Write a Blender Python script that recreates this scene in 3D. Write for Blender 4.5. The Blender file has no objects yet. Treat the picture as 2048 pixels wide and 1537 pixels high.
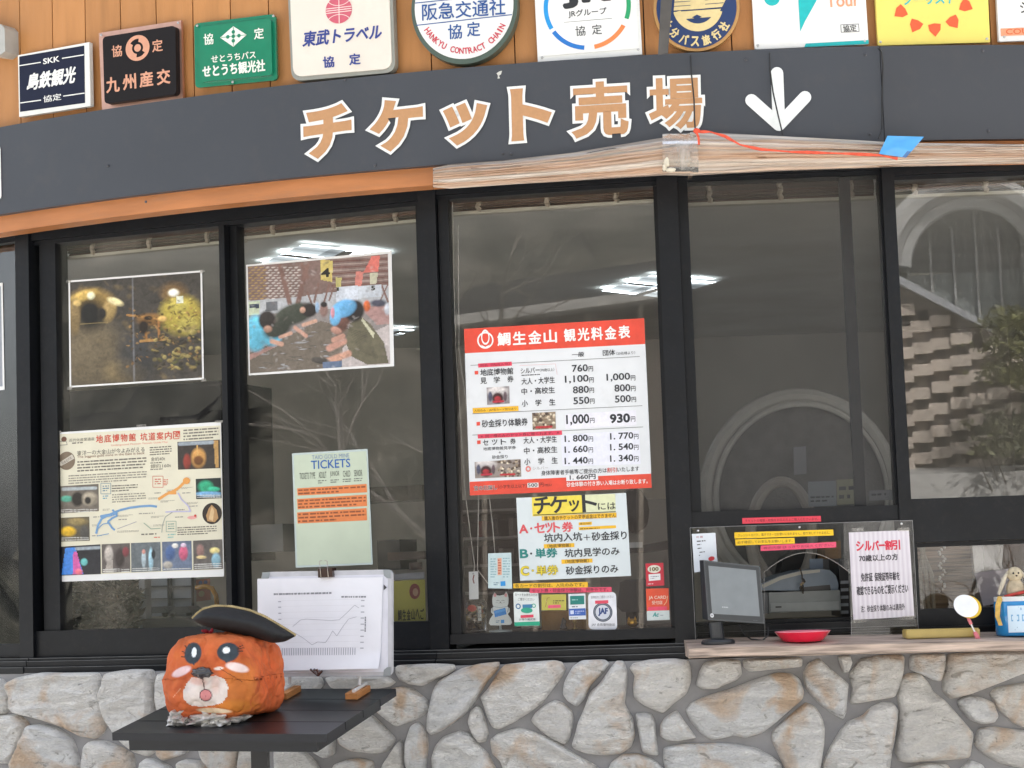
import bpy, bmesh, math, random
import numpy as np
from mathutils import Vector, noise as mnoise
random.seed(7); rng = np.random.default_rng(11)
SC = bpy.context.scene
COL = SC.collection
# ------------------------------------------------------------------ camera, sky, sun, exposure
FPX, PITCH, ROLL, EYE = 4000.0, math.radians(5.3), math.radians(2.0), 1.35
fw = np.array([0, math.cos(PITCH), math.sin(PITCH)])
r0 = np.array([1.0, 0, 0]); u0 = np.array([0, -math.sin(PITCH), math.cos(PITCH)])
upv = u0*math.cos(ROLL) + r0*math.sin(ROLL)
rtv = r0*math.cos(ROLL) - u0*math.sin(ROLL)
CAM = np.array([0, 0, EYE])
cd = bpy.data.cameras.new('camera'); cam = bpy.data.objects.new('camera', cd); COL.objects.link(cam)
from mathutils import Matrix
cam.matrix_world = Matrix(((rtv[0], upv[0], -fw[0], 0), (rtv[1], upv[1], -fw[1], 0), (rtv[2], upv[2], -fw[2], EYE), (0, 0, 0, 1)))
cd.sensor_fit = 'HORIZONTAL'; cd.sensor_width = 36; cd.lens = 36*FPX/2048; cd.clip_end = 500; cd.clip_start = .05
SC.camera = cam
SUN_EL, SUN_AZ = math.radians(48), math.radians(155)   # azimuth: 0 = behind the camera, 180 = behind the ticket office (its front is in open shade)
w_ = bpy.data.worlds.new('World'); SC.world = w_; w_.use_nodes = True
nt = w_.node_tree; bg = nt.nodes['Background']
sky = nt.nodes.new('ShaderNodeTexSky'); sky.sky_type = 'NISHITA'; sky.sun_disc = False
sky.sun_elevation = SUN_EL; sky.sun_rotation = math.pi - SUN_AZ
sky.air_density = 1.0; sky.dust_density = 4.0; sky.ozone_density = 1.0
hs = nt.nodes.new('ShaderNodeHueSaturation'); hs.inputs['Saturation'].default_value = .38   # thin high cloud takes most of the blue out
nt.links.new(sky.outputs[0], hs.inputs['Color']); nt.links.new(hs.outputs[0], bg.inputs[0]); bg.inputs[1].default_value = 0.15
sl = bpy.data.lights.new('sun', 'SUN'); sl.energy = 3.6; sl.angle = math.radians(1.0); sl.color = (1, .975, .94)
so = bpy.data.objects.new('sun', sl); COL.objects.link(so)
sd = Vector((math.sin(SUN_AZ)*math.cos(SUN_EL), -math.cos(SUN_AZ)*math.cos(SUN_EL), math.sin(SUN_EL)))
so.rotation_euler = sd.to_track_quat('Z', 'Y').to_euler(); so.location = sd*20
SC.view_settings.view_transform = 'Standard'; SC.view_settings.look = 'None'
SC.view_settings.exposure = 1.72; SC.view_settings.gamma = 1
SC.cycles.use_denoising = True
SC.cycles.max_bounces = 8; SC.cycles.transparent_max_bounces = 16; SC.cycles.sample_clamp_indirect = 6

# ------------------------------------------------------------------ surfaces: picture point -> place in the world
class Frame:
    def __init__(s, O, U, V):
        s.O, s.U, s.V = np.array(O, float), np.array(U, float), np.array(V, float)
        s.U /= np.linalg.norm(s.U); s.V /= np.linalg.norm(s.V); s.W = np.cross(s.U, s.V)
    def P(s, u, v, w=0.0):
        u, v, w = np.broadcast_arrays(np.asarray(u, float), v, w)
        return s.O + u[..., None]*s.U + v[..., None]*s.V + w[..., None]*s.W
    def uv(s, x, y, w=0.0):
        d = ray(x, y); k = (np.dot(s.O - CAM, s.W) + w)/np.dot(d, s.W)
        p = CAM + d*np.asarray(k)[..., None] - s.O
        return np.dot(p, s.U), np.dot(p, s.V)
    def px(s, x, y, w=0.0): return s.P(*s.uv(x, y, w), w)
def ray(x, y):
    x = np.asarray(x, float); y = np.asarray(y, float)
    return fw + ((x-1024)/FPX)[..., None]*rtv - ((y-768.5)/FPX)[..., None]*upv
class Cyl:
    def __init__(s, cx, cy, R): s.cx, s.cy, s.R = cx, cy, R
    def P(s, u, v, w=0.0):
        u, v, w = np.broadcast_arrays(np.asarray(u, float), v, w); a = u/s.R
        return np.stack([s.cx+(s.R+w)*np.sin(a), s.cy-(s.R+w)*np.cos(a), v], -1)
    def uv(s, x, y, w=0.0):
        d = ray(x, y); a = d[..., 0]**2+d[..., 1]**2; b = -(d[..., 0]*s.cx+d[..., 1]*s.cy); c = s.cx**2+s.cy**2-(s.R+w)**2
        k = (-b-np.sqrt(np.maximum(b*b-a*c, 0)))/a
        p = d*np.asarray(k)[..., None]
        return np.arctan2(p[..., 0]-s.cx, s.cy-p[..., 1])*s.R, p[..., 2]+EYE
    def px(s, x, y, w=0.0): return s.P(*s.uv(x, y, w), w)
    def tan(s, x, y, w):
        u, v = s.uv(x, y, w); a = float(u)/s.R
        return Frame(s.P(u, v, w), (math.cos(a), math.sin(a), 0), (0, 0, 1))
def wallplane(P, t): return Frame((P[0], P[1], 0), (1, -t, 0), (0, 0, 1))
j = ray(1363., 800.)*5.6/ray(1363., 800.)[1]
FC = wallplane((j[0], 5.6), .02); FB = wallplane((j[0], 5.6), .17)
ja = FB.px(868., 800.); FA = wallplane(ja, .37)
jd = FA.px(48., 800.); FD = wallplane(jd, .58)
CY = Cyl(.8, 5.48+4.75, 4.75)

# ------------------------------------------------------------------ colours
def lin(h):
    h = h.lstrip('#'); v = [int(h[i:i+2], 16)/255 for i in (0, 2, 4)]
    return tuple(x/12.92 if x <= .04045 else ((x+.055)/1.055)**2.4 for x in v)
KA = .95
def c(h, k=1.0): return tuple(min(.88, x*k/KA) for x in lin(h))
BLK, WHT = (.012, .012, .013), (.8, .8, .79)

# ------------------------------------------------------------------ mesh collector
class MB:
    def __init__(s): s.v, s.f, s.c, s.n = [], [], [], 0
    def add(s, verts, faces, col):
        verts = np.asarray(verts, float).reshape(-1, 3); s.v.append(verts)
        multi = isinstance(col, list)
        for i, f in enumerate(faces):
            s.f.append([k+s.n for k in f]); s.c.append(col[i] if multi else col)
        s.n += len(verts); return s
    def build(s, name, m, parent=None, smooth=False):
        v = np.concatenate(s.v); off = np.zeros(3); p = parent
        while p is not None: off += np.array(p.location); p = p.parent
        if parent is None:
            lo, hi = v.min(0), v.max(0); off = np.array([(lo[0]+hi[0])/2, (lo[1]+hi[1])/2, lo[2]])
        me = bpy.data.meshes.new(name); me.from_pydata((v-off).tolist(), [], s.f); me.update()
        at = me.attributes.new('Col', 'FLOAT_COLOR', 'FACE')
        a = np.ones((len(s.f), 4), np.float32); a[:, :3] = np.array(s.c, np.float32).reshape(-1, 3); at.data.foreach_set('color', a.ravel())
        if smooth: me.polygons.foreach_set('use_smooth', [True]*len(s.f))
        o = bpy.data.objects.new(name, me); COL.objects.link(o); me.materials.append(m if not isinstance(m, str) else MAT[m])
        if parent is None: o.location = off
        else: o.parent = parent
        return o
    # shapes -------------------------------------------------
    def box(s, S, u0, u1, v0, v1, w0, w1, col, n=1):
        us = np.linspace(u0, u1, n+1); vs = []
        for u in us:
            for (v, w) in ((v0, w0), (v1, w0), (v1, w1), (v0, w1)): vs.append(S.P(u, v, w))
        F = [(3, 2, 1, 0), tuple(4*n+k for k in range(4))]
        for i in range(n):
            a, b = 4*i, 4*i+4
            for k in range(4): F.append((a+k, a+(k+1) % 4, b+(k+1) % 4, b+k))
        return s.add(vs, F, col)
    def bpx(s, S, x0, y0, x1, y1, w0, w1, col, n=1):
        xm, ym = (x0+x1)/2, (y0+y1)/2
        return s.box(S, S.uv(x0, ym, w1)[0], S.uv(x1, ym, w1)[0], S.uv(xm, y1, w1)[1], S.uv(xm, y0, w1)[1], w0, w1, col, n)
    def prism(s, S, pts, w0, w1, col, back=True):
        """pts: picture points; front face at w1 on surface S, back at w0"""
        p = np.asarray(pts, float); u, v = S.uv(p[:, 0], p[:, 1], w1); n = len(p)
        vs = np.concatenate([S.P(u, v, w1), S.P(u, v, w0)])
        F = [tuple(range(n-1, -1, -1))]
        if back: F.append(tuple(range(n, 2*n)))
        F += [(i, (i+1) % n, n+(i+1) % n, n+i) for i in range(n)]
        return s.add(vs, F, col)
    def flat(s, S, pts, w, col):
        p = np.asarray(pts, float); return s.add(S.px(p[:, 0], p[:, 1], w), [tuple(range(len(p)))], col)
    def tube(s, P, r, col, n=8, caps=True):
        P = [Vector(p) for p in P]; R = r if hasattr(r, '__len__') else [r]*len(P); vs = []; F = []
        t0 = (P[1]-P[0]).normalized(); a = t0.orthogonal().normalized()
        for i, p in enumerate(P):
            t = (P[min(i+1, len(P)-1)]-P[max(i-1, 0)])
            t = t.normalized() if t.length > 1e-9 else t0
            a = (a-t*a.dot(t)).normalized(); b = t.cross(a)
            for k in range(n):
                q = p+(a*math.cos(2*math.pi*k/n)+b*math.sin(2*math.pi*k/n))*R[i]; vs.append(tuple(q))
        for i in range(len(P)-1):
            for k in range(n): F.append((i*n+k, i*n+(k+1) % n, (i+1)*n+(k+1) % n, (i+1)*n+k))
        if caps: F += [tuple(range(n-1, -1, -1)), tuple(range((len(P)-1)*n, len(P)*n))]
        return s.add(vs, F, col)
    def lathe(s, O, prof, col, n=24, sx=1, sy=1, ax=None):
        """prof: list of (r, z); col one or per-ring list"""
        O = Vector(O); vs = []; F = []; cc = []
        X, Y, Z = (Vector((1, 0, 0)), Vector((0, 1, 0)), Vector((0, 0, 1))) if ax is None else ax
        for (r, z) in prof:
            for k in range(n):
                a = 2*math.pi*k/n; vs.append(tuple(O+X*(r*math.cos(a)*sx)+Y*(r*math.sin(a)*sy)+Z*z))
        for i in range(len(prof)-1):
            for k in range(n):
                F.append((i*n+k, i*n+(k+1) % n, (i+1)*n+(k+1) % n, (i+1)*n+k)); cc.append(col[i] if isinstance(col, list) else col)
        F += [tuple(range(n-1, -1, -1)), tuple(range((len(prof)-1)*n, len(prof)*n))]
        cc += [cc[0], cc[-1]]
        return s.add(vs, F, cc)
    def blob(s, O, rad, col, n=14, amp=.15, fr=3, seed=0, ax=None):
        O = Vector(O); vs = []; F = []; m = n*2
        X, Y, Z = (Vector((1, 0, 0)), Vector((0, 1, 0)), Vector((0, 0, 1))) if ax is None else ax
        for i in range(n+1):
            th = math.pi*i/n
            for k in range(m):
                ph = 2*math.pi*k/m; d = Vector((math.sin(th)*math.cos(ph), math.sin(th)*math.sin(ph), math.cos(th)))
                q = 1+amp*mnoise.noise(d*fr+Vector((seed*7.3, 0, 0)))
                vs.append(tuple(O+X*(d.x*rad[0]*q)+Y*(d.y*rad[1]*q)+Z*(d.z*rad[2]*q)))
        for i in range(n):
            for k in range(m): F.append((i*m+k, i*m+(k+1) % m, (i+1)*m+(k+1) % m, (i+1)*m+k))
        return s.add(vs, F, col)

def wbox(mb, x0, x1, y0, y1, z0, z1, col):
    f = Frame((0, 0, 0), (1, 0, 0), (0, 0, 1)); return mb.box(f, x0, x1, z0, z1, -y1, -y0, col)

# ------------------------------------------------------------------ objects
def tag(o, label, cat, group=None, kind=None):
    if label: o['label'] = label
    if cat: o['category'] = cat
    if group: o['group'] = group
    if kind: o['kind'] = kind
    return o
def thing(name, label, cat, loc=(0, 0, 0), group=None):
    o = bpy.data.objects.new(name, None); COL.objects.link(o); o.empty_display_size = .05
    o.location = Vector([float(x) for x in loc]); return tag(o, label, cat, group)

# ------------------------------------------------------------------ materials
MAT = {}
def nodes(name):
    m = bpy.data.materials.new(name); m.use_nodes = True; MAT[name] = m
    n = m.node_tree; return m, n, n.nodes['Principled BSDF'], n.links
def mk(n, t, **k):
    x = n.nodes.new('ShaderNode'+t)
    for a, b in k.items():
        if a.startswith('i_'):
            x.inputs[int(a[2:])].default_value = b
        else: setattr(x, a, b)
    return x
def attr_mat(name, rough=.5, var=.06, scale=30, bump=0, bscale=200, metal=0, coat=0, stretch=None, spec=.5, dirt=0, dscale=6, sss=0):
    m, n, p, L = nodes(name)
    at = mk(n, 'Attribute', attribute_name='Col'); co = mk(n, 'TexCoord'); src = co.outputs['Object']
    if stretch:
        mp = mk(n, 'Mapping'); mp.inputs['Scale'].default_value = stretch; L.new(src, mp.inputs[0]); src = mp.outputs[0]
    no = mk(n, 'TexNoise'); no.inputs['Scale'].default_value = scale; no.inputs['Detail'].default_value = 5; L.new(src, no.inputs['Vector'])
    mr = mk(n, 'MapRange'); mr.inputs[1].default_value = .3; mr.inputs[2].default_value = .7; mr.inputs[3].default_value = 1-var*1.5; mr.inputs[4].default_value = 1+var
    L.new(no.outputs[0], mr.inputs[0])
    vm = mk(n, 'VectorMath', operation='SCALE'); L.new(at.outputs['Color'], vm.inputs[0]); L.new(mr.outputs[0], vm.inputs['Scale'])
    out = vm.outputs[0]
    if dirt:
        n2 = mk(n, 'TexNoise'); n2.inputs['Scale'].default_value = dscale; n2.inputs['Detail'].default_value = 8; n2.inputs['Roughness'].default_value = .7; L.new(src, n2.inputs['Vector'])
        r2 = mk(n, 'MapRange'); r2.inputs[1].default_value = .52; r2.inputs[2].default_value = .75; r2.inputs[3].default_value = 0; r2.inputs[4].default_value = dirt; L.new(n2.outputs[0], r2.inputs[0])
        mx = mk(n, 'Mix', data_type='RGBA'); L.new(r2.outputs[0], mx.inputs[0]); L.new(out, mx.inputs[6]); mx.inputs[7].default_value = (.16, .13, .1, 1); out = mx.outputs[2]
    L.new(out, p.inputs['Base Color'])
    p.inputs['Roughness'].default_value = rough; p.inputs['Metallic'].default_value = metal; p.inputs['Specular IOR Level'].default_value = spec
    p.inputs['Coat Weight'].default_value = coat
    if sss: p.inputs['Subsurface Weight'].default_value = sss; p.inputs['Subsurface Scale'].default_value = .01
    if bump:
        b = mk(n, 'Bump'); b.inputs['Strength'].default_value = bump; b.inputs['Distance'].default_value = .004
        n3 = mk(n, 'TexNoise'); n3.inputs['Scale'].default_value = bscale; n3.inputs['Detail'].default_value = 6; L.new(src, n3.inputs['Vector'])
        L.new(n3.outputs[0], b.inputs['Height']); L.new(b.outputs[0], p.inputs['Normal'])
    return m
attr_mat('paper', .55, .03, 12, .05, 60)
attr_mat('ink', .5, .04, 90)
attr_mat('enamel', .28, .03, 8, coat=.3, dirt=.12, dscale=9)
attr_mat('enamel_ink', .35, .06, 40, dirt=.08, dscale=30)
attr_mat('photo', .3, .05, 120)
attr_mat('painted_wood', .55, .10, 3, .25, 40, stretch=(9, 9, 1.2), dirt=.18, dscale=3)
attr_mat('trim_wood', .5, .12, 4, .2, 30, stretch=(1, 1, 6), dirt=.3, dscale=5)
attr_mat('band_metal', .45, .05, 2.2, .03, 4, spec=.35, dirt=.10, dscale=14)
attr_mat('frame_metal', .42, .16, 14, .04, 60, dirt=.06, dscale=60, spec=.28)
attr_mat('metal', .35, .1, 20, metal=.8)
attr_mat('gold', .28, .1, 30, metal=1)
attr_mat('plastic', .35, .05, 30, spec=.5)
attr_mat('shiny', .15, .04, 30, coat=.6)
attr_mat('matte', .8, .12, 25, .3, 120)
attr_mat('raw_wood', .7, .42, 9, .5, 30, stretch=(.7, 8, 16), dirt=.55, dscale=5)
attr_mat('block_wood', .6, .15, 30, .2, 60, stretch=(2, 1, 8))
attr_mat('table_paint', .33, .12, 20, .06, 40, stretch=(1, 6, 6), spec=.4)
attr_mat('papier', .75, .14, 22, .35, 40, spec=.25, dirt=.06, dscale=30)
attr_mat('dull_plate', .5, .05, 30, spec=.18)
attr_mat('felt', .7, .2, 60, .3, 300)
attr_mat('room', .85, .08, 2)
attr_mat('leaf', .5, .3, 20)
attr_mat('ground', .9, .2, 3, .4, 30)
attr_mat('foilm', .35, .25, 40, .6, 60, metal=.35)
attr_mat('mortar', .9, .10, 9, .35, 120, dirt=.15, dscale=7)
def stone_mat():
    m, n, p, L = nodes('stone')
    at = mk(n, 'Attribute', attribute_name='Col'); tint = mk(n, 'Attribute', attribute_name='Dir')
    co = mk(n, 'TexCoord'); ad = mk(n, 'VectorMath', operation='ADD'); L.new(co.outputs['Object'], ad.inputs[0]); L.new(tint.outputs['Vector'], ad.inputs[1])
    mp = mk(n, 'Mapping'); mp.inputs['Scale'].default_value = (3.2, 3.2, 8); mp.inputs['Rotation'].default_value = (0, .45, 0); L.new(ad.outputs[0], mp.inputs[0])
    wa = mk(n, 'TexNoise'); wa.inputs['Scale'].default_value = 4.5; wa.inputs['Detail'].default_value = 12; wa.inputs['Roughness'].default_value = .68; wa.inputs['Distortion'].default_value = .9; L.new(mp.outputs[0], wa.inputs['Vector'])
    fine = mk(n, 'TexNoise'); fine.inputs['Scale'].default_value = 22; fine.inputs['Detail'].default_value = 8; fine.inputs['Distortion'].default_value = 1.2; L.new(mp.outputs[0], fine.inputs['Vector'])
    pat = mk(n, 'TexNoise'); pat.inputs['Scale'].default_value = 7; pat.inputs['Detail'].default_value = 5; pat.inputs['Distortion'].default_value = .6; L.new(ad.outputs[0], pat.inputs['Vector'])
    r = mk(n, 'ValToRGB'); e = r.color_ramp.elements; e[0].position = .52; e[0].color = (0, 0, 0, 1); e[1].position = .68; e[1].color = (1, 1, 1, 1); L.new(pat.outputs[0], r.inputs[0])
    mx = mk(n, 'Mix', data_type='RGBA'); L.new(r.outputs[0], mx.inputs[0]); L.new(at.outputs['Color'], mx.inputs[6]); mx.inputs[7].default_value = (.74, .55, .39, 1)
    # dark pits and cracks: colour multiplied darker where the coarse noise dips
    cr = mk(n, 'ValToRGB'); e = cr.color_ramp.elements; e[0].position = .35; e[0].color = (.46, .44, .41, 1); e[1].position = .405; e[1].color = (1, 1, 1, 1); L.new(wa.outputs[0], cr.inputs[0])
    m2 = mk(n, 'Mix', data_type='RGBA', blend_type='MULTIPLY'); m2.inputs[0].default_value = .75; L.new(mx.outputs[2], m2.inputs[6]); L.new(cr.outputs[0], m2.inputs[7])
    vr = mk(n, 'MapRange'); vr.inputs[1].default_value = .3; vr.inputs[2].default_value = .7; vr.inputs[3].default_value = .92; vr.inputs[4].default_value = 1.10; L.new(fine.outputs[0], vr.inputs[0])
    sc = mk(n, 'VectorMath', operation='SCALE'); L.new(m2.outputs[2], sc.inputs[0]); L.new(vr.outputs[0], sc.inputs['Scale'])
    L.new(sc.outputs[0], p.inputs['Base Color']); p.inputs['Roughness'].default_value = .8
    ma = mk(n, 'Math', operation='MULTIPLY_ADD'); L.new(fine.outputs[0], ma.inputs[0]); ma.inputs[1].default_value = .3; L.new(wa.outputs[0], ma.inputs[2])
    wv = mk(n, 'TexWave', wave_type='BANDS', bands_direction='Z', wave_profile='SAW'); wv.inputs['Scale'].default_value = 1.7; wv.inputs['Distortion'].default_value = 9; wv.inputs['Detail'].default_value = 5; wv.inputs['Detail Scale'].default_value = 1.6; wv.inputs['Detail Roughness'].default_value = .62; L.new(mp.outputs[0], wv.inputs['Vector'])
    mb2 = mk(n, 'Math', operation='MULTIPLY_ADD'); L.new(wv.outputs['Fac'], mb2.inputs[0]); mb2.inputs[1].default_value = .22; L.new(ma.outputs[0], mb2.inputs[2]); ma = mb2
    b = mk(n, 'Bump'); b.inputs['Strength'].default_value = 1.0; b.inputs['Distance'].default_value = .036; L.new(ma.outputs[0], b.inputs['Height']); L.new(b.outputs[0], p.inputs['Normal'])
stone_mat()
def glass_mat(name, base, mul, tint=(1, 1, 1), rough=0.0, smear=.02):
    m, n, p, L = nodes(name); n.nodes.remove(p); out = n.nodes['Material Output']
    fr = mk(n, 'Fresnel'); fr.inputs[0].default_value = 1.5
    ma = mk(n, 'Math', operation='MULTIPLY_ADD', use_clamp=True); L.new(fr.outputs[0], ma.inputs[0]); ma.inputs[1].default_value = mul; ma.inputs[2].default_value = base
    tr = mk(n, 'BsdfTransparent'); tr.inputs[0].default_value = (*tint, 1); gl = mk(n, 'BsdfGlossy'); gl.inputs['Roughness'].default_value = rough
    mx = mk(n, 'MixShader'); L.new(ma.outputs[0], mx.inputs[0]); L.new(tr.outputs[0], mx.inputs[1]); L.new(gl.outputs[0], mx.inputs[2])
    if smear:   # dust and wipe marks on the pane
        co = mk(n, 'TexCoord'); mp = mk(n, 'Mapping'); mp.inputs['Rotation'].default_value = (0, .6, 0); mp.inputs['Scale'].default_value = (3, 3, .8); L.new(co.outputs['Object'], mp.inputs[0])
        no = mk(n, 'TexNoise'); no.inputs['Scale'].default_value = 5; no.inputs['Detail'].default_value = 9; no.inputs['Roughness'].default_value = .75; L.new(mp.outputs[0], no.inputs['Vector'])
        mr = mk(n, 'MapRange'); mr.inputs[1].default_value = .42; mr.inputs[2].default_value = .8; mr.inputs[3].default_value = smear*.4; mr.inputs[4].default_value = smear*4; L.new(no.outputs[0], mr.inputs[0])
        df = mk(n, 'BsdfDiffuse'); df.inputs[0].default_value = (.6, .58, .54, 1)
        m2 = mk(n, 'MixShader'); L.new(mr.outputs[0], m2.inputs[0]); L.new(mx.outputs[0], m2.inputs[1]); L.new(df.outputs[0], m2.inputs[2]); L.new(m2.outputs[0], out.inputs[0])
    else: L.new(mx.outputs[0], out.inputs[0])
glass_mat('glass', .008, .75, smear=.008)
glass_mat('glass_bright', .035, .8, smear=.010)
glass_mat('glass_side', .10, .9, smear=.010)
glass_mat('acrylic', .005, .6, smear=.006)
glass_mat('clearfilm', .05, 2.0, (.93, .93, .95), .12, .10)
glass_mat('tapefilm', .02, 1.0, (.92, .9, .86), .2, .22)
def screen_mat():
    m, n, p, L = nodes('screenmesh'); out = n.nodes['Material Output']
    tr = mk(n, 'BsdfTransparent'); mx = mk(n, 'MixShader'); mx.inputs[0].default_value = .27
    p.inputs['Base Color'].default_value = (.085, .083, .08, 1); p.inputs['Roughness'].default_value = .8
    L.new(tr.outputs[0], mx.inputs[1]); L.new(p.outputs[0], mx.inputs[2]); L.new(mx.outputs[0], out.inputs[0])
screen_mat()
def film_roll_mat():
    m, n, p, L = nodes('rolled_film'); at = mk(n, 'Attribute', attribute_name='Col')
    L.new(at.outputs['Color'], p.inputs['Base Color']); p.inputs['Roughness'].default_value = .2; p.inputs['Coat Weight'].default_value = .6
    out = n.nodes['Material Output']; tr = mk(n, 'BsdfTransparent'); mx = mk(n, 'MixShader'); mx.inputs[0].default_value = .8
    L.new(tr.outputs[0], mx.inputs[1]); L.new(p.outputs[0], mx.inputs[2]); L.new(mx.outputs[0], out.inputs[0])
film_roll_mat()
def emit_mat(name, st):
    m, n, p, L = nodes(name); at = mk(n, 'Attribute', attribute_name='Col'); L.new(at.outputs['Color'], p.inputs['Emission Color']); p.inputs['Emission Strength'].default_value = st
    L.new(at.outputs['Color'], p.inputs['Base Color'])
emit_mat('lamp', 8.0)
def forest_mat():
    m, n, p, L = nodes('forest'); co = mk(n, 'TexCoord')
    a = mk(n, 'TexNoise'); a.inputs['Scale'].default_value = .55; a.inputs['Detail'].default_value = 12; a.inputs['Roughness'].default_value = .75; L.new(co.outputs['Object'], a.inputs['Vector'])
    r = mk(n, 'ValToRGB'); e = r.color_ramp.elements; e[0].position = .38; e[0].color = (.02, .024, .015, 1); e[1].position = .68; e[1].color = (.21, .19, .155, 1)
    q = r.color_ramp.elements.new(.52); q.color = (.066, .064, .048, 1)
    L.new(a.outputs[0], r.inputs[0]); L.new(r.outputs[0], p.inputs['Base Color']); p.inputs['Roughness'].default_value = .9
forest_mat()

# ------------------------------------------------------------------ lettering
_gl = {}
def glyphs(s, bold=0, shear=0, res=3):
    k = (s, bold, shear, res)
    if k not in _gl:
        cu = bpy.data.curves.new('t', 'FONT'); cu.body = s; cu.offset = bold; cu.shear = shear; cu.resolution_u = res
        o = bpy.data.objects.new('t', cu); COL.objects.link(o)
        dg = bpy.context.evaluated_depsgraph_get(); dg.update()
        me = bpy.data.meshes.new_from_object(o.evaluated_get(dg))
        v = np.zeros(len(me.vertices)*3); me.vertices.foreach_get('co', v); v = v.reshape(-1, 3)[:, :2]
        f = [tuple(p.vertices) for p in me.polygons]
        bpy.data.objects.remove(o); bpy.data.curves.remove(cu); bpy.data.meshes.remove(me)
        lo, hi = v.min(0), v.max(0); _gl[k] = ((v-(lo+hi)/2)/np.maximum(hi-lo, 1e-6), f)
    return _gl[k]
class Q:
    """a flat thing seen in the photograph: quad TL,TR,BR,BL (in enlarged-view coordinates ox,oy,scale) lying on surface S at height w"""
    def __init__(s, S, w, quad, zoom=(0, 0, 1)):
        s.S, s.w, s.z = S, w, zoom; s.q = np.array(quad, float); s.k = 0
    def img(s, p):
        p = np.asarray(p, float); return p/s.z[2]+np.array(s.z[:2])
    def wl(s, p, dw=0.0):
        i = s.img(p); return s.S.px(i[..., 0], i[..., 1], s.w+dw)
    def dirs(s, cx, cy):
        a, b, cc, d = s.q; h = (cy-a[1])/max(1, d[1]-a[1]); g = (cx-a[0])/max(1, b[0]-a[0])
        ex = (b-a)*(1-h)+(cc-d)*h; ey = (d-a)*(1-g)+(cc-b)*g
        return ex/abs(ex[0]), ey/abs(ey[1])
    def rq(s, r=0, n=5, quad=None):
        q = s.q if quad is None else np.array(quad, float)
        if not r: return q
        out = []
        for i in range(4):
            p, a, b = q[i], q[i-1], q[(i+1) % 4]; da = (a-p)/np.linalg.norm(a-p)*r; db = (b-p)/np.linalg.norm(b-p)*r
            for k in range(n+1):
                t = k/n; out.append((p+da)*(1-t)**2+2*p*t*(1-t)+(p+db)*t*t)
        return np.array(out)
    def body(s, mb, th, col, r=0, quad=None, w0=0.0):
        return mb.prism(s.S, s.img(s.rq(r, quad=quad)), s.w+w0, s.w+w0+th, col)
    def poly(s, mb, pts, col, dw): return mb.add(s.wl(np.array(pts, float), dw), [tuple(range(len(pts)))], col)
    def outlined(s, mb, cx, cy, w, h, st, col, dw, e, bold=.012):
        """one glyph with a mitred border of e picture units round its contour"""
        v, f = glyphs(st, bold, 0, 4); ex, ey = s.dirs(cx, cy); key = {}; idx = []
        for p in v: idx.append(key.setdefault((round(p[0], 4), round(p[1], 4)), len(key)))
        loc = np.zeros((len(key), 2))
        for p, i in zip(v, idx): loc[i] = (p[0]*w, -p[1]*h)
        F = [tuple(idx[i] for i in q) for q in f]; F = [q for q in F if len(set(q)) == len(q)]; E = {}
        for q in F:
            ar = sum(loc[q[i-1]][0]*loc[q[i]][1]-loc[q[i]][0]*loc[q[i-1]][1] for i in range(len(q)))
            if ar < 0: q = q[::-1]
            for i in range(len(q)): E[(q[i], q[(i+1) % len(q)])] = 1
        B = [(a, b) for (a, b) in E if (b, a) not in E]; nxt = {a: b for a, b in B}; prv = {b: a for a, b in B}
        W = lambda P: np.array([cx, cy])+np.asarray(P)[..., :1]*ex+np.asarray(P)[..., 1:]*ey
        mb.add(s.wl(W(loc), dw), F, col)
        def nrm(a, b): d = loc[b]-loc[a]; L = np.linalg.norm(d)+1e-9; return np.array([d[1], -d[0]])/L
        for k, (a, b) in enumerate(B):
            n = nrm(a, b); pts = []
            for (m, o) in ((a, nrm(prv[a], a) if a in prv else n), (b, nrm(b, nxt[b]) if b in nxt else n)):
                mm = n+o; q = mm/max(.35, 1+float(n@o)); L = np.linalg.norm(q)
                if L > 1.9: q = q/L*1.9
                pts.append(loc[m]+q*e)
            mb.add(s.wl(W(np.array([loc[a], loc[b], pts[1], pts[0]])), dw+((k % 9)+1)*2.5e-5), [(0, 1, 2, 3)], col)
    def rect(s, mb, x0, y0, x1, y1, col, dw, n=1):
        cx, cy = (x0+x1)/2, (y0+y1)/2; ex, ey = s.dirs(cx, cy); c0 = np.array([cx, cy])
        return s.poly(mb, [c0+ex*a*(x1-x0)/2+ey*b*(y1-y0)/2 for a, b in ((-1, -1), (1, -1), (1, 1), (-1, 1))], col, dw)
    def line(s, mb, pts, th, col, dw):
        pts = [np.array(p, float) for p in pts]
        for a, b in zip(pts[:-1], pts[1:]):
            d = b-a; L = np.linalg.norm(d)
            if L < 1e-6: continue
            nn = np.array([-d[1], d[0]])/L*th/2; s.k += 1; s.poly(mb, [a-nn, b-nn, b+nn, a+nn], col, dw+(s.k % 7)*3e-5)
    def ell(s, mb, cx, cy, rx, ry, col, dw, n=28, a0=0, a1=360, inner=None):
        ex, ey = s.dirs(cx, cy); A = np.radians(np.linspace(a0, a1, n+1))
        if inner is None:
            P = [np.array([cx, cy])+ex*rx*math.cos(a)+ey*ry*math.sin(a) for a in (A[:-1] if a1-a0 >= 360 else A)]
            return s.poly(mb, P, col, dw)
        P = [np.array([cx, cy])+ex*rx*k*math.cos(a)+ey*ry*k*math.sin(a) for a in A for k in (inner, 1)]
        return mb.add(s.wl(np.array(P), dw), [(2*i, 2*i+1, 2*i+3, 2*i+2) for i in range(n)], col)
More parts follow.
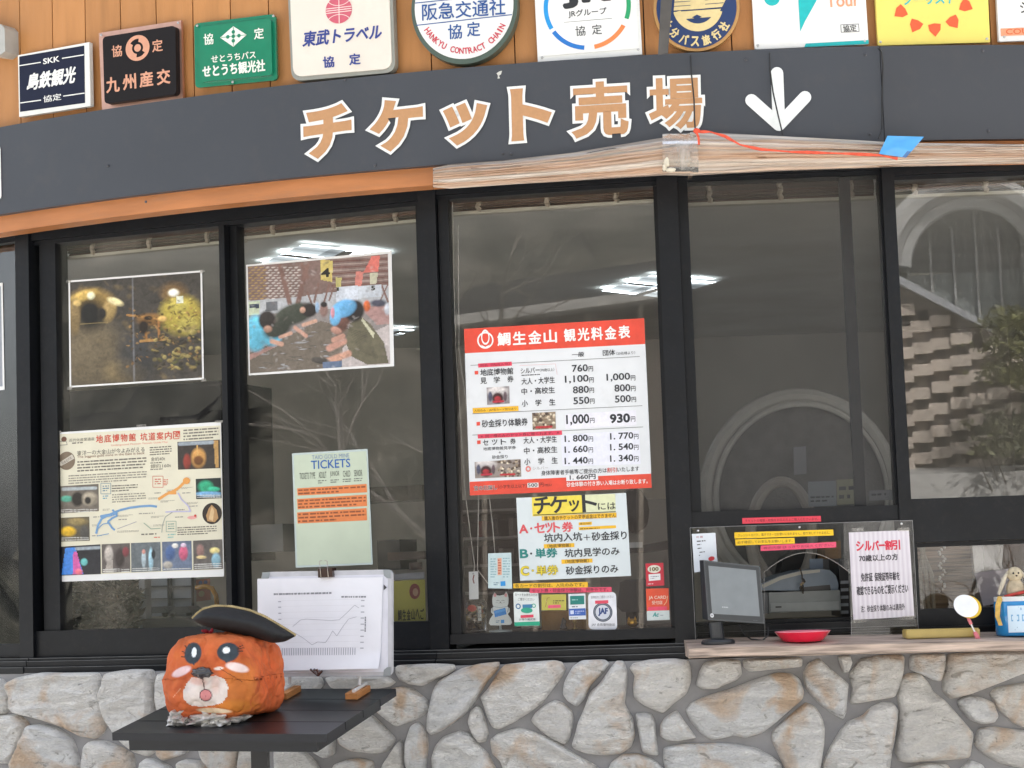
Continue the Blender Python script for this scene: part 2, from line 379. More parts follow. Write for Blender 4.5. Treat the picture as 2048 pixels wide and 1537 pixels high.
    def text(s, mb, cx, cy, w, h, st, col, dw=.0012, bold=0, shear=0, res=3, rot=0, sq=False):
        v, f = glyphs(st, min(bold, .008), shear, res); ex, ey = s.dirs(cx, cy)
        if rot:
            a = math.radians(rot); ex, ey = ex*math.cos(a)+ey*math.sin(a), ey*math.cos(a)-ex*math.sin(a)
        e = max(0, bold-.008)*h*.95; n = 1 if e <= 0 else (6 if e < 5 else 12)
        for k in range(n):      # heavy strokes: the glyph struck several times round a small circle
            ox, oy = (0, 0) if n == 1 else (e*math.cos(2*math.pi*k/n), e*math.sin(2*math.pi*k/n))
            if sq: f_ = max(abs(ox), abs(oy))/e; ox, oy = ox/f_*.9, oy/f_*.9
            p = np.array([cx, cy])+(v[:, :1]*(w-2*e)+ox)*ex-(v[:, 1:]*(h-2*e)+oy)*ey
            mb.add(s.wl(p, dw+k*4e-5), f, col)
        return mb
    def scrib(s, mb, x0, y0, x1, y1, rows, col, dw=.001, dens=.75, seed=1):
        """print too small to read in the photograph: broken rows of dark marks"""
        r = random.Random(seed); H = (y1-y0)/rows
        for i in range(rows):
            yy = y0+H*(i+.5); x = x0; end = x1 if i < rows-1 else x0+(x1-x0)*r.uniform(.5, 1)
            while x < end:
                L = r.uniform(.4, 1.8)*H; x2 = min(end, x+L)
                cx = (x+x2)/2; sl = (s.dirs(cx, yy)[0][1])*(cx-(x0+x1)/2)
                s.rect(mb, x, yy-H*.22+sl, x2, yy+H*.22+sl, col, dw); x = x2+r.uniform(.1, .5)*H*(2-dens*1.4)
    def picture(s, mb, cv, quad, dw):
        q = np.array(quad, float); h, w = cv.shape[:2]; S, T = np.meshgrid(np.linspace(0, 1, w+1), np.linspace(0, 1, h+1))
        P = (q[0]*(1-S[..., None])+q[1]*S[..., None])*(1-T[..., None])+(q[3]*(1-S[..., None])+q[2]*S[..., None])*T[..., None]
        V = s.wl(P.reshape(-1, 2), dw); F = []; C = []
        for i in range(h):
            for k in range(w):
                a = i*(w+1)+k; F.append((a, a+1, a+w+2, a+w+1)); C.append(tuple(cv[i, k]))
        return mb.add(V, F, C)
# ------------------------------------------------------------------ tiny painter for the printed photographs
class Paint:
    def __init__(s, w, h, quad, base):
        s.w, s.h, s.q = w, h, np.array(quad, float); s.a = np.ones((h, w, 3))*np.array(c(base)); 
        S, T = np.meshgrid((np.arange(w)+.5)/w, (np.arange(h)+.5)/h); q = s.q
        P = (q[0]*(1-S[..., None])+q[1]*S[..., None])*(1-T[..., None])+(q[3]*(1-S[..., None])+q[2]*S[..., None])*T[..., None]
        s.X, s.Y = P[..., 0], P[..., 1]; s.N = 1+.5*(s.noise(14, 11, 4)-.5)[..., None] if w > 20 else 1
    def noise(s, sx, sy, oct=3):
        out = np.zeros((s.h, s.w)); amp = 1
        for o in range(oct):
            gx, gy = max(2, int(sx*2**o)), max(2, int(sy*2**o)); g = rng.random((gy+1, gx+1))
            xi = np.linspace(0, gx-1e-3, s.w); yi = np.linspace(0, gy-1e-3, s.h); x0 = xi.astype(int); y0 = yi.astype(int); fx = xi-x0; fy = (yi-y0)[:, None]
            out += amp*((g[np.ix_(y0, x0)]*(1-fx)+g[np.ix_(y0, x0+1)]*fx)*(1-fy)+(g[np.ix_(y0+1, x0)]*(1-fx)+g[np.ix_(y0+1, x0+1)]*fx)*fy); amp *= .55
        return out/out.max()
    def mix(s, m, col):
        m = np.clip(m, 0, 1)[..., None]; s.a = s.a*(1-m)+np.array(c(col))*m*s.N; return s
    def ell(s, cx, cy, rx, ry, col, soft=.15, rot=0, op=1):
        a = math.radians(rot); dx, dy = s.X-cx, s.Y-cy; u = dx*math.cos(a)+dy*math.sin(a); v = -dx*math.sin(a)+dy*math.cos(a)
        d = np.sqrt((u/rx)**2+(v/ry)**2); m = op*np.clip((1-d)/max(soft, .02)+.5, 0, 1)
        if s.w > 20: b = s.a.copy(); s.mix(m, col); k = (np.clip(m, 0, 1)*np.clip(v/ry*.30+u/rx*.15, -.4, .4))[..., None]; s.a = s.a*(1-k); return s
        return s.mix(m, col)
    def poly(s, pts, col, op=1):
        x, y = s.X, s.Y; ins = np.zeros(x.shape, bool); n = len(pts)
        for i in range(n):
            (x1, y1), (x2, y2) = pts[i], pts[(i+1) % n]
            if y1 == y2: continue
            cnd = ((y1 > y) != (y2 > y)) & (x < (x2-x1)*(y-y1)/(y2-y1)+x1); ins ^= cnd
        return s.mix(ins*op, col)
    def line(s, a, b, th, col, op=1):
        d = np.array(b, float)-a; L = np.linalg.norm(d); t = np.clip(((s.X-a[0])*d[0]+(s.Y-a[1])*d[1])/L**2, 0, 1)
        r = np.hypot(s.X-a[0]-t*d[0], s.Y-a[1]-t*d[1]); return s.mix(op*np.clip((th/2-r)/(th*.3)+.5, 0, 1), col)
    def rough(s, amt, sx=20, sy=16):
        s.a *= (1-amt+2*amt*s.noise(sx, sy, 4)[..., None]); s.a = np.clip(s.a, .003, .9); return s
# ================================================================== ground and what stands behind the camera (seen mirrored in the panes)
g = MB(); g.add([(-80, -90, -.0), (80, -90, 0), (80, 60, 0), (-80, 60, 0)], [(0, 1, 2, 3)], (.56, .54, .50)); tag(g.build('ground', 'ground'), None, None, kind='structure')

DK = (.0062, .0074, .0100)
# ================================================================== the ticket building
office = thing('ticket_office', 'round ticket office with orange boards, black window frames and white rubble stone base', 'building', (0.2, 7.6, 0))
V = lambda S, x, y, w=0: float(S.uv(x, y, w)[1])
U = lambda S, x, y, w=0: float(S.uv(x, y, w)[0])
vbt, vbb = EYE+1.417, EYE+1.144          # sign band top and bottom
# boards above: separate planks with dark gaps
bw = MB(); wu0, wu1 = -3.9, 2.6
bs = MB(); gap = [(U(CY, x, y)) for x, y in ((27, 120), (92, 60), (158, 40), (229, 25), (301, 15), (375, 10), (451, 10), (528, 10), (607, 170), (694, 150), (776, 140), (858, 135), (944, 125), (1027, 120), (1115, 115), (1202, 110), (1290, 110), (1378, 105), (1466, 100), (1554, 95), (1642, 92), (1730, 90), (1817, 88), (1904, 88), (1990, 88))]
st = np.mean(np.diff(gap)); 
while gap[0] > wu0: gap.insert(0, gap[0]-st)
while gap[-1] < wu1: gap.append(gap[-1]+st)
for a, b in zip(gap[:-1], gap[1:]):
    k = random.uniform(.9, 1.08); bw.box(CY, a+.0018, b-.0018, vbt-.06, EYE+2.3, -.05, -.03, c('#b67e48', k), 2)
bw.box(CY, wu0, wu1, vbt-.06, EYE+2.3, -.075, -.055, (.05, .03, .02), 40)
bw.build('board_wall', 'painted_wood', office)
tb = MB(); vt0 = V(CY, 300, 429, .0)+.006; vt1 = vbb+.02
tb.box(CY, wu0, wu1, vt0, vt1, -.07, -.004, c('#b47444'), 60)
tb.box(CY, wu0, wu1, vt1-.016, vt1+.03, -.07, .008, c('#a66c3e'), 60)
tb.build('trim_board', 'trim_wood', office)

# window frames ---------------------------------------------------
GW = -.045                                # glass plane behind the frame front
vA1, vA0 = V(FA, 400, 452.7), V(FA, 200, 1260)
vB1, vB0 = V(FB, 1100, 381.6), V(FB, 1130, 1263)
vC1, vC0 = V(FC, 1540, 354), V(FC, 1540, 1019)
vD1, vD0 = V(FD, 10, 482), V(FD, 10, 1290)
vTop = max(V(FA, 400, 418), V(FB, 1100, 360), V(FC, 1648, 330))+.01
vSill = V(FA, 450, 1306); vBot = V(FA, 450, 1332)
def xs(S, *a): return [U(S, x, 850) for x in a]
UD0 = -.8; UC1 = U(FC, 2048, 850)+1.3
uA = xs(FA, 61, 104, 439, 465, 836, 846, 884); uB = xs(FB, 846, 884, 906, 1323, 1333); uC = xs(FC, 1333, 1375, 1397, 1708, 1730, 1790, 1815)
uD1 = U(FD, 34, 850)
def window(nm, S, u0, u1, v0, v1, stiles, sill, top, panes, lbl=None, railw=(-.075, -.015)):
    """frame with the given stiles (u0,u1,w0,w1) and one pane per gap"""
    fr = MB()
    fr.box(S, u0, u1, v1, top, -.10, -.03, DK); fr.box(S, u0, u1, v1+.012, top, -.031, -.012, DK)
    fr.box(S, u0, u1, sill, v0, railw[0], railw[1], DK); 
    for (a, b, w0, w1) in stiles: fr.box(S, a, b, v0, v1, w0, w1, DK)
    o = fr.build(nm, 'frame_metal', office)
    for (a, b, w, m) in panes:
        p = MB(); p.box(S, a-.006, b+.006, v0-.006, v1+.006, w-.004, w, (.5, .5, .5)); p.build('insect_screen' if m == 'screenmesh' else 'glass_pane', m, o)
    if lbl: o['label'] = lbl
    return o
window('window', FA, uA[0], uA[5], vA0, vA1, [(uA[0]+.02, uA[1], -.10, -.03), (uA[2], uA[2]+.018, -.07, -.02), (uA[2]+.019, uA[3], -.10, -.052), (uA[4], uA[5]+.002, -.10, -.03)],
       vSill-.003, vTop, [(uA[1], uA[2], GW, 'glass'), (uA[3], uA[4], GW-.03, 'glass')])
window('window', FB, uB[1], uB[4], vB0, vB1, [(uB[1]+.003, uB[2], -.10, -.025), (uB[3], uB[4]-.004, -.10, -.04)], V(FB, 1130, 1283), vTop, [(uB[2], uB[3], GW, 'glass')])
window('window', FC, uC[1], uC[5], vC0, vC1, [(uC[1]+.003, uC[2], -.10, -.03), (uC[3], uC[4], -.07, -.05), (uC[5]-.004, uC[5], -.08, -.03)], V(FC, 1540, 1049), vTop, [(uC[2], uC[5]-.004, -.040, 'screenmesh')])
vE0 = V(FC, 1935, 994.5); vE1 = V(FC, 1919, 352)
window('window', FC, uC[6], UC1, vE0, vE1, [(uC[6], uC[6]+.003, -.10, -.03), (UC1-.05, UC1, -.1, -.03)], V(FC, 1935, 1082), vTop, [(uC[6], UC1-.05, GW, 'glass_bright')], railw=(-.09, -.008))
vF1, vF0 = V(FC, 1935, 1083), V(FC, 1935, 1217)
window('window', FC, uC[6]+.012, UC1, vF0, vF1-.012, [(uC[6]+.012, uC[6]+.016, -.10, -.05), (UC1-.05, UC1, -.1, -.05)], V(FC, 1935, 1276), vF1-.001, [(uC[6]+.016, UC1-.05, GW-.03, 'glass')], railw=(-.10, -.03))
window('window', FD, UD0, uD1, vD0, vD1, [(uD1-.012, uD1, -.08, -.03), (UD0, UD0+.04, -.1, -.02)], vSill, vTop, [(UD0+.04, uD1-.012, GW, 'glass_side')])
# posts at the corners of the polygon
def post(S1, a, S2, b, w=0.0, v0=None):
    P = [S1.P(a, 0, w), S2.P(b, 0, w), S2.P(b, 0, -.11), S1.P(a, 0, -.11)]; z0 = vBot if v0 is None else v0
    vs = [(*p[:2], z0) for p in P]+[(*p[:2], vTop) for p in P]
    po = MB(); po.add(vs, [(3, 2, 1, 0), (4, 5, 6, 7), (0, 1, 5, 4), (1, 2, 6, 5), (2, 3, 7, 6), (3, 0, 4, 7)], DK); po.build('window_post', 'frame_metal', office)
post(FD, uD1, FA, uA[0]); post(FA, uA[5]+.003, FB, uB[1]); post(FB, uB[4], FC, uC[1], .004)
po = MB(); po.box(FC, uC[5], uC[6], V(FC, 1815, 1070), vTop, -.10, -.004, DK); po.build('window_post', 'frame_metal', office); po = MB(); po.box(FC, uC[6]-.001, uC[6]+.011, V(FC, 1820, 1275), V(FC, 1815, 1070), -.10, -.012, DK)
po.build('window_post', 'frame_metal', office)
# stepped sill along A and B, and the dark track under the C opening
si = MB()
for S, a, b in ((FD, UD0, U(FD, 48, 1330, .03)), (FA, U(FA, 50, 1330, .03), U(FA, 871, 1318, .03)), (FB, U(FB, 873, 1318, .03), U(FB, 1372, 1305, .03))):
    for vv, ww in ((vSill-.0045, .0122), (vSill-.013, .0222), (vSill-.031, .0342)): si.box(S, a, b, vv-.0012, vv+.0006, ww-.001, ww+.0006, (.11, .115, .12))  # thin strips: lit edge highlights painted on the sill in lighter grey
    si.box(S, a, b, vSill-.012, vSill-.004, -.10, .012, DK); si.box(S, a, b, vSill-.030, vSill-.0125, -.10, .022, DK); si.box(S, a, b, vBot-.012, vSill-.0305, -.10, .034, DK)
vI = V(FC, 1540, 1247)
si.box(FC, uC[1]+.004, UC1, V(FC, 1540, 1284), vI-.003, -.16, -.035, DK); si.box(FC, uC[1]+.004, uC[6]-.002, vI-.0025, vI+.006, -.165, -.075, DK)
si.box(FC, uC[1]+.004, uC[6]+.3, V(FC, 1540, 1270), V(FC, 1540, 1266), -.034, -.022, DK)
for y in (1262, 1272, 1279): si.box(FC, uC[1]+.006, UC1, V(FC, 1540, y)-.0006, V(FC, 1540, y)+.0006, -.0345, -.0335, (.12, .125, .13))  # lighter grey lines paint the light caught on the track edges
si.build('window_sill', 'frame_metal', office)
# counter shelf
cs = MB(); vs0, vs1 = V(FC, 1383, 1317, .2), V(FC, 1383, 1294, .2)
uS0, uS1 = U(FC, 1378, 1300, .2), UC1+.1
def shelf():
    n = 24; us = np.linspace(uS0, uS1, n+1); vs = []
    for i, u in enumerate(us):
        dz = -.0115*(u-uS0)+.0016*math.sin(u*19)+.001*math.sin(u*47)
        rr = .012 if i == 0 else 0
        for (v, w) in ((vs0+.001+dz, -.02), (vs0+dz, .185-rr), (vs0+.004+dz, .2-rr), (vs1-.004+dz, .2-rr), (vs1+dz, .188-rr), (vs1+.014+dz, -.02)): vs.append(FC.P(u, v, w))
    F = [tuple(range(5, -1, -1)), tuple(range(6*n, 6*n+6))]
    for i in range(n):
        for k in range(6): F.append((6*i+k, 6*i+(k+1) % 6, 6*i+6+(k+1) % 6, 6*i+6+k))
    cs.add(vs, F, c('#b5a294'))
shelf(); cs.build('counter_shelf', 'raw_wood', office)
def shelf_z(u, w): return vs1-.0115*(u-uS0)+.014*(0.188-w)/.208

# stone base ------------------------------------------------------
SW = -.062
st_ = MB(); mo = MB()
mo.box(CY, wu0, wu1, -.02, vBot-.01, SW-.2, SW-.004, c('#8c8b8c'), 80)
mort = mo.build('mortar_wall', 'mortar', office)
Z6, Z7, Z8, Z5 = (820, 1290, 3.336), (1434, 1290, 3.336), (0, 1150, 3.971), (220, 1120, 3.413)
STN = {Z6: [
 [(-105,140),(150,130),(275,135),(290,165),(235,205),(160,230),(70,278),(-20,265),(-80,235),(-108,190)],
 [(190,240),(330,165),(450,135),(580,122),(572,170),(500,250),(440,350),(380,440),(310,500),(200,575),(130,600),(105,570),(110,480),(135,370),(155,290)],
 [(620,140),(760,125),(950,112),(1000,125),(1025,170),(1000,220),(940,300),(870,390),(790,450),(680,520),(590,562),(545,550),(510,480),(480,390),(465,350),(520,290),(570,210)],
 [(1080,150),(1140,110),(1290,105),(1325,130),(1280,190),(1200,270),(1160,360),(1110,415),(1050,380),(1015,330),(1025,250)],
 [(1330,170),(1370,120),(1420,122),(1445,190),(1440,300),(1425,400),(1480,490),(1495,600),(1470,680),(1400,725),(1300,735),(1180,725),(1095,695),(1078,670),(1100,600),(1120,520),(1165,420),(1200,320),(1260,270)],
 [(1490,130),(1600,105),(1760,98),(1850,110),(1872,170),(1870,250),(1840,330),(1760,390),(1690,455),(1640,440),(1550,400),(1495,350),(1490,280),(1500,210),(1465,160)],
 [(1935,180),(1965,125),(2050,100),(2205,105),(2215,200),(2180,240),(2100,270),(2048,295),(1960,298),(1910,270)],
 [(960,375),(1010,390),(1075,450),(1080,520),(1060,620),(1030,670),(940,630),(870,580),(800,510),(830,460),(890,410)],
 [(435,410),(465,430),(495,520),(515,600),(490,650),(450,655),(410,600),(380,520),(395,450)],
 [(1500,465),(1560,460),(1610,470),(1635,520),(1640,620),(1657,740),(1600,735),(1550,720),(1530,620)],
 [(1780,440),(1820,500),(1870,570),(1910,625),(1860,632),(1790,645),(1710,640),(1668,610),(1670,540),(1700,490)],
 [(0,540),(50,525),(100,590),(108,680),(95,800),(100,900),(0,900),(-45,800),(-40,650)],
 [(210,620),(320,580),(400,600),(450,680),(500,720),(560,830),(600,900),(150,900),(135,760),(160,680)],
 [(530,640),(580,600),(720,558),(830,590),(960,650),(1100,740),(1230,810),(1300,900),(640,900),(600,780),(545,730)],
 [(1340,790),(1420,735),(1520,730),(1620,770),(1690,830),(1720,900),(1300,900)],
 [(1700,690),(1850,665),(2048,662),(2150,665),(2300,690),(2400,740),(2475,800),(2480,900),(1730,900),(1700,780)]],
Z7: [
 [(-200,440),(-160,390),(-60,345),(100,300),(250,240),(400,195),(500,200),(550,240),(578,320),(565,370),(470,450),(380,530),(300,590),(200,620),(120,605),(40,625),(-30,635),(-100,590),(-160,520)],
 [(180,100),(570,85),(572,150),(400,165),(220,182),(185,150)],
 [(585,190),(620,130),(690,95),(760,160),(820,210),(880,260),(875,330),(865,450),(850,497),(780,460),(700,400),(640,340),(595,280)],
 [(815,80),(890,70),(905,120),(880,185),(850,185),(830,130)],
 [(970,100),(1100,75),(1255,70),(1255,160),(1235,260),(1195,350),(1100,365),(960,390),(900,390),(915,300),(895,200),(930,150)],
 [(1300,70),(1530,60),(1532,130),(1500,245),(1450,235),(1380,200),(1300,170)],
 [(1560,65),(1800,50),(2048,45),(2200,45),(2200,150),(2048,190),(1850,270),(1700,330),(1580,362),(1530,310),(1525,250),(1550,120)],
 [(600,392),(660,420),(705,490),(720,560),(715,680),(690,830),(690,900),(500,900),(450,800),(375,640),(380,580),(470,500),(540,440)],
 [(1110,390),(1180,395),(1212,440),(1200,560),(1170,720),(1150,900),(710,900),(720,790),(770,680),(830,580),(880,520),(980,480),(1040,420)],
 [(1240,240),(1290,200),(1370,200),(1420,260),(1450,320),(1520,370),(1600,460),(1715,590),(1700,690),(1690,750),(1600,765),(1480,770),(1280,785),(1230,770),(1205,710),(1225,560),(1230,440),(1220,330)],
 [(1620,380),(1680,345),(1780,355),(1850,385),(1885,480),(1860,520),(1780,532),(1700,500),(1640,430)],
 [(1840,330),(1880,290),(2048,260),(2200,260),(2200,560),(2048,548),(1990,520),(1900,440),(1870,400)],
 [(1760,570),(1850,550),(2048,575),(2200,590),(2200,830),(2048,825),(1900,790),(1780,720),(1735,660)],
 [(1250,840),(1400,795),(1550,800),(1600,900),(1240,900)], [(1640,830),(1700,772),(1780,800),(1830,900),(1640,900)]],
Z8: [
 [(30,870),(120,820),(300,785),(500,790),(740,785),(765,840),(760,930),(775,1050),(810,1180),(780,1250),(720,1300),(600,1280),(480,1210),(300,1150),(100,1100),(60,1060),(60,980),(20,900)],
 [(820,790),(1000,765),(1180,765),(1200,850),(1195,1100),(1200,1330),(1190,1410),(1140,1440),(1050,1410),(960,1340),(880,1230),(820,1160),(790,1060),(765,960),(800,870)],
 [(1240,790),(1340,770),(1500,765),(1600,800),(1600,1000),(1560,1100),(1240,1110),(1215,1000),(1220,850)],
 [(-160,830),(-20,830),(10,870),(45,950),(45,1060),(0,1110),(-160,1100)],
 [(0,1120),(100,1115),(190,1180),(185,1250),(130,1340),(90,1440),(40,1500),(-60,1500),(-160,1130)],
 [(210,1200),(300,1195),(430,1230),(530,1300),(560,1370),(590,1480),(600,1560),(600,1650),(80,1650),(90,1500),(130,1400),(180,1280)],
 [(650,1370),(700,1325),(800,1325),(920,1370),(1020,1430),(1040,1500),(1030,1560),(1000,1650),(640,1650),(635,1500)],
 [(1215,1330),(1480,1340),(1495,1370),(1450,1420),(1380,1450),(1270,1480),(1225,1440)],
 [(1090,1500),(1150,1455),(1250,1490),(1330,1530),(1350,1650),(1080,1650)], [(1400,1490),(1450,1470),(1560,1480),(1620,1520),(1620,1650),(1380,1650)]],
Z5: [
 [(590,1255),(840,1250),(855,1320),(840,1423),(720,1500),(650,1400),(600,1310)], [(870,1250),(990,1250),(990,1500),(860,1500),(860,1420)],
 [(1110,1260),(1230,1255),(1330,1330),(1400,1400),(1420,1500),(1110,1500)], [(1340,1260),(1500,1190),(1520,1240),(1515,1330),(1450,1360),(1380,1320)],
 [(1700,1060),(1780,1070),(1850,1140),(1935,1230),(1880,1310),(1800,1325),(1640,1310),(1560,1260),(1535,1190),(1600,1120)],
 [(1850,950),(1900,885),(1980,870),(2060,890),(2150,960),(2160,1030),(2100,1080),(2000,1120),(1940,1140),(1860,1080),(1800,1030)],
 [(1450,800),(1880,800),(1930,840),(1890,870),(1700,900),(1500,880)], [(1150,800),(1420,800),(1440,850),(1400,900),(1180,900)],
 [(1520,1400),(1600,1370),(1680,1360),(1780,1380),(1790,1500),(1480,1500)], [(1850,1400),(1900,1330),(1970,1230),(1990,1300),(1980,1500),(1830,1500)],
 [(560,1110),(760,1105),(1000,1090),(1060,1180),(900,1235),(640,1235)], [(1160,930),(1500,930),(1560,1040),(1420,1150),(1200,1120)]]}
def inside(P, x, y):
    k = False; n = len(P)
    for i in range(n):
        a, b = P[i], P[(i+1) % n]
        if (a[1] > y) != (b[1] > y) and x < (b[0]-a[0])*(y-a[1])/(b[1]-a[1])+a[0]: k = not k
    return k
DIRS = []
def stone(uvp, seed):
    """uvp outline on the wall (metres): rounded edge, rugged face"""
    r = random.Random(seed); P = np.array(uvp)
    for kk in (.12, .2):                                # soften corners
        Q_ = []
        for i in range(len(P)):
            a, b = P[i], P[(i+1) % len(P)]; Q_ += [a*(1-kk)+b*kk, a*kk+b*(1-kk)]
        P = np.array(Q_)
    P = P.mean(0)+(P-P.mean(0))*1.035
    n = len(P); ctr = P.mean(0); hgt = r.uniform(.024, .040)
    size = math.sqrt(abs(sum(P[i-1][0]*P[i][1]-P[i][0]*P[i-1][1] for i in range(n)))/2); rim = min(.009, size*.08)
    rings = [(0, -.004), (.10, .55), (.35, .85), (1.0, 1.0)]; vs = []; F = []
    K = max(4, int(size/.011)); levels = [1.0, 1-.25*rim/size*2, 1-rim/size*2]+list(np.linspace(1-rim/size*3.2, .0, K+1)[:-1])
    prof = [-.006, hgt*.45, hgt*.82]+[hgt]*K
    tilt = (r.uniform(-.10, .10), r.uniform(-.10, .10)); o = Vector((r.uniform(0, 50), r.uniform(0, 50), 0)); ang = r.uniform(-.9, .5)
    ca, sa = math.cos(ang), math.sin(ang)
    for L, (lv, ph) in enumerate(zip(levels, prof)):
        for p in P:
            q = ctr+(p-ctr)*lv; d = q-ctr; h = ph
            if L >= 1:
                a, b = q[0]*ca+q[1]*sa, -q[0]*sa+q[1]*ca
                nn = mnoise.fractal(Vector((a*9, b*26, 0))+o, .9, 2.1, 5)*.5+mnoise.noise(Vector((a*6, b*9, 3))+o)*.5
                h = ph+min(1, L/3)*(nn*.024+d[0]*tilt[0]+d[1]*tilt[1])
            vs.append(CY.P(q[0], q[1], SW+max(-.006, h)))
    vs.append(CY.P(ctr[0], ctr[1], SW+hgt))
    for L in range(len(levels)-1):
        for i in range(n): F.append((L*n+i, (L+1)*n+i, (L+1)*n+(i+1) % n, L*n+(i+1) % n))
    m = (len(levels)-1)*n; F += [(m+i, m+n, m+(i+1) % n) for i in range(n)]
    base = r.choice([(.90, .88, .845), (.91, .90, .875), (.89, .885, .87), (.88, .85, .80), (.90, .875, .835)])
    kb = r.uniform(.94, 1.02); st_.add(vs, F, tuple(x*kb for x in base)); DIRS.extend([(r.uniform(0, 9), r.uniform(0, 9), r.uniform(0, 9))]*len(F))
allp = []; sd_ = 0
for zz, L in STN.items():
    for P in L:
        p = np.array(P, float)/zz[2]+np.array(zz[:2]); u, v = CY.uv(p[:, 0], p[:, 1], SW+.02); allp.append(np.stack([u, v], 1)); sd_ += 1; stone(allp[-1], sd_)
# the wall goes on below and beside the picture with the same kind of stones
uL, uR = U(CY, 0, 1450, SW), U(CY, 2048, 1450, SW); vL, vR = V(CY, 0, 1537, SW), V(CY, 2048, 1537, SW)
def vlow(u): return vL+(vR-vL)*(u-uL)/(uR-uL)-.040
sr = random.Random(21); seeds = []
for i in range(int((wu1-wu0)/.15)+1):
    for k in range(9): seeds.append((wu0+.15*(i+.5*(k % 2))+sr.uniform(-.05, .05), .04+.135*k+sr.uniform(-.045, .045)))
def clip(P, n, d):          # keep n.p <= d
    out = []
    for i in range(len(P)):
        p, q = P[i-1], P[i]; a, b = n[0]*p[0]+n[1]*p[1]-d, n[0]*q[0]+n[1]*q[1]-d
        if (a <= 0) != (b <= 0): t = a/(a-b); out.append((p[0]+(q[0]-p[0])*t, p[1]+(q[1]-p[1])*t))
        if b <= 0: out.append(q)
    return out
for s_ in seeds:
    inu = uL-.12 < s_[0] < uR+.06
    if inu and s_[1] > vlow(s_[0])-.03: continue
    P = [(s_[0]-.3, s_[1]-.3), (s_[0]+.3, s_[1]-.3), (s_[0]+.3, s_[1]+.3), (s_[0]-.3, s_[1]+.3)]
    for o in seeds:
        dx, dy = o[0]-s_[0], o[1]-s_[1]; L = math.hypot(dx, dy)
        if 1e-6 < L < .5: P = clip(P, (dx/L, dy/L), (dx*s_[0]+dy*s_[1])/L+L/2-.011)
        if len(P) < 3: break
    P = clip(P, (0, 1), vBot-.03) if len(P) > 2 else P; P = clip(P, (0, -1), -.012) if len(P) > 2 else P
    if len(P) > 2:
        if s_[1] < vlow(min(max(s_[0], uL), uR))-.03 and inu: k_ = (vR-vL)/(uR-uL); P = clip(P, (-k_, 1), vlow(0))
        elif not inu and s_[0] < uL: P = clip(P, (1, 0), uL-.10)
        elif not inu: P = clip(P, (-1, 0), -(uR+.07))
    if len(P) < 4: continue
    ar = abs(sum(P[i-1][0]*P[i][1]-P[i][0]*P[i-1][1] for i in range(len(P))))/2
    if ar > .002: sd_ += 1; stone(P[::-1], sd_)
so_ = st_.build('stone_wall', 'stone', office, smooth=True)
at = so_.data.attributes.new('Dir', 'FLOAT_VECTOR', 'FACE'); at.data.foreach_set('vector', np.array(DIRS, np.float32).ravel())
mort.parent = so_; mort.matrix_parent_inverse = Matrix.Identity(4)

def slab(mb, z0, z1, w, col):
    A = CY.P(np.linspace(-3.6, 2.4, 50), 0., w); P = [tuple(p[:2]) for p in A]+[(2.95, 11.65), (-2.85, 11.65)]; n = len(P)
    mb.add([(*p, z0) for p in P]+[(*p, z1) for p in P], [tuple(range(n)), tuple(range(2*n-1, n-1, -1))]+[(i, (i+1) % n, n+(i+1) % n, n+i) for i in range(n)], col)
# room behind the panes -------------------------------------------
rm = MB(); CEIL = 2.66; GR = (.66, .63, .57)
wbox(rm, -4.2, 4.2, 11.6, 11.7, 0.051, CEIL-.001, (.6, .57, .52)); wbox(rm, -2.9, -2.8, 7.6, 12.0, 0.051, CEIL-.001, GR); wbox(rm, 2.9, 3.0, 5.9, 12.0, 0.051, CEIL-.001, GR)
rm.build('interior_wall', 'room', office)
rm = MB(); slab(rm, CEIL, CEIL+.06, -.16, (.72, .71, .67)); rm.build('ceiling', 'room', office)
rm = MB(); slab(rm, .004, .05, -.26, (.42, .40, .37)); rm.build('floor', 'room', office)
rm = MB(); slab(rm, EYE+2.301, EYE+2.36, .10, (.12, .1, .09)); rm.build('roof', 'matte', office)  # unseen roof, added to keep the sun out of the room
rm = MB(); rm.box(CY, wu0, wu1, CEIL-.05, EYE+2.3, -.20, -.12, (.1, .1, .1), 40)   # lintel behind the boards
for S, a, b in ((FD, UD0, uD1), (FA, 0, 0), (FB, 0, 0)): pass
rm.build('lintel', 'room', office)
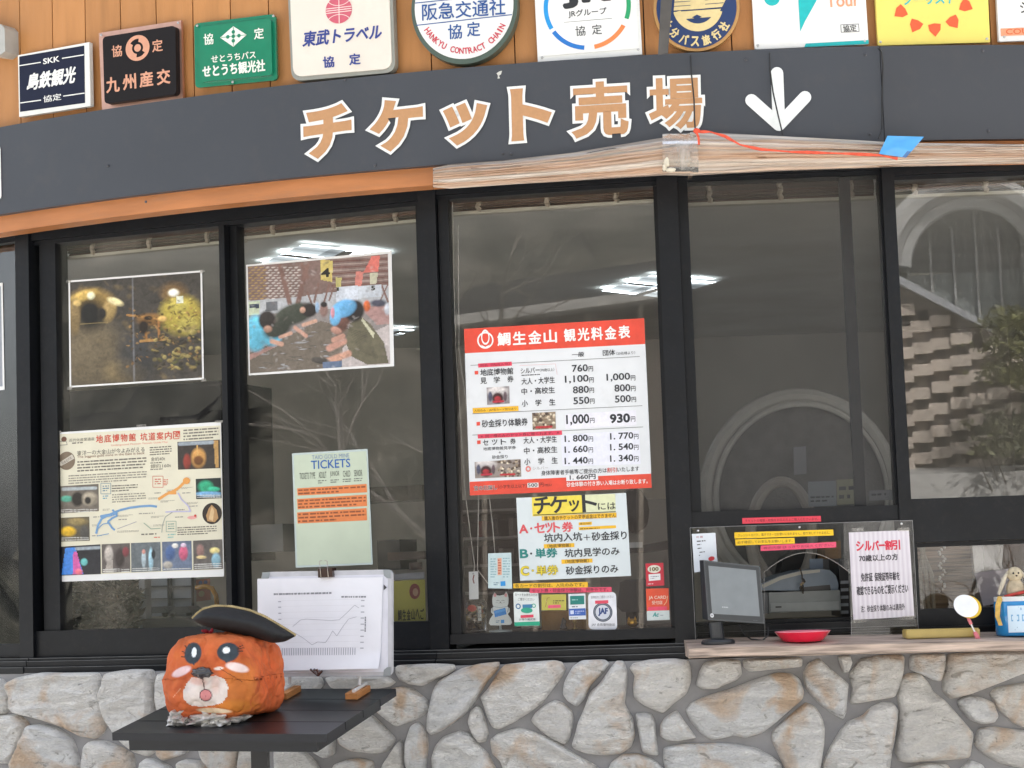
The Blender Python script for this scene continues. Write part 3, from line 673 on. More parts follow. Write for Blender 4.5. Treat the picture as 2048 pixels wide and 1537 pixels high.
# inner face of the base wall and the inside counter
ic = MB(); 
for S, a, b in ((FD, UD0, U(FD, 48, 1330)), (FA, uA[0], uA[6]), (FB, uB[1], uB[4])): ic.box(S, a, b, vBot-.04, vSill-.006, -.42, -.12, (.07, .065, .06))
ic.box(FC, uC[1], UC1, vI-.04, vI-.004, -.62, -.17, (.30, .24, .18)); ic.box(FC, uC[1]+.02, UC1, 0.06, vI-.041, -.60, -.30, (.10, .09, .08))
ic.build('inside_counter', 'room', office)
HC = Frame((0, 0, CEIL-.004), (1, 0, 0), (0, 1, 0))
for k, (q, lb) in enumerate((([(520, 523), (605, 483), (790, 500), (712, 548)], 'square ceiling light panel glowing above the gold panning photograph'),
                 ([(1203, 577), (1303, 545), (1443, 556), (1330, 592)], 'square ceiling light panel glowing behind the post left of the insect screen'),
                 ([(735, 661), (780, 652), (832, 655), (795, 668)], 'small far ceiling light panel glowing at the edge of the gold panning photograph'))):
    p = np.array(q, float); u, v = HC.uv(p[:, 0], p[:, 1]); P = HC.P(u, v, 0); ctr = P.mean(0)
    if np.linalg.norm(P[0]-P[2]) > 2.4: P = ctr+(P-ctr)
    t = thing('ceiling_light', lb, 'ceiling light', ctr, 'ceiling light panels')
    a = MB(); g = 12
    def lp(i, j): return (P[0]*(1-i/g)+P[1]*i/g)*(1-j/g)+(P[3]*(1-i/g)+P[2]*i/g)*j/g+np.array([0, 0, -.012])
    for i in range(g):
        for j in range(g):
            f = (.55, .05, .03, .02, .03, .12)[(i+j//6*2) % 6]*(1 if (j % 6) < 4 else .5); a.add([lp(i, j), lp(i+1, j), lp(i+1, j+1), lp(i, j+1)], [(0, 1, 2, 3)], (.84*f, .95*f, 1.0*f))
    a.build('diffuser', 'lamp', t)
    a = MB()
    for i0, i1, f in ((0, 1, .5), (1, 2, .5)):
        A = P[i0]*.5+P[(i0+1) % 4]*.5; B = P[(i0+2) % 4]*.5+P[(i0+3) % 4]*.5; d = B-A; nn = np.array([-d[1], d[0], 0]); nn = nn/np.linalg.norm(nn)*.025
        a.add([A-nn+[0, 0, -.0125-.01*i0], B-nn+[0, 0, -.0125-.01*i0], B+nn+[0, 0, -.0125-.01*i0], A+nn+[0, 0, -.0125-.01*i0]], [(0, 1, 2, 3)], (.4, .42, .45))
    a.build('grid_bar', 'plastic', t)
# rolled reed blinds at the head of each window
def blind(S, u0, u1, vtop, vlow, label):
    t = thing('rolled_blind', label, 'blind', S.P((u0+u1)/2, vlow, -.17), 'rolled reed blinds behind the panes')
    a = MB(); h = (vtop-vlow); n = 7
    for i in range(n): a.box(S, u0, u1, vlow+.012+h*i/n, vlow+.012+h*(i+.82)/n, -.20-.008*math.sin(math.pi*i/n), -.16+.02*math.sin(math.pi*(i+.5)/n), (.115*random.uniform(.8, 1.2), .078, .055))
    a.build('reed_roll', 'matte', t)
    b = MB(); b.box(S, u0, u1, vlow, vlow+.009, -.165, -.135, (.5, .47, .38)); b.box(S, u0, u1, vlow+h+.014, vlow+h+.034, -.2, -.15, (.45, .43, .36)); b.build('bar', 'plastic', t)
    for x in np.arange(u0+.10, u1-.03, .205): k = MB(); k.tube([S.P(x+.003*math.sin(q*2.2), vlow+.006+h*q/6, -.134+.006*math.sin(q*3)) for q in range(7)], .008, (.40, .34, .26), 6); k.build('cord_tie', 'matte', t)
blind(FA, uA[1]-.03, uA[2]+.02, V(FA, 250, 477, -.16), V(FA, 250, 510, -.16), 'rolled brown blind above the framed mine tunnel photograph')
blind(FA, uA[3]-.02, uA[4]+.03, V(FA, 700, 430, -.16), V(FA, 700, 461, -.16), 'rolled brown blind above the gold panning photograph')
blind(FB, uB[2]-.03, uB[3]+.03, V(FB, 1100, 394, -.16), V(FB, 1100, 421, -.16), 'rolled brown blind in the window with the red price board')
blind(FC, uC[2]-.03, uC[5], V(FC, 1540, 372, -.16), V(FC, 1540, 409, -.16), 'rolled dark blind behind the grey insect screen')
blind(FC, uC[6]-.02, UC1-.06, V(FC, 1930, 361, -.16), V(FC, 1930, 394, -.16), 'rolled dark blind in the window that mirrors the barn')
# ================================================================== what the panes mirror
def mirror(S, w, P):
    P = np.asarray(P, float); n = S.W; d = np.dot(P-S.O, n)-w
    return P-2*d[..., None]*n
hill = MB(); NA, NR = 260, 60; vs = []
for i in range(NA+1):
    az = math.radians(-128+215*i/NA)           # 0 = straight behind the camera, negative = left
    for k in range(NR+1):
        t = k/NR; rad = 20+34*t; hgt = 20*t**.75*(.05+.95*min(1, max(0, (i-72)/14)))
        q = mnoise.fractal(Vector((az*9, rad*.25, 4)), .7, 2.1, 7)
        rr = rad+2.5*q; vs.append((rr*math.sin(az), -rr*math.cos(az)+2, max(0, hgt+q*2.2*min(1, t*5))))
F_ = [(i*(NR+1)+k, (i+1)*(NR+1)+k, (i+1)*(NR+1)+k+1, i*(NR+1)+k+1) for i in range(NA) for k in range(NR)]
hill.add(vs, F_, (.05, .05, .03)); hb = hill.build('wooded_hill', 'forest', smooth=True); tag(hb, None, None, kind='structure')
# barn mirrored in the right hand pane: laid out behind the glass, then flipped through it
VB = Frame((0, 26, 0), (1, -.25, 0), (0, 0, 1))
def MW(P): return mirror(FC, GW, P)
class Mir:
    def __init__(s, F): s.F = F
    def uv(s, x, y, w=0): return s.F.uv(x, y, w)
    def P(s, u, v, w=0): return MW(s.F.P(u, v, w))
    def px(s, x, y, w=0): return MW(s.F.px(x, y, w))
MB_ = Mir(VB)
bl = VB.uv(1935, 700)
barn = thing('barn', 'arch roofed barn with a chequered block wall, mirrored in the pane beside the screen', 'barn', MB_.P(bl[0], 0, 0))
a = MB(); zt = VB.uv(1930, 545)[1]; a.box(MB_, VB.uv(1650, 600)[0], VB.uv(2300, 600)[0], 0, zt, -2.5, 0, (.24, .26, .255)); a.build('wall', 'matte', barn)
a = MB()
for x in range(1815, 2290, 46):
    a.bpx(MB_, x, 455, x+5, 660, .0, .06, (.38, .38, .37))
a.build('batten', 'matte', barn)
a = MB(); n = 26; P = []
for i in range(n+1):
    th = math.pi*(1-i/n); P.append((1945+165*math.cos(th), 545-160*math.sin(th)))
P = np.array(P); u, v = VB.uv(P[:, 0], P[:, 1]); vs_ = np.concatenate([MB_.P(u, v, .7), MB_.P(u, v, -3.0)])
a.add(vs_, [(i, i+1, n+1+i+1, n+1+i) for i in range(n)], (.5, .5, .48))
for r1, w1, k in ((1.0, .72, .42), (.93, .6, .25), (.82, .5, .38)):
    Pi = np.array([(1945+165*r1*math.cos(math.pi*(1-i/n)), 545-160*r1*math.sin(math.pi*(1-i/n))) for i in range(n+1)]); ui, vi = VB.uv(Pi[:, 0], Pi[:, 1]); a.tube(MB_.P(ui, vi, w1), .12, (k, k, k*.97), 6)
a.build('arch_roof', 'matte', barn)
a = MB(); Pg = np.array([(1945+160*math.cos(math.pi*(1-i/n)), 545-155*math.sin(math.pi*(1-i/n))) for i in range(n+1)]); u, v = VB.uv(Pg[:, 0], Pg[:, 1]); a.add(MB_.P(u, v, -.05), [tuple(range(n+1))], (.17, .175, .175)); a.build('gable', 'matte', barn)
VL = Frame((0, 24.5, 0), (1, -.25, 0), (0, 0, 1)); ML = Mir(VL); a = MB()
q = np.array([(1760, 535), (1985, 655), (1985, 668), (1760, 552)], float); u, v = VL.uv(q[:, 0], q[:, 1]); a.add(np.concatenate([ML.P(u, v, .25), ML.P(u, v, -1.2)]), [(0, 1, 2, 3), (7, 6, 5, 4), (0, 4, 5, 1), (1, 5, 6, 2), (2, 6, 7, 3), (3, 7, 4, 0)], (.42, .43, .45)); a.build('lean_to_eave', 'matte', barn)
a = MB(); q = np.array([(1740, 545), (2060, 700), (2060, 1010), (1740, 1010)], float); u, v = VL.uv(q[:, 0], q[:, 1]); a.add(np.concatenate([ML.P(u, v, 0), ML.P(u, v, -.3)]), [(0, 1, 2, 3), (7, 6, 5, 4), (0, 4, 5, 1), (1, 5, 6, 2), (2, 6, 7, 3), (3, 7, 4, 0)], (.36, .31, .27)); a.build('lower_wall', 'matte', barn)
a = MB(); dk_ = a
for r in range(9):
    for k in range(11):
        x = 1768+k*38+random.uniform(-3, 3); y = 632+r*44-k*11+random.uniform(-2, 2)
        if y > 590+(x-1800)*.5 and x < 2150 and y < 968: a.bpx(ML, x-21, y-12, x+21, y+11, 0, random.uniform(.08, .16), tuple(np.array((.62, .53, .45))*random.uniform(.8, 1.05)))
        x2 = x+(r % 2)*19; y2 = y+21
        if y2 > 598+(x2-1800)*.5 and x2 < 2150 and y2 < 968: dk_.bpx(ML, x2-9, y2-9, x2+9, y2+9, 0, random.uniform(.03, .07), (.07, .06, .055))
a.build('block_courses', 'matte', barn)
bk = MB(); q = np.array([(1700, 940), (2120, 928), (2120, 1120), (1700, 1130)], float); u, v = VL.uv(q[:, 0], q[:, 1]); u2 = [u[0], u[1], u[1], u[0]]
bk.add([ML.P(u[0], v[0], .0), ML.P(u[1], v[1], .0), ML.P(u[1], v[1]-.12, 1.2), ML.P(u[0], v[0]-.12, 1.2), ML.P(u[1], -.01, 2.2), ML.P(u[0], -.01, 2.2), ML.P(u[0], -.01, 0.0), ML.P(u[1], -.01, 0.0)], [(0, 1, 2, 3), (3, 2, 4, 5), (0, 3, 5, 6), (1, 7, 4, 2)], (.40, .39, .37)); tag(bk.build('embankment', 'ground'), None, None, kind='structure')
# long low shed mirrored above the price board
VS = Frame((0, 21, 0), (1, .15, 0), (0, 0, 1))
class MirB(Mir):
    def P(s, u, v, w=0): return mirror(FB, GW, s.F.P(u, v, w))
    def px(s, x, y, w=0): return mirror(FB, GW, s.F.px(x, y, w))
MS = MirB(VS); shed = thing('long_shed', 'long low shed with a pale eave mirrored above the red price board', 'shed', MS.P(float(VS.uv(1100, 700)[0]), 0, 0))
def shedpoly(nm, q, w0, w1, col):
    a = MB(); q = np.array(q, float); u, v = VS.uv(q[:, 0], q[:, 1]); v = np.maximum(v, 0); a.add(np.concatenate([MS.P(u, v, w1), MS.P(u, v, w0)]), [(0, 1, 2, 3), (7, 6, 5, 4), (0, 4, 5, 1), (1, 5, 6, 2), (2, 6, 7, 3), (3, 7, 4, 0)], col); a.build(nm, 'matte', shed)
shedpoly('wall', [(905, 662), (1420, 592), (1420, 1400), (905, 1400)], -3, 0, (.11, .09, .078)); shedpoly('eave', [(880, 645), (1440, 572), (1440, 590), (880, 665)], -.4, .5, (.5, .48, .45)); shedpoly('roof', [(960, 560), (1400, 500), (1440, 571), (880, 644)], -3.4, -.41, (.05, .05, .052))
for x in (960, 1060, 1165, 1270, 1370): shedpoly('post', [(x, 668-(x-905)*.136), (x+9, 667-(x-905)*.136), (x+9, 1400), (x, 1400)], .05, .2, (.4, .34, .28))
VG = Frame((0, 22, 0), (1, 0, 0), (0, 0, 1)); MG = Mir(VG); a = MB(); lv = []; lf = []; lc = []
for _ in range(2600):
    x, y = random.choice([2010, 2060, 2110])+random.gauss(0, 26), random.choice([640, 690, 745])+random.gauss(0, 13); w = random.gauss(0, .35); p = MG.px(x, y, w); A = rng.normal(0, .022, 3); B = rng.normal(0, .022, 3); n0 = len(lv); lv += [p-A, p+B, p+A, p-B]; lf.append((n0, n0+1, n0+2, n0+3)); k = random.uniform(.5, 1.3); lc.append((.17*k, .17*k, .06*k))
for _ in range(1500):
    x, y = random.choice([2000, 2050, 2100])+random.gauss(0, 26), random.choice([850, 890])+random.gauss(0, 13); w = random.gauss(0, .35); p = MG.px(x, y, w); A = rng.normal(0, .02, 3); B = rng.normal(0, .02, 3); n0 = len(lv); lv += [p-A, p+B, p+A, p-B]; lf.append((n0, n0+1, n0+2, n0+3)); k = random.uniform(.5, 1.2); lc.append((.15*k, .15*k, .08*k))
a.add(lv, lf, lc); bush = thing('bush', 'yellow green bush mirrored in the pane in front of the barn', 'bush', MG.P(VG.uv(2060, 800)[0], 0, 0)); a.build('foliage', 'leaf', bush)
a = MB(); bx_ = MG.P(VG.uv(2060, 800)[0], 0, 0)
for k in range(7): a.tube([bx_+np.array([0, 0, 0.0]), bx_+np.array([random.uniform(-.2, .2), 0, .9]), bx_+np.array([random.uniform(-.7, .5), random.uniform(-.3, .3), 2.4])], [.03, .02, .006], (.12, .1, .08), 5)
a.build('stem', 'matte', bush)
def bare_tree(S, w, D, px0, py0, H, seed, col, label):
    r = random.Random(seed); base = mirror(S, w, Frame((0, D, 0), (1, 0, 0), (0, 0, 1)).px(px0, py0)); base[2] = 0
    t = thing('bare_tree', label, 'tree', base, 'bare trees mirrored in the panes'); tk = MB(); br = MB()
    def grow(p, d, L, rad, lev, mb):
        pts = [np.array(p)]; q = np.array(p); dd = np.array(d)
        for k in range(4):
            dd = dd+np.array([r.gauss(0, .13), r.gauss(0, .13), r.gauss(.02, .08)]); dd /= np.linalg.norm(dd); q = q+dd*L/4; pts.append(q.copy())
        mb.tube(pts, [rad*(1-.16*k) for k in range(5)], col, 5)
        if lev < 4:
            for _ in range(4 if lev < 3 else 3):
                k = r.randint(1, 4); nd = dd+np.array([r.gauss(0, .75), r.gauss(0, .75), r.gauss(.1, .4)]); grow(pts[k], nd/np.linalg.norm(nd), L*r.uniform(.5, .75), rad*.5, lev+1, br)
    grow(base, (0, 0, 1), H*.42, H*.018, 0, tk); tk.build('trunk', 'matte', t); br.build('branches', 'matte', t)
bare_tree(FA, GW, 15, 880, 900, 3.6, 3, (.30, .27, .24), 'pale bare tree mirrored behind the ticket price sheet')
bare_tree(FB, GW, 17, 1000, 700, 5.5, 5, (.2, .18, .15), 'dark bare tree mirrored in the window above the red price board')
bare_tree(FC, GW, 13, 1900, 960, 2.2, 8, (.15, .13, .11), 'small bare tree mirrored low in front of the barn')

# ================================================================== the long sign band with its lettering
band = thing('sign_band', 'long dark grey sign band reading チケット売場 with a white down arrow', 'sign', CY.P(0, vbb, .02))
a = MB(); a.box(CY, wu0, U(CY, 1765, 200, .02)-.001, vbb, vbt, -.03, .02, c('#41444a'), 90); a.build('panel', 'band_metal', band)
a = MB(); a.box(CY, U(CY, 1765, 200, .02)+.001, wu1, vbb+.004, vbt-.001, -.03, .0205, c('#414348'), 30); a.build('panel', 'band_metal', band)
ch = [('チ', 655, 263, 106, 112), ('ケ', 794, 250, 114, 112), ('ッ', 931, 248, 96, 92), ('ト', 1062, 228, 90, 114), ('売', 1200, 219, 126, 124), ('場', 1351, 207, 122, 118)]
q = Q(CY, .02, [(0, 262), (2048, 95), (2048, 318), (0, 428)])
ow, ob = MB(), MB()
for k, (s_, cx, cy, w, h) in enumerate(ch):
    T = CY.tan(cx, cy, .02); qq = Q(T, 0.004, [(cx-100, cy+10), (cx+100, cy-10), (cx+100, cy+190), (cx-100, cy+210)]); sl = (-.15, -.12, -.10, -.085, -.065, -.05)[k]
    qq.q = np.array([(cx-100, cy-100-100*sl), (cx+100, cy-100+100*sl), (cx+105, cy+100+100*(sl+.01)), (cx-95, cy+100-100*(sl+.01))], float)
    qq.outlined(ow, cx, cy, w-18, h-18, s_, c('#e2e4e2'), 0, 9.5 if k < 4 else (8 if k == 4 else 7.2)); qq.outlined(ob, cx, cy, w-18, h-18, s_, c('#b88a60'), .0012, 4.2 if k < 4 else (2.4 if k == 4 else 1.5))
qa = Q(CY.tan(1556, 200, .02), .003, [(1490, 140), (1625, 133), (1630, 262), (1495, 270)])
def cap(mb, a_, b_, th, col, dw):
    a_, b_ = np.array(a_, float), np.array(b_, float); d = (b_-a_)/np.linalg.norm(b_-a_); ang = math.atan2(d[1], d[0]); P = []
    for k in range(9): t = ang+math.pi/2+math.pi*k/8; P.append(a_+th/2*np.array([math.cos(t), math.sin(t)]))
    for k in range(9): t = ang-math.pi/2+math.pi*k/8; P.append(b_+th/2*np.array([math.cos(t), math.sin(t)]))
    qa.poly(mb, P, col, dw)
ar = MB()
cap(ar, (1554, 147), (1558, 250), 25, c('#dfe3e2'), 0); cap(ar, (1503, 201), (1558, 250), 25, c('#dfe3e2'), .0002); cap(ar, (1610, 195), (1558, 250), 25, c('#dfe3e2'), .0004)
ow.build('letter_outline', 'ink', band); ob.build('lettering', 'ink', band); ar.build('arrow', 'ink', band)
a = MB()    # edge of the next word at the far end of the band
q0 = Q(CY.tan(0, 350, .02), .003, [(-120, 300), (4, 290), (6, 400), (-118, 410)])
q0.text(a, -50, 350, 104, 110, '口', c('#e2e4e2'), 0, .07, 0, 4); a.build('letter_outline', 'ink', band)
a = MB()
for (x, y) in ((216, 332), (292, 404), (690, 160), (750, 331), (1022, 308), (1006, 307), (1492, 120), (1731, 110), (1740, 269), (1966, 102), (1977, 262)):
    T = CY.tan(x, y, .022); a.lathe(T.px(x, y), [(.0042, 0), (.004, .002), (.0015, .0035)], (.10, .10, .11), 10, ax=(Vector(T.U), Vector(T.V), Vector(T.W)))
a.build('bolts', 'metal', band)
a = MB(); qs = Q(CY.tan(998, 150, .02), .002, [(900, 100), (1100, 90), (1100, 190), (900, 200)])
qs.poly(a, [(993, 147), (999, 143), (1004, 142), (1002, 149), (998, 152), (1000, 157), (995, 158), (996, 152)], (.6, .6, .55), 0); a.build('splash_mark', 'ink', band)

# ================================================================== travel agency signs on the boards
GRP = 'agency signs on the orange boards'
def sign(label, quad, zoom, th=.018, stand=.0, name='agency_sign'):
    z = Q(None, 0, quad, zoom); ctr = z.img(z.q).mean(0); T = CY.tan(float(ctr[0]), float(ctr[1]), -.03+stand)
    q = Q(T, .012, quad, zoom); q.th = th; q.front = q.w+th
    t = thing(name, label, 'sign', T.px(float(ctr[0]), float(ctr[1]), 0), GRP); return q, t
def bolts(q, t, pts, r=.005):
    for p in pts:
        a = MB(); a.lathe(q.wl(p, q.th), [(r, 0), (r*.9, .0025), (r*.3, .004)], (.55, .55, .55), 10, ax=(Vector(q.S.U), Vector(q.S.V), Vector(q.S.W))); a.build('bolt', 'metal', t)
Z1, Z2, Z3 = (0, 0, 2.926), (560, 0, 2.695), (1288, 0, 2.695)
# 1
q, t = sign('white framed navy sign reading 島鉄観光', [(105, 325), (522, 248), (530, 622), (112, 686)], Z1)
a = MB(); q.body(a, .016, c('#dcdcd6')); a.build('frame', 'enamel', t); q.th = .016
a = MB(); q.body(a, .001, c('#1d2236'), quad=[(112, 333), (492, 268), (497, 603), (117, 656)], w0=.016); a.build('panel', 'dull_plate', t)
a = MB(); w_c = c('#e2e2de'); d = .018
for L in (((113, 386), (238, 366)), ((363, 343), (491, 322)), ((118, 604), (240, 587)), ((370, 564), (495, 546))): q.line(a, L, 6, w_c, d)
q.text(a, 300, 353, 96, 34, 'SKK', w_c, d, .03); q.text(a, 300, 460, 290, 100, '島鉄観光', w_c, d, .035, .25); q.text(a, 306, 574, 106, 40, '協定', w_c, d, .01); a.build('lettering', 'ink', t)
# 2
q, t = sign('copper framed black sign reading 九州産交', [(578, 195), (1060, 120), (1070, 580), (597, 645)], Z1)
a = MB(); q.body(a, .010, c('#c99f8e')); a.build('frame', 'metal', t)
a = MB(); q.body(a, .022, c('#1c191a'), 26, [(600, 218), (1026, 150), (1032, 553), (612, 610)], .010); a.build('plate', 'dull_plate', t)
a = MB(); d = .033; k = c('#cf967a'); q.text(a, 684, 300, 60, 68, '協', k, d, .02); q.text(a, 921, 268, 62, 72, '定', k, d, .02)
q.ell(a, 805, 282, 70, 75, k, d, 32, 0, 360, .72); q.ell(a, 805, 282, 20, 22, k, d)
q.ell(a, 805, 282, 52, 56, k, d, 14, 100, 215, .62); q.ell(a, 805, 282, 52, 56, k, d, 14, -80, 35, .62)
for i, (s_, x, y) in enumerate((('九', 660, 497), ('州', 757, 480), ('産', 856, 464), ('交', 957, 450))): q.text(a, x, y, 80, 92, s_, k, d, .03)
a.build('lettering', 'ink', t); bolts(q, t, [(594, 207), (1043, 136)], .004)
# 3
q, t = sign('green embossed sign reading せとうち観光社', [(1135, 140), (1612, 82), (1622, 470), (1142, 517)], Z1)
a = MB(); q.body(a, .010, c('#0a7a5c'), 28); a.build('frame', 'shiny', t)
a = MB(); q.body(a, .012, c('#0b7a5b'), 22, [(1163, 160), (1585, 108), (1592, 440), (1170, 482)], .010); a.build('plate', 'shiny', t)
a = MB(); d = .0235; k = c('#dfe5da'); q.text(a, 1220, 230, 58, 66, '協', k, d, .02); q.text(a, 1515, 197, 58, 66, '定', k, d, .02)
q.poly(a, [(1365, 155), (1443, 205), (1365, 275), (1288, 222)], k, d); g_ = c('#0b7a5b')
for (x, y) in ((1365, 188), (1365, 240), (1333, 217), (1398, 210), (1365, 214)): q.ell(a, x, y, 10, 11, g_, d+.001)
q.line(a, [(1365, 160), (1365, 270)], 3, g_, d+.0012); q.line(a, [(1293, 221), (1438, 206)], 3, g_, d+.0014)
q.text(a, 1366, 334, 262, 44, 'せとうちバス', k, d, .02); q.text(a, 1368, 402, 368, 72, 'せとうち観光社', k, d, .035); a.build('lettering', 'ink', t); bolts(q, t, [(1155, 152), (1601, 95), (1362, 482)], .004)
# 4
q, t = sign('cream rounded sign with a pink ball emblem reading 東武トラベル', [(38, -140), (600, -205), (622, 390), (62, 440)], Z2)
a = MB(); q.body(a, .030, c('#8f9089'), 60); a.build('frame', 'plastic', t)
a = MB(); q.body(a, .004, c('#ddd5c9'), 52, [(50, -125), (583, -188), (603, 370), (72, 416)], .030); a.build('panel', 'enamel', t)
a = MB(); d = .0352; k = c('#2d3d86'); q.ell(a, 317, 55, 71, 73, c('#c65a6c'), d)
wc = c('#e6d9d2')
for yy in (-12, 0, 12): q.line(a, [(248, 62+yy), (386, 46+yy)], 4, wc, d+.0006)
q.line(a, [(317, -16), (319, 127)], 4, wc, d+.0008); q.ell(a, 317, -18, 68, 50, wc, d+.001, 20, 25, 155, .94); q.ell(a, 317, 128, 68, 50, wc, d+.0011, 20, 205, 335, .94)
q.text(a, 334, 192, 430, 84, '東武トラベル', k, d, .03, .2); q.text(a, 262, 335, 62, 62, '協', k, d, .03); q.text(a, 403, 320, 62, 62, '定', k, d, .03); a.build('lettering', 'ink', t)
# 5
q, t = sign('round white sign with green rim reading 阪急交通社', [(705, -230), (1275, -270), (1285, 300), (715, 340)], Z2)
def disc(q, cx, cy, rx, ry, w0, w1, col, mb, n=56):
    ex, ey = q.dirs(cx, cy); P = [np.array([cx, cy])+ex*rx*math.cos(2*math.pi*i/n)+ey*ry*math.sin(2*math.pi*i/n) for i in range(n)]; mb.prism(q.S, q.img(P), q.w+w0, q.w+w1, col)
a = MB(); disc(q, 994, 40, 286, 306, 0, .036, c('#49584f'), a); a.build('rim', 'plastic', t)
a = MB(); disc(q, 992, 34, 266, 284, .036, .039, c('#dfe0de'), a); a.build('panel', 'enamel', t)
a = MB(); d = .040; k = c('#24508f'); q.line(a, [(735, 138), (1250, 80)], 5, k, d); q.line(a, [(728, 18), (1245, -35)], 5, k, d)
q.text(a, 990, 52, 450, 92, '阪急交通社', k, d+.0004, .012); q.text(a, 943, 172, 76, 80, '協', k, d, .015); q.text(a, 1043, 158, 72, 80, '定', k, d, .015)
msg = 'HANKYU CONTRACT CHAIN'
for i, s_ in enumerate(msg):
    if s_ == ' ': continue
    th = math.radians(147-(147-27)*i/(len(msg)-1)); x, y = 990+232*math.cos(th), 37+242*math.sin(th)-4; q.text(a, x, y, 9 if s_ == 'I' else 24, 34, s_, c('#c2384a'), d, .03, 0, 3, rot=math.degrees(math.pi/2-th)*-1*-1*-1)
a.build('lettering', 'ink', t)
# 6
q, t = sign('square white sign with a broken coloured ring reading JRグループ 協定', [(1362, -240), (1920, -288), (1952, 295), (1390, 340)], Z2)
a = MB(); q.body(a, .012, c('#e4e5e3')); a.build('frame', 'enamel', t); q.th = .012
a = MB(); q.body(a, .003, c('#e6e6e4'), 6, [(1376, -225), (1906, -270), (1936, 262), (1402, 305)], .012); a.build('panel', 'enamel', t)
a = MB(); d = .016
for (a0, a1, col) in ((152, 205, '#1b8fd2'), (97, 147, '#1b6fbe'), (32, 83, '#ef8247'), (-28, 22, '#1f9a63')): q.ell(a, 1656, 36, 235, 233, c(col), d, 18, a0, a1, .90)
q.text(a, 1655, -20, 268, 120, 'JR', c('#26282c'), d, .09); q.text(a, 1657, 70, 206, 44, 'JRグループ', c('#2c2e33'), d, .012); q.line(a, [(1530, 122), (1790, 100)], 2, c('#444444'), d)
q.text(a, 1619, 168, 54, 54, '協', c('#33363a'), d, .006); q.text(a, 1708, 160, 54, 54, '定', c('#33363a'), d, .006); a.build('lettering', 'ink', t); bolts(q, t, [(1413, 312), (1930, 268)], .004)
# 7
q, t = sign('round navy and gold sign behind the bracket reading 大分バス旅行社', [(50, -180), (512, -190), (516, 272), (54, 282)], Z3)
a = MB(); disc(q, 283, 44, 232, 234, 0, .022, c('#b98d55'), a); a.build('rim', 'plastic', t)
a = MB(); disc(q, 283, 43, 216, 218, .022, .025, c('#1c3462'), a); a.build('panel', 'enamel', t)
a = MB(); d = .026; k = c('#d8c48e'); q.ell(a, 290, 30, 136, 140, k, d, 30, 15, 165, .70)
q.poly(a, [(165, 0), (450, -20), (420, 40), (160, 60)], k, d+.0004); q.poly(a, [(160, 66), (415, 48), (395, 90), (205, 105)], k, d+.0006)
for y in (5, 28, 52): q.line(a, [(160, y+8), (250, y+2)], 3, c('#1c3462'), d+.001); q.line(a, [(330, y-4), (430, y-12)], 3, c('#1c3462'), d+.0013)
q.poly(a, [(258, 95), (285, 80), (312, 92), (285, 104)], c('#1c3462'), d+.0015)
msg = '大分バス旅行社'
for i, s_ in enumerate(msg):
    th = math.radians(152-(152-33)*i/6); x, y = 283+176*math.cos(th), 46+178*math.sin(th); q.text(a, x, y, 46, 56, s_, k, d, .045, 0, 3, rot=-math.degrees(math.pi/2-th))
a.build('lettering', 'ink', t); bolts(q, t, [(300, 247)], .004)
# 8
q, t = sign('white sign with a teal swoosh and orange Tour lettering', [(566, -330), (1172, -362), (1211, 240), (597, 268)], Z3)
a = MB(); q.body(a, .012, c('#e9e9e6'), 12); a.build('panel', 'enamel', t); q.th = .012
a = MB(); d = .0135; k = c('#17b0b2'); q.ell(a, 690, -8, 42, 40, k, d); q.poly(a, [(820, -260), (960, -270), (932, 0), (905, 50), (868, 115), (842, 172), (832, 0)], k, d)
q.text(a, 1072, 2, 180, 72, 'Tour', c('#ef9d77'), d, .02); q.rect(a, 1060, 131, 1160, 175, c('#77777a'), d); q.rect(a, 1064, 135, 1156, 171, c('#e9e9e6'), d+.0006); q.text(a, 1109, 153, 74, 36, '協定', c('#333333'), d+.0012, .02)
q.poly(a, [(872, 236), (1211, 217), (1211, 238), (864, 256)], k, d); a.build('lettering', 'ink', t); bolts(q, t, [(613, 246), (1190, 222)], .004)
# 9
q, t = sign('yellow sign with a ring of orange triangles reading ツーリスト', [(1228, -340), (1838, -362), (1866, 229), (1262, 247)], Z3)
a = MB(); q.body(a, .012, c('#e7d56c'), 8); a.build('panel', 'enamel', t); q.th = .012
a = MB(); d = .0135; q.text(a, 1538, -4, 280, 58, 'ツーリスト', c('#33b1b8'), d, .03, .15)
for i in range(12):
    th = math.radians(90-5+30*i); cx, cy = 1550+207*math.cos(th), -60+222*math.sin(th); dx, dy = math.cos(th), math.sin(th); px_, py_ = -dy, dx
    q.poly(a, [(cx+dx*38, cy+dy*38), (cx+dx*4-px_*0+px_*30, cy+dy*4+py_*30), (cx-dx*28+px_*34, cy-dy*28+py_*34), (cx-dx*34, cy-dy*34), (cx-dx*28-px_*34, cy-dy*28-py_*34), (cx+dx*4-px_*30, cy+dy*4-py_*30)], c('#ef5a33'), d)
a.build('lettering', 'ink', t); bolts(q, t, [(1274, 228), (1848, 211)], .004)
# 10
q, t = sign('white sign with an orange coupon strip at the right edge of the row', [(1888, -300), (2440, -330), (2476, 205), (1914, 226)], Z3)
a = MB(); q.body(a, .012, c('#e6e5e3'), 8); a.build('panel', 'enamel', t); q.th = .012
a = MB(); d = .0135; q.poly(a, [(1922, 155), (2466, 132), (2468, 172), (1924, 196)], c('#e59a76'), d); q.text(a, 2070, 168, 240, 30, 'COUPON', c('#d3683f'), d+.0006, .03); q.text(a, 2056, 40, 60, 62, 'ジ', c('#3a3a3e'), d, .01)
a.build('lettering', 'ink', t); bolts(q, t, [(1942, 200)], .004)

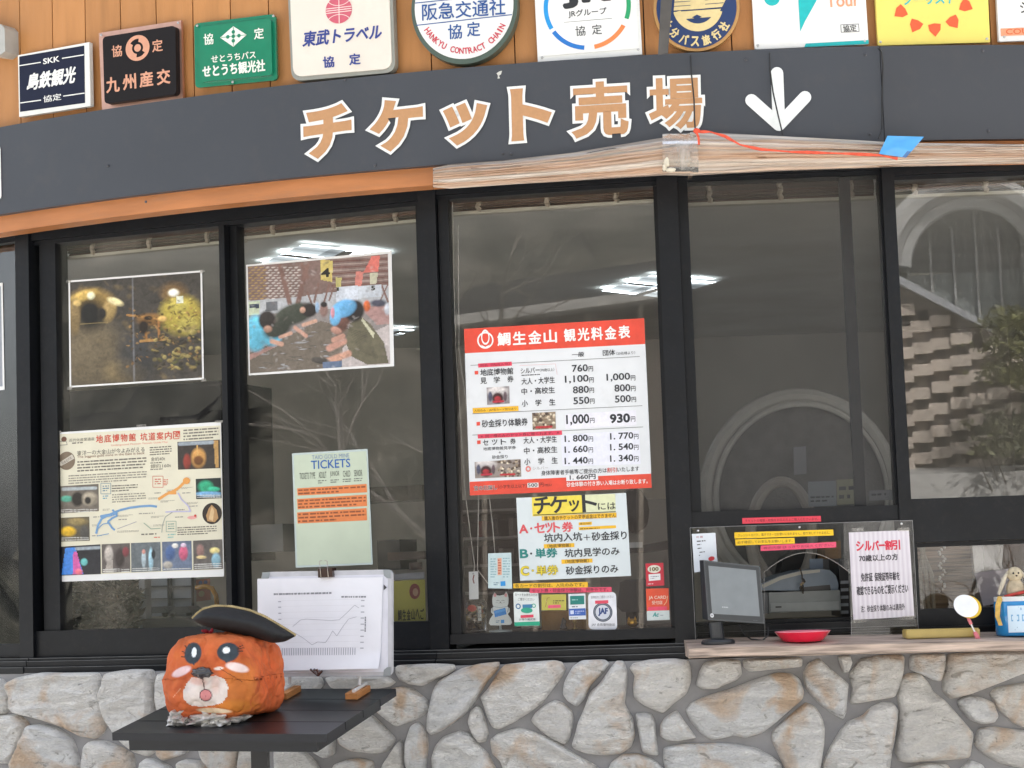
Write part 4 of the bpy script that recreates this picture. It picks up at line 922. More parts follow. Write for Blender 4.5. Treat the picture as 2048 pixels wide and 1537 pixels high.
# lamp housing, bracket, wires
a = MB(); T = CY.tan(0, 80, .0); t = thing('lamp_housing', 'pale grey lamp housing on the orange boards left of the navy sign', 'lamp', T.px(0, 80, .05))
a.prism(T, [(-80, 52), (2, 49), (9, 57), (10, 103), (-2, 112), (-80, 102)], -.03, .03, c('#a9a9a4')); a.build('body', 'plastic', t)
a = MB(); a.prism(T, [(-90, 66), (-60, 64), (-60, 92), (-90, 95)], -.03, .05, c('#8b8b88')); a.build('arm', 'plastic', t)
t = thing('metal_bracket', 'flat grey metal bracket hanging in front of the round navy sign', 'bracket', CY.px(1330, 60, .12))
a = MB(); T = CY.tan(1330, 60, .12); a.prism(T, [(1325, -70), (1350, -72), (1336, 107), (1316, 110)], -.004, .0, c('#55524f')); a.build('plate', 'frame_metal', t)
a = MB(); a.tube([T.px(1338, -30, -.15), T.px(1338, -30, -.002)], .008, (.1, .1, .1)); a.build('stud', 'metal', t)
for lb, pts in (('thin black wire hanging down through the last character of the band', [(1381, 112, .03), (1383, 150, .04), (1388, 200, .035), (1389, 240, .04), (1391, 266, .06)]),
                ('thin black wire hanging across the white down arrow', [(1539, 106, .03), (1540, 140, .04), (1546, 185, .035), (1556, 230, .04), (1566, 272, .06)]),
                ('thin black wire at the joint of the band left of the blue tape', [(1756, 97, .03), (1763, 104, .04), (1766, 130, .035), (1764, 200, .032), (1764, 260, .035), (1757, 277, .05)])):
    a = MB(); P = [CY.px(x, y, w) for x, y, w in pts]; P2 = []
    for i in range(len(P)-1):
        for k in range(4): P2.append(P[i]*(1-k/4)+P[i+1]*k/4)
    P2.append(P[-1]); a.tube(P2, .0021, (.02, .02, .02), 6); tag(a.build('hanging_wire', 'plastic'), lb, 'wire', 'wires over the sign band')

# rolled up clear plastic sheet ------------------------------------
def roll(xs_, top, bot, label, nm, seed):
    a = MB(); nx, ny = 120, 44; vs = []; cl = []; F = []; X = np.linspace(xs_[0], xs_[-1], nx); tp = np.interp(X, xs_, top); bt = np.interp(X, xs_, bot); r = random.Random(seed)
    pal = ['#d6bda8', '#cfae94', '#cbbcac', '#e2d8cc', '#bab4ac', '#d2b298', '#e8dfd4', '#ccae96', '#d6c6b6', '#b3b0ac']
    kn = [np.array(lin(r.choice(pal))) for _ in range(14)]; rowc = [tuple(kn[int(k*12.9/ny)]*(1-(k*12.9/ny) % 1)+kn[int(k*12.9/ny)+1]*((k*12.9/ny) % 1)) for k in range(ny)]; ph = [r.uniform(0, 9) for _ in range(ny+1)]
    for k in range(ny+1):
        t = k/ny
        for i, x in enumerate(X):
            y = tp[i]+(bt[i]-tp[i])*t; e = (bt[i]-tp[i])
            w = .03+.055*math.sqrt(max(0, 1-(2*t-1)**2))*min(1, e/60)+.0045*math.sin(k*1.35+.006*x+seed)+.003*math.sin(k*2.9-.004*x)+.004*mnoise.noise(Vector((x*.012, k*.8, seed)))
            y += 1.2*mnoise.noise(Vector((x*.01, k*.9, seed+3)))*(0 < k < ny)*2
            vs.append(CY.px(x, y, max(.024, w)))
    for k in range(ny):
        for i in range(nx-1):
            F.append((k*nx+i, k*nx+i+1, (k+1)*nx+i+1, (k+1)*nx+i)); kk = 1+.14*mnoise.noise(Vector((X[i]*.02, k*2.1, seed+8))); b = rowc[min(ny-1, max(0, int(k+1.3*mnoise.noise(Vector((X[i]*.006, k*.5, 2))))))]; cl.append(tuple(min(.88, x*kk/KA) for x in b))
    n0 = len(vs)
    for k in range(ny+1):
        for i in (0, nx-1): p = vs[k*nx+i]; u, v = CY.uv(0, 0), 0; vs.append(np.array(p)+np.array([0, .06, 0]))
    for k in range(ny): F.append((k*nx, (k+1)*nx, n0+2*(k+1), n0+2*k)); cl.append(c('#a9937d')); F.append((k*nx+nx-1, (k+1)*nx+nx-1, n0+2*(k+1)+1, n0+2*k+1)); cl.append(c('#a9937d'))
    a.add(vs, F, cl); return tag(a.build(nm, 'rolled_film', smooth=True), label, 'plastic sheet', 'rolled plastic sheets under the band')
roll([866, 900, 1000, 1150, 1330, 1385], [336, 329, 322, 305, 275, 266], [375, 378, 371, 362, 351, 352], 'rolled clear plastic sheet sloping down to the left of the packing tape', 'plastic_roll', 1)
roll([1380, 1450, 1550, 1700, 1800, 2048, 2160], [264, 267, 272, 280, 286, 289, 288], [352, 348, 343, 338, 334, 328, 325], 'rolled clear plastic sheet running right from the packing tape under the blue tape', 'plastic_roll', 4)
a = MB(); vs = []; nx, ny = 10, 10
for k in range(ny+1):
    for i in range(nx+1):
        x = 1325+72*i/nx; y = 268+80*k/ny; t = k/ny; vs.append(CY.px(x, y, .045+.06*math.sqrt(max(0, 1-(2*t-1)**2))+.002*mnoise.noise(Vector((x*.1, y*.1, 0)))))
a.add(vs, [(k*(nx+1)+i, k*(nx+1)+i+1, (k+1)*(nx+1)+i+1, (k+1)*(nx+1)+i) for k in range(ny) for i in range(nx)], c('#b9a892')); tag(a.build('packing_tape', 'tapefilm', smooth=True), 'translucent packing tape round the joint of the plastic rolls', 'tape')
a = MB()
for (x, y, rx, ry) in ((1333, 325, 5, 9), (1341, 340, 10, 4), (1329, 336, 4, 6)): a.blob(CY.px(x, y, .11), (rx*.00145, .008, ry*.00145), c('#d8d0bd'), 8, .4, 2, x)
tag(a.build('foam_lump', 'matte'), 'pale dried foam lump on the lower corner of the packing tape', 'foam')
a = MB(); pts = [(1392, 268), (1394, 258), (1400, 264), (1420, 264), (1450, 273), (1480, 290), (1520, 299), (1580, 304), (1640, 306), (1700, 308), (1760, 311), (1795, 318)]; P2 = []
P = [CY.px(x, y, .115) for x, y in pts]
for i in range(len(P)-1):
    for k in range(5): P2.append(P[i]*(1-k/5)+P[i+1]*k/5)
P2.append(P[-1]); a.tube(P2, [.0035+.0012*math.sin(i*.7) for i in range(len(P2))], c('#e2573c'), 8); a.tube([CY.px(1392, 262, .12), CY.px(1397, 275, .122), CY.px(1398, 290, .12)], .003, c('#e2573c'), 6); a.blob(CY.px(1393, 262, .118), (.009, .009, .007), c('#d94c33'), 8, .3)
tag(a.build('orange_twine', 'felt'), 'orange plastic twine knotted beside the tape and running along the roll', 'twine')
a = MB(); vs = []; nx, ny = 14, 10
for k in range(ny+1):
    for i in range(nx+1):
        s, t = i/nx, k/ny; x = (1775*(1-s)+1848*s)*(1-t)+(1758*(1-s)+1812*s)*t; y = (272*(1-s)+274*s)*(1-t)+(308*(1-s)+316*s)*t; vs.append(CY.px(x, y, .118+.008*mnoise.noise(Vector((s*2.5, t*2.5, 1)))))
a.add(vs, [(k*(nx+1)+i, k*(nx+1)+i+1, (k+1)*(nx+1)+i+1, (k+1)*(nx+1)+i) for k in range(ny) for i in range(nx)], [c('#4f9fdf') if (i < nx*.8 or k < 7) else c('#3a6aa0') for k in range(ny) for i in range(nx)]); tag(a.build('blue_tape', 'plastic', smooth=True), 'torn piece of blue tape stuck over the plastic roll', 'tape')
# ================================================================== sheets and stickers on the panes
PG = 'notices and stickers on the panes'
def sheet(name, label, cat, S, w, quad, zoom, th=.0008, col=(.78, .78, .77), group=None, mat='paper', r=0, part='sheet'):
    q = Q(S, w, quad, zoom); i = q.img(q.q); t = thing(name, label, cat, S.px(*(i.mean(0)), w), group); q.th = th
    a = MB(); q.body(a, th, col, r); a.build(part, mat, t); return q, t
def tapes(q, t, pts, sx=16, sy=10):
    for (x, y) in pts:
        a = MB(); q.rect(a, x-sx, y-sy, x+sx, y+sy, (.7, .7, .68), q.th+.0012); a.build('tape', 'tapefilm', t)
WO = GW+.0015          # outer face of the sliding panes
# --- mine tunnel photograph
ZA = (0, 400, 3.341); QD = [(458, 540), (1350, 472), (1362, 1200), (465, 1255)]
q, t = sheet('framed_photo', 'white edged photograph of a lit mine tunnel with a cart', 'photo', FA, WO, QD, ZA)
PD = [(468, 552), (1338, 485), (1350, 1188), (476, 1243)]; p = Paint(150, 118, PD, '#55504a')
p.a *= .62
for k in range(240):
    x, y = random.uniform(470, 1350), random.uniform(500, 1240); p.ell(x, y, random.uniform(8, 34), random.uniform(5, 18), random.choice(['#4a4238', '#2c2824', '#5f5340', '#3a352e', '#6b5c42']), .9, random.uniform(-50, 50), .5)
p.rough(.25, 10, 8); p.ell(620, 1050, 200, 260, '#6b5f4a', .6, 0, .8); p.ell(830, 1150, 130, 80, '#7a6a4c', .6, 0, .7); p.ell(900, 1050, 120, 160, '#37383a', .7, 0, .7)
p.ell(610, 690, 150, 95, '#8d7442', .5); p.ell(600, 760, 95, 110, '#1d1c1a', .9); p.ell(560, 640, 90, 30, '#c9a95e', .6, -18); p.ell(500, 780, 35, 120, '#7d6a48', .5); p.ell(515, 690, 26, 20, '#cdb070', .6)
p.ell(607, 640, 24, 24, '#fdf3c4', .7); p.ell(730, 740, 45, 75, '#9c8455', .5, 15); p.ell(770, 680, 52, 22, '#e8d9a4', .6, 20); p.ell(680, 760, 30, 40, '#2a2622', .5)
p.line((540, 830), (720, 820), 8, '#9a8658', .5)
p.ell(1210, 770, 140, 130, '#a29243', .4); p.ell(1260, 840, 70, 60, '#a5984e', .5); p.ell(1190, 700, 60, 50, '#c7b95e', .6); p.ell(1160, 622, 36, 26, '#fff6d0', .7); p.ell(1160, 620, 80, 60, '#8f6a35', .9, 0, .45); p.ell(1160, 622, 30, 22, '#fff9e0', .6)
p.poly([(1175, 645), (1225, 640), (1225, 690), (1178, 695)], '#d9dcc8'); p.ell(1010, 800, 90, 40, '#7c5b33', .6); p.line((850, 770), (1090, 800), 14, '#a87c46'); p.line((960, 800), (980, 930), 16, '#8a6238'); p.line((1060, 810), (1062, 920), 16, '#96693d'); p.line((940, 945), (1115, 930), 18, '#a37c49')
p.ell(960, 850, 30, 45, '#241d17', .5); p.ell(1085, 795, 30, 18, '#d6b06a', .5); p.ell(990, 790, 30, 14, '#2a2119', .5)
for k in range(90):
    x, y = random.uniform(1010, 1345), random.uniform(850, 1140); p.ell(x, y, random.uniform(8, 26), random.uniform(5, 14), random.choice(['#8d7c4c', '#3b3627', '#6f6340', '#a2935c', '#2b281f', '#5c5a33']), .6, random.uniform(-40, 40), .8)
for k in range(40):
    x, y = random.uniform(1070, 1340), random.uniform(660, 860); p.ell(x, y, random.uniform(6, 24), random.uniform(3, 8), random.choice(['#5d5227', '#c9bb66', '#7d7038']), .6, random.uniform(-60, 60), .6)
p.line((886, 510), (898, 1240), 12, '#77777a', .55)
for k in range(120):
    x, y = random.uniform(850, 1345), random.uniform(720, 1120); p.ell(x, y, random.uniform(5, 16), random.uniform(3, 9), random.choice(['#2a2118', '#7a5b36', '#9c7a4a', '#3b2f22', '#57452d']), .7, random.uniform(-60, 60), .75)
p.rough(.3, 60, 48); p.rough(.15, 120, 90)
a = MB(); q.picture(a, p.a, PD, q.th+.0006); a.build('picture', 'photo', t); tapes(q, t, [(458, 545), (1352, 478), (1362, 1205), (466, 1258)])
# --- gold panning photograph
ZB = (440, 440, 3.66); QD = [(190, 330), (1255, 228), (1275, 1072), (210, 1140)]
q, t = sheet('framed_photo', 'white edged photograph of visitors panning for gold at a long trough', 'photo', FA, WO-.03, QD, ZB)
PD = [(203, 342), (1228, 250), (1246, 1056), (220, 1124)]; p = Paint(160, 118, PD, '#8d8684')
p.poly([(190, 300), (1270, 220), (1270, 520), (190, 600)], '#7b6660'); 
for k in range(12): p.line((820, 285+k*22), (1260, 262+k*22), 9, '#6b4a45' if k % 2 else '#9a8a84')
for r in range(14):
    for k in range(9): p.ell(222+k*42+(r % 2)*20, 350+r*19, 15, 5, '#a98d58' if k < 3 else '#c3bdb8', .5, -8, .85)
p.poly([(205, 590), (330, 585), (600, 560), (1250, 470), (1250, 620), (205, 700)], '#aeb0b4'); p.poly([(210, 600), (290, 597), (290, 690), (212, 700)], '#b9c2a8'); p.poly([(215, 618), (288, 615), (288, 645), (215, 648)], '#303a4c'); p.poly([(335, 600), (420, 595), (420, 660), (335, 668)], '#6d6f74')
for a_, b_, w in (((440, 340), (510, 610), 34), ((640, 320), (570, 610), 36), ((600, 330), (640, 420), 24), ((720, 470), (690, 600), 16), ((800, 470), (760, 610), 14), ((840, 470), (800, 590), 12), ((640, 530), (680, 640), 14), ((1180, 470), (1230, 600), 14), ((1230, 470), (1170, 600), 10)): p.line(a_, b_, w, '#7b5f57')
p.poly([(735, 290), (828, 300), (820, 455), (735, 440)], '#c2b06a'); p.text = None
p.poly([(845, 420), (890, 425), (885, 500), (845, 495)], '#b9b072'); p.poly([(1110, 270), (1170, 265), (1160, 380), (1050, 385)], '#c96f65'); p.poly([(995, 380), (1050, 380), (1035, 490), (985, 490)], '#c07a70'); p.poly([(1095, 390), (1155, 390), (1145, 470), (1095, 475)], '#b2b09a'); p.poly([(1110, 480), (1145, 485), (1140, 525), (1105, 520)], '#c0b377')
p.poly([(855, 490), (1010, 480), (1010, 590), (850, 600)], '#c6ccd6'); p.poly([(1010, 485), (1180, 475), (1180, 560), (1010, 580)], '#bcc2ca')
p.poly([(1060, 640), (1250, 620), (1250, 760), (1150, 770), (1060, 680)], '#a58480'); p.ell(1075, 630, 26, 40, '#c8683f', .4); p.ell(1160, 610, 60, 26, '#4a4a58', .6); p.ell(1225, 655, 22, 40, '#c2c6cf', .5)
p.poly([(205, 980), (480, 860), (640, 780), (740, 740), (960, 800), (960, 1080), (205, 1140)], '#6e655b'); 
for k in range(90): p.ell(random.uniform(260, 930), random.uniform(780, 1110), random.uniform(10, 40), random.uniform(2, 5), random.choice(['#8f8f93', '#54504b', '#a3a6ac', '#6a6259']), .6, random.uniform(-8, 12), .7)
p.poly([(205, 990), (420, 900), (420, 925), (210, 1030)], '#a07e76'); p.poly([(900, 930), (1250, 760), (1250, 1060), (890, 1080)], '#b3aaa8')
p.ell(262, 830, 85, 130, '#69bcd8', .3); p.ell(370, 850, 80, 70, '#69bcd8', .4, 30); p.ell(540, 690, 150, 75, '#44483f', .3, -18); p.ell(420, 790, 110, 70, '#3d4038', .4, -25); p.ell(345, 735, 62, 70, '#352f2d', .3); p.ell(350, 800, 30, 25, '#b08a78', .5); p.ell(650, 660, 60, 50, '#2f2a29', .3); p.ell(605, 660, 20, 22, '#c29a86', .5)
p.line((380, 890), (450, 910), 34, '#c69c88'); p.line((440, 860), (520, 830), 24, '#c49a86'); p.line((550, 790), (630, 850), 28, '#bd9382'); p.line((610, 770), (700, 740), 26, '#c49c88'); p.ell(760, 660, 30, 50, '#8a6f68', .4); p.ell(760, 620, 25, 20, '#2c2828', .4); p.ell(712, 640, 14, 40, '#8ea8c4', .5)
p.poly([(950, 760), (1030, 710), (1100, 760), (1200, 900), (1235, 1050), (1080, 1060), (960, 1000), (920, 900)], '#65604f'); p.poly([(1040, 715), (1130, 830), (1125, 870), (1035, 740)], '#b6b49b')
for k in range(14): p.line((940+k*6, 800+k*12), (1090+k*5, 830+k*14), 5, '#4a463a', .5)
p.ell(900, 740, 50, 90, '#6a4b42', .4, 20); p.ell(985, 665, 70, 80, '#2d2828', .3, 20); p.ell(905, 650, 95, 62, '#6aa9d6', .25, -22); p.ell(845, 710, 40, 65, '#71b0da', .3, 10); p.ell(825, 680, 14, 40, '#c98a94', .5)
p.line((905, 890), (800, 940), 48, '#b5897a'); p.line((900, 850), (830, 880), 34, '#b88d7d'); p.line((940, 980), (790, 1035), 48, '#bf937f'); p.ell(735, 1030, 70, 24, '#4b4743', .3, 8); p.ell(850, 810, 40, 26, '#b5897a', .4, 20); p.poly([(750, 1045), (890, 1030), (890, 1080), (750, 1100)], '#5f6e86')
for k in range(160):
    x, y = random.uniform(210, 1245), random.uniform(290, 1110); p.ell(x, y, random.uniform(6, 26), random.uniform(4, 14), random.choice(['#5a524e', '#a59e9a', '#7d726c', '#c0bcba', '#4b4744']), .9, random.uniform(-50, 50), .28)
p.rough(.2, 60, 45); p.rough(.12, 130, 100)
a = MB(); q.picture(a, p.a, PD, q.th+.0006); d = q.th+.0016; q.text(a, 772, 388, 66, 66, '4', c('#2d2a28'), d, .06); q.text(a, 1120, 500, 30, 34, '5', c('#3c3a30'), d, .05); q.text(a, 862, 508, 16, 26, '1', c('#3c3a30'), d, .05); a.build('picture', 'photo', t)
# --- tunnel guide map
ZC = (90, 820, 4.154); QD = [(82, 190), (1462, 100), (1488, 1385), (98, 1430)]
q, t = sheet('tunnel_map', 'large cream guide map poster headed 地底博物館 坑道案内図 in red', 'poster', FA, WO, QD, ZC)
a = MB(); q.poly(a, [(88, 205), (1456, 130), (1480, 1325), (100, 1380)], c('#d8d3bd'), .0011); a.build('print', 'paper', t)
a = MB(); d = .0018; R_ = c('#c8432f'); G_ = c('#6f6a61')
for i, s_ in enumerate('地底博物館坑道案内図'): q.text(a, 452+i*68+(28 if i > 4 else 0), 243-(i*3.6), 58, 66, s_, R_, d, .012)
q.text(a, 785, 283, 470, 18, 'Underground Museum Tunnels Guide Map', c('#d8806a'), d); q.text(a, 305, 248, 212, 26, '近代化産業遺産', G_, d, 0); q.scrib(a, 225, 262, 385, 284, 1, G_, d)
q.text(a, 546, 345, 560, 40, '東洋一の大金山が今よみがえる', c('#5b5650'), d, 0); q.text(a, 546, 378, 560, 26, 'The biggest gold mine in the East is back', c('#7a4a38'), d)
q.scrib(a, 268, 405, 842, 505, 4, G_, d, .8, 3); q.scrib(a, 195, 522, 845, 605, 4, c('#8d887d'), d, .8, 4); q.scrib(a, 1150, 150, 1440, 250, 4, G_, d, .8, 5); q.scrib(a, 870, 300, 1052, 378, 4, G_, d, .8, 6)
q.text(a, 938, 408, 120, 34, '金約40t', G_, d); q.text(a, 962, 466, 170, 34, '銀約160t', G_, d); q.scrib(a, 875, 430, 1045, 446, 1, G_, d); q.scrib(a, 875, 484, 1055, 500, 1, G_, d)
q.scrib(a, 555, 618, 770, 680, 3, G_, d, .7, 7); q.scrib(a, 557, 690, 838, 770, 4, c('#8d887d'), d, .7, 8); q.scrib(a, 1100, 965, 1425, 1040, 4, G_, d, .7, 9); q.scrib(a, 800, 1020, 960, 1045, 1, G_, d, .6, 10)
for k, (x, y, L) in enumerate(((600, 880, 130), (610, 910, 120), (600, 1010, 180), (400, 890, 80), (390, 960, 60), (390, 1045, 120), (480, 830, 60), (780, 860, 160), (880, 890, 110), (1090, 830, 90), (1010, 670, 100), (910, 690, 100), (860, 735, 120), (1130, 610, 90), (1130, 650, 100), (1140, 690, 90), (1180, 775, 90), (1200, 800, 80), (960, 760, 120), (1080, 890, 110), (900, 960, 90))): q.scrib(a, x, y-9, x+L, y+9, 1 if k % 2 else 2, c('#98938a'), d, .7, 20+k)
bl_ = c('#6e97c0'); q.line(a, [(930, 805), (880, 798), (790, 803), (700, 815), (620, 835), (540, 870), (470, 905), (440, 960), (425, 1030)], 18, bl_, d+.0003); q.line(a, [(560, 830), (600, 880), (560, 900), (520, 930), (560, 985), (580, 1000)], 16, bl_, d+.0006); q.line(a, [(460, 890), (560, 870), (600, 850)], 26, bl_, d+.0009); q.line(a, [(425, 1000), (480, 950), (540, 940)], 8, bl_, d+.0011); q.line(a, [(430, 1050), (530, 1030)], 6, bl_, d+.0004)
og = c('#dc9a50'); q.line(a, [(940, 745), (1010, 700), (1060, 680), (1110, 650), (1160, 600), (1180, 580)], 22, og, d+.0003); q.ell(a, 1175, 590, 30, 28, og, d+.0012); q.line(a, [(1020, 690), (1090, 690)], 26, og, d+.0007)
lv_ = c('#b8b4d6'); q.line(a, [(1000, 850), (1090, 845), (1210, 845), (1190, 800), (1130, 740), (1105, 690)], 10, lv_, d+.0014); q.line(a, [(1060, 850), (1000, 890), (975, 960), (970, 1020)], 6, c('#9aa098'), d+.0005); q.line(a, [(820, 940), (880, 990), (960, 985)], 6, c('#8fa592'), d+.0009); q.line(a, [(600, 990), (680, 960), (760, 930)], 5, c('#9d99a5'), d+.0002)
q.ell(a, 1248, 880, 10, 10, R_, d+.0006); q.ell(a, 1222, 895, 40, 14, c('#dca09a'), d+.0004)
for (x, y, w, h, cc_) in ((505, 655, 82, 88, '#5b7f93'), (938, 598, 86, 92, '#c86a58'), (1048, 970, 82, 88, '#7e9a8c')):
    for L in (((x-w/2, y-h/2), (x+w/2, y-h/2)), ((x+w/2, y-h/2), (x+w/2, y+h/2)), ((x+w/2, y+h/2), (x-w/2, y+h/2)), ((x-w/2, y+h/2), (x-w/2, y-h/2))): q.line(a, L, 4, c(cc_), d)
    q.scrib(a, x-26, y-30, x+26, y+26, 3, c(cc_), d, .6, int(x))
q.scrib(a, 985, 575, 1022, 630, 4, c('#d4604c'), d, .7, 5); q.scrib(a, 480, 708, 525, 745, 2, c('#5f97ae'), d); q.scrib(a, 1020, 1025, 1085, 1070, 2, c('#8fb8ae'), d); q.scrib(a, 905, 1050, 1000, 1068, 1, c('#d0705c'), d)
q.ell(a, 158, 245, 22, 22, c('#6b4a3a'), d); q.line(a, [(118, 265), (175, 262), (185, 290), (115, 296)], 5, c('#8d887d'), d)
q.ell(a, 180, 424, 70, 76, c('#7a6a58'), d); q.poly(a, [(118, 440), (225, 370), (245, 405), (130, 470)], c('#c9c2b4'), d+.0005); q.text(a, 182, 420, 90, 26, '日本近代化', c('#5a463c'), d+.001, 0, 0, 2, rot=-30)
a.build('lettering', 'ink', t)
def mini(quad, base, fn, rr=.35, W=36, H=30):
    p = Paint(W, H, quad, base); p.rough(rr, 5, 4); fn(p); p.rough(.22, 18, 15); a = MB(); q.picture(a, p.a, quad, .0018); return a
def cap_(p, q4, n=2):
    x0, y1, x1 = q4[3][0], q4[3][1], q4[2][0]
    for i in range(n):
        for k in range(9): p.line((x0+8+k*(x1-x0)/9.5, y1-14-i*16-k*.4), (x0+8+(k+.7)*(x1-x0)/9.5, y1-14-i*16-k*.4), 7, '#c9c9c4', .8)
M_ = MB()
def pic(quad, base, ops, ncap=2, W=36, H=30):
    p = Paint(W, H, quad, base); p.rough(.35, 5, 4)
    for o_ in ops: getattr(p, o_[0])(*o_[1:])
    cap_(p, quad, ncap); p.rough(.2, 18, 15); a = MB(); q.picture(a, p.a, quad, .0018); a.build('picture', 'photo', t)
pic([(1100, 268), (1452, 248), (1456, 485), (1105, 498)], '#3a3431', [('ell', 1275, 400, 60, 80, '#b98a4e', .4), ('line', (1265, 300), (1270, 400), 12, '#c9a060'), ('poly', [(1400, 255), (1440, 255), (1440, 480), (1415, 480)], '#b28c55'), ('ell', 1180, 430, 30, 60, '#8a3a30', .5), ('line', (1120, 285), (1390, 270), 30, '#aab6c0', .7), ('ell', 1275, 420, 40, 40, '#6a4426', .4)], 0, 54, 40)
pic([(1252, 575), (1460, 565), (1466, 735), (1256, 742)], '#222a2a', [('ell', 1335, 640, 60, 50, '#2f9a72', .5), ('ell', 1400, 660, 50, 20, '#39b08a', .5), ('ell', 1360, 700, 110, 22, '#6f9fc4', .5)], 2)
pic([(122, 636), (444, 616), (448, 842), (128, 862)], '#6b635a', [('ell', 180, 740, 50, 26, '#56a08a', .5), ('ell', 270, 740, 50, 60, '#2b2622', .4), ('ell', 370, 740, 60, 55, '#a09684', .5), ('ell', 355, 752, 26, 30, '#2a2724', .5), ('line', (150, 660), (420, 650), 26, '#b9c4c8', .7)], 2, 50, 36)
pic([(128, 898), (368, 888), (372, 1088), (130, 1096)], '#5b5342', [('ell', 195, 1010, 60, 40, '#d2a829', .5), ('ell', 270, 930, 80, 30, '#8d7c52', .6), ('ell', 330, 1020, 40, 60, '#4a4844', .5)], 2)
p_q = [(1306, 775), (1468, 772), (1470, 948), (1308, 950)]
p = Paint(34, 36, p_q, '#3a302c'); p.poly([(1390, 785), (1432, 830), (1430, 930), (1350, 935), (1355, 850)], '#b08a5e'); p.ell(1400, 900, 26, 30, '#d6c3a0', .5); p.rough(.25, 14, 14)
a = MB(); q.ell(a, 1388, 862, 81, 88, c('#2d2420'), .0017, 30); a.build('picture', 'photo', t)
a = MB(); q.poly(a, [(1385, 790), (1425, 830), (1440, 900), (1410, 935), (1350, 925), (1338, 880), (1360, 820)], c('#b48d60'), .0021); q.poly(a, [(1385, 800), (1405, 840), (1395, 925), (1360, 910)], c('#d2b488'), .0025); a.build('picture', 'photo', t)
pic([(132, 1138), (460, 1118), (464, 1365), (135, 1378)], '#26262c', [('poly', [(170, 1145), (250, 1140), (320, 1365), (135, 1375)], '#3f7fd0'), ('poly', [(235, 1180), (265, 1180), (310, 1365), (230, 1370)], '#c65a9c'), ('ell', 325, 1265, 28, 30, '#66b2b0', .4), ('line', (260, 1155), (450, 1145), 26, '#a9b4bc', .7), ('ell', 280, 1345, 30, 24, '#e07080', .6)], 0, 50, 40)
pic([(470, 1118), (705, 1108), (708, 1345), (474, 1358)], '#5a5350', [('ell', 530, 1200, 34, 70, '#b4aca4', .5), ('poly', [(490, 1360), (520, 1250), (560, 1250), (570, 1350)], '#9d958d'), ('ell', 620, 1230, 40, 80, '#3a3230', .5), ('ell', 670, 1180, 26, 40, '#7a3a40', .5)], 2)
pic([(714, 1108), (958, 1098), (964, 1340), (718, 1350)], '#5d6468', [('ell', 820, 1240, 18, 70, '#a9b9c0', .4), ('ell', 880, 1240, 20, 90, '#9fc3d2', .4), ('ell', 820, 1180, 14, 20, '#c08a80', .5), ('ell', 900, 1200, 16, 40, '#2a2c30', .5)], 2)
pic([(972, 1098), (1216, 1088), (1222, 1330), (976, 1338)], '#5f6b80', [('ell', 1040, 1190, 40, 60, '#47608e', .5), ('ell', 1080, 1130, 26, 20, '#d5d2cc', .4), ('ell', 1150, 1190, 36, 60, '#c05a78', .4), ('ell', 1150, 1125, 22, 18, '#d8c2d4', .4), ('ell', 1020, 1290, 40, 30, '#a5a097', .5)], 1)
pic([(1230, 1088), (1472, 1076), (1478, 1322), (1234, 1330)], '#5b5653', [('ell', 1410, 1170, 40, 26, '#d8c988', .4), ('ell', 1420, 1250, 36, 60, '#7fa6b6', .4), ('ell', 1290, 1170, 30, 50, '#8a6a64', .5), ('ell', 1300, 1225, 40, 14, '#d6c08c', .5)], 3)
tapes(q, t, [(95, 185), (800, 133), (1450, 98)], 40, 10)
# --- English price sheet
ZD = (560, 860, 3.341); QD = [(80, 158), (585, 128), (620, 900), (105, 922)]
q, t = sheet('ticket_price_sheet', 'pale green English price sheet headed TICKETS with three orange bands', 'notice', FA, GW-.0285, QD, ZD, col=c('#b9c6c4'))
a = MB(); q.poly(a, [(92, 170), (576, 142), (610, 888), (116, 908)], c('#c0cbb6'), .0012); a.build('print', 'paper', t)
a = MB(); d = .002; q.text(a, 338, 178, 250, 28, 'TAIO GOLD MINE', c('#6f86a8'), d); q.text(a, 338, 228, 262, 58, 'TICKETS', c('#2d62a8'), d, .012)
for x, w, s_ in ((183, 104, 'TICKETS TYPE'), (284, 52, 'ADULT'), (365, 62, 'JUNIOR'), (445, 48, 'CHILD'), (522, 54, 'SENIOR')): q.text(a, x, 299-(x-338)*.055, w, 42, s_, c('#4c4f4a'), d)
for x in (282, 365, 447, 522): q.scrib(a, x-28, 330-(x-338)*.06, x+28, 358-(x-338)*.06, 2, c('#6d716a'), d, .8, x)
for y0, y1 in ((384, 428), (455, 520), (545, 615)):
    q.poly(a, [(114, y0+8), (578, y0-22), (582, y1-10), (118, y1+12)], c('#dc8047'), d); q.scrib(a, 122, y0-2, 572, y1-2, 3 if y1-y0 > 60 else 2, c('#8a4a28'), d+.0006, .55, y0)
a.build('lettering', 'ink', t)
# --- red price board
ZE = (920, 620, 4.045); QD = [(32, 155), (1490, 68), (1552, 1440), (80, 1503)]
q, t = sheet('price_board', 'red and white price board headed 鯛生金山 観光料金表', 'sign', FB, WO, QD, ZE, .003, c('#dcdfe2'), mat='enamel', part='board')
a = MB(); d = .0036; RD = c('#dc4a37'); q.poly(a, [(32, 155), (1490, 68), (1499, 277), (39, 352)], RD, d); q.poly(a, [(78, 1392), (1546, 1326), (1552, 1440), (80, 1503)], RD, d); a.build('print', 'enamel_ink', t)
a = MB(); d = .0042; W_ = c('#ecebe8'); K_ = c('#2b2d33')
q.ell(a, 205, 247, 66, 68, W_, d, 32, 0, 360, .82); q.ell(a, 205, 222, 34, 62, W_, d+.0003, 26, 0, 360, .74); q.poly(a, [(168, 282), (205, 300), (245, 280), (225, 300), (205, 312), (185, 302)], W_, d+.0006)
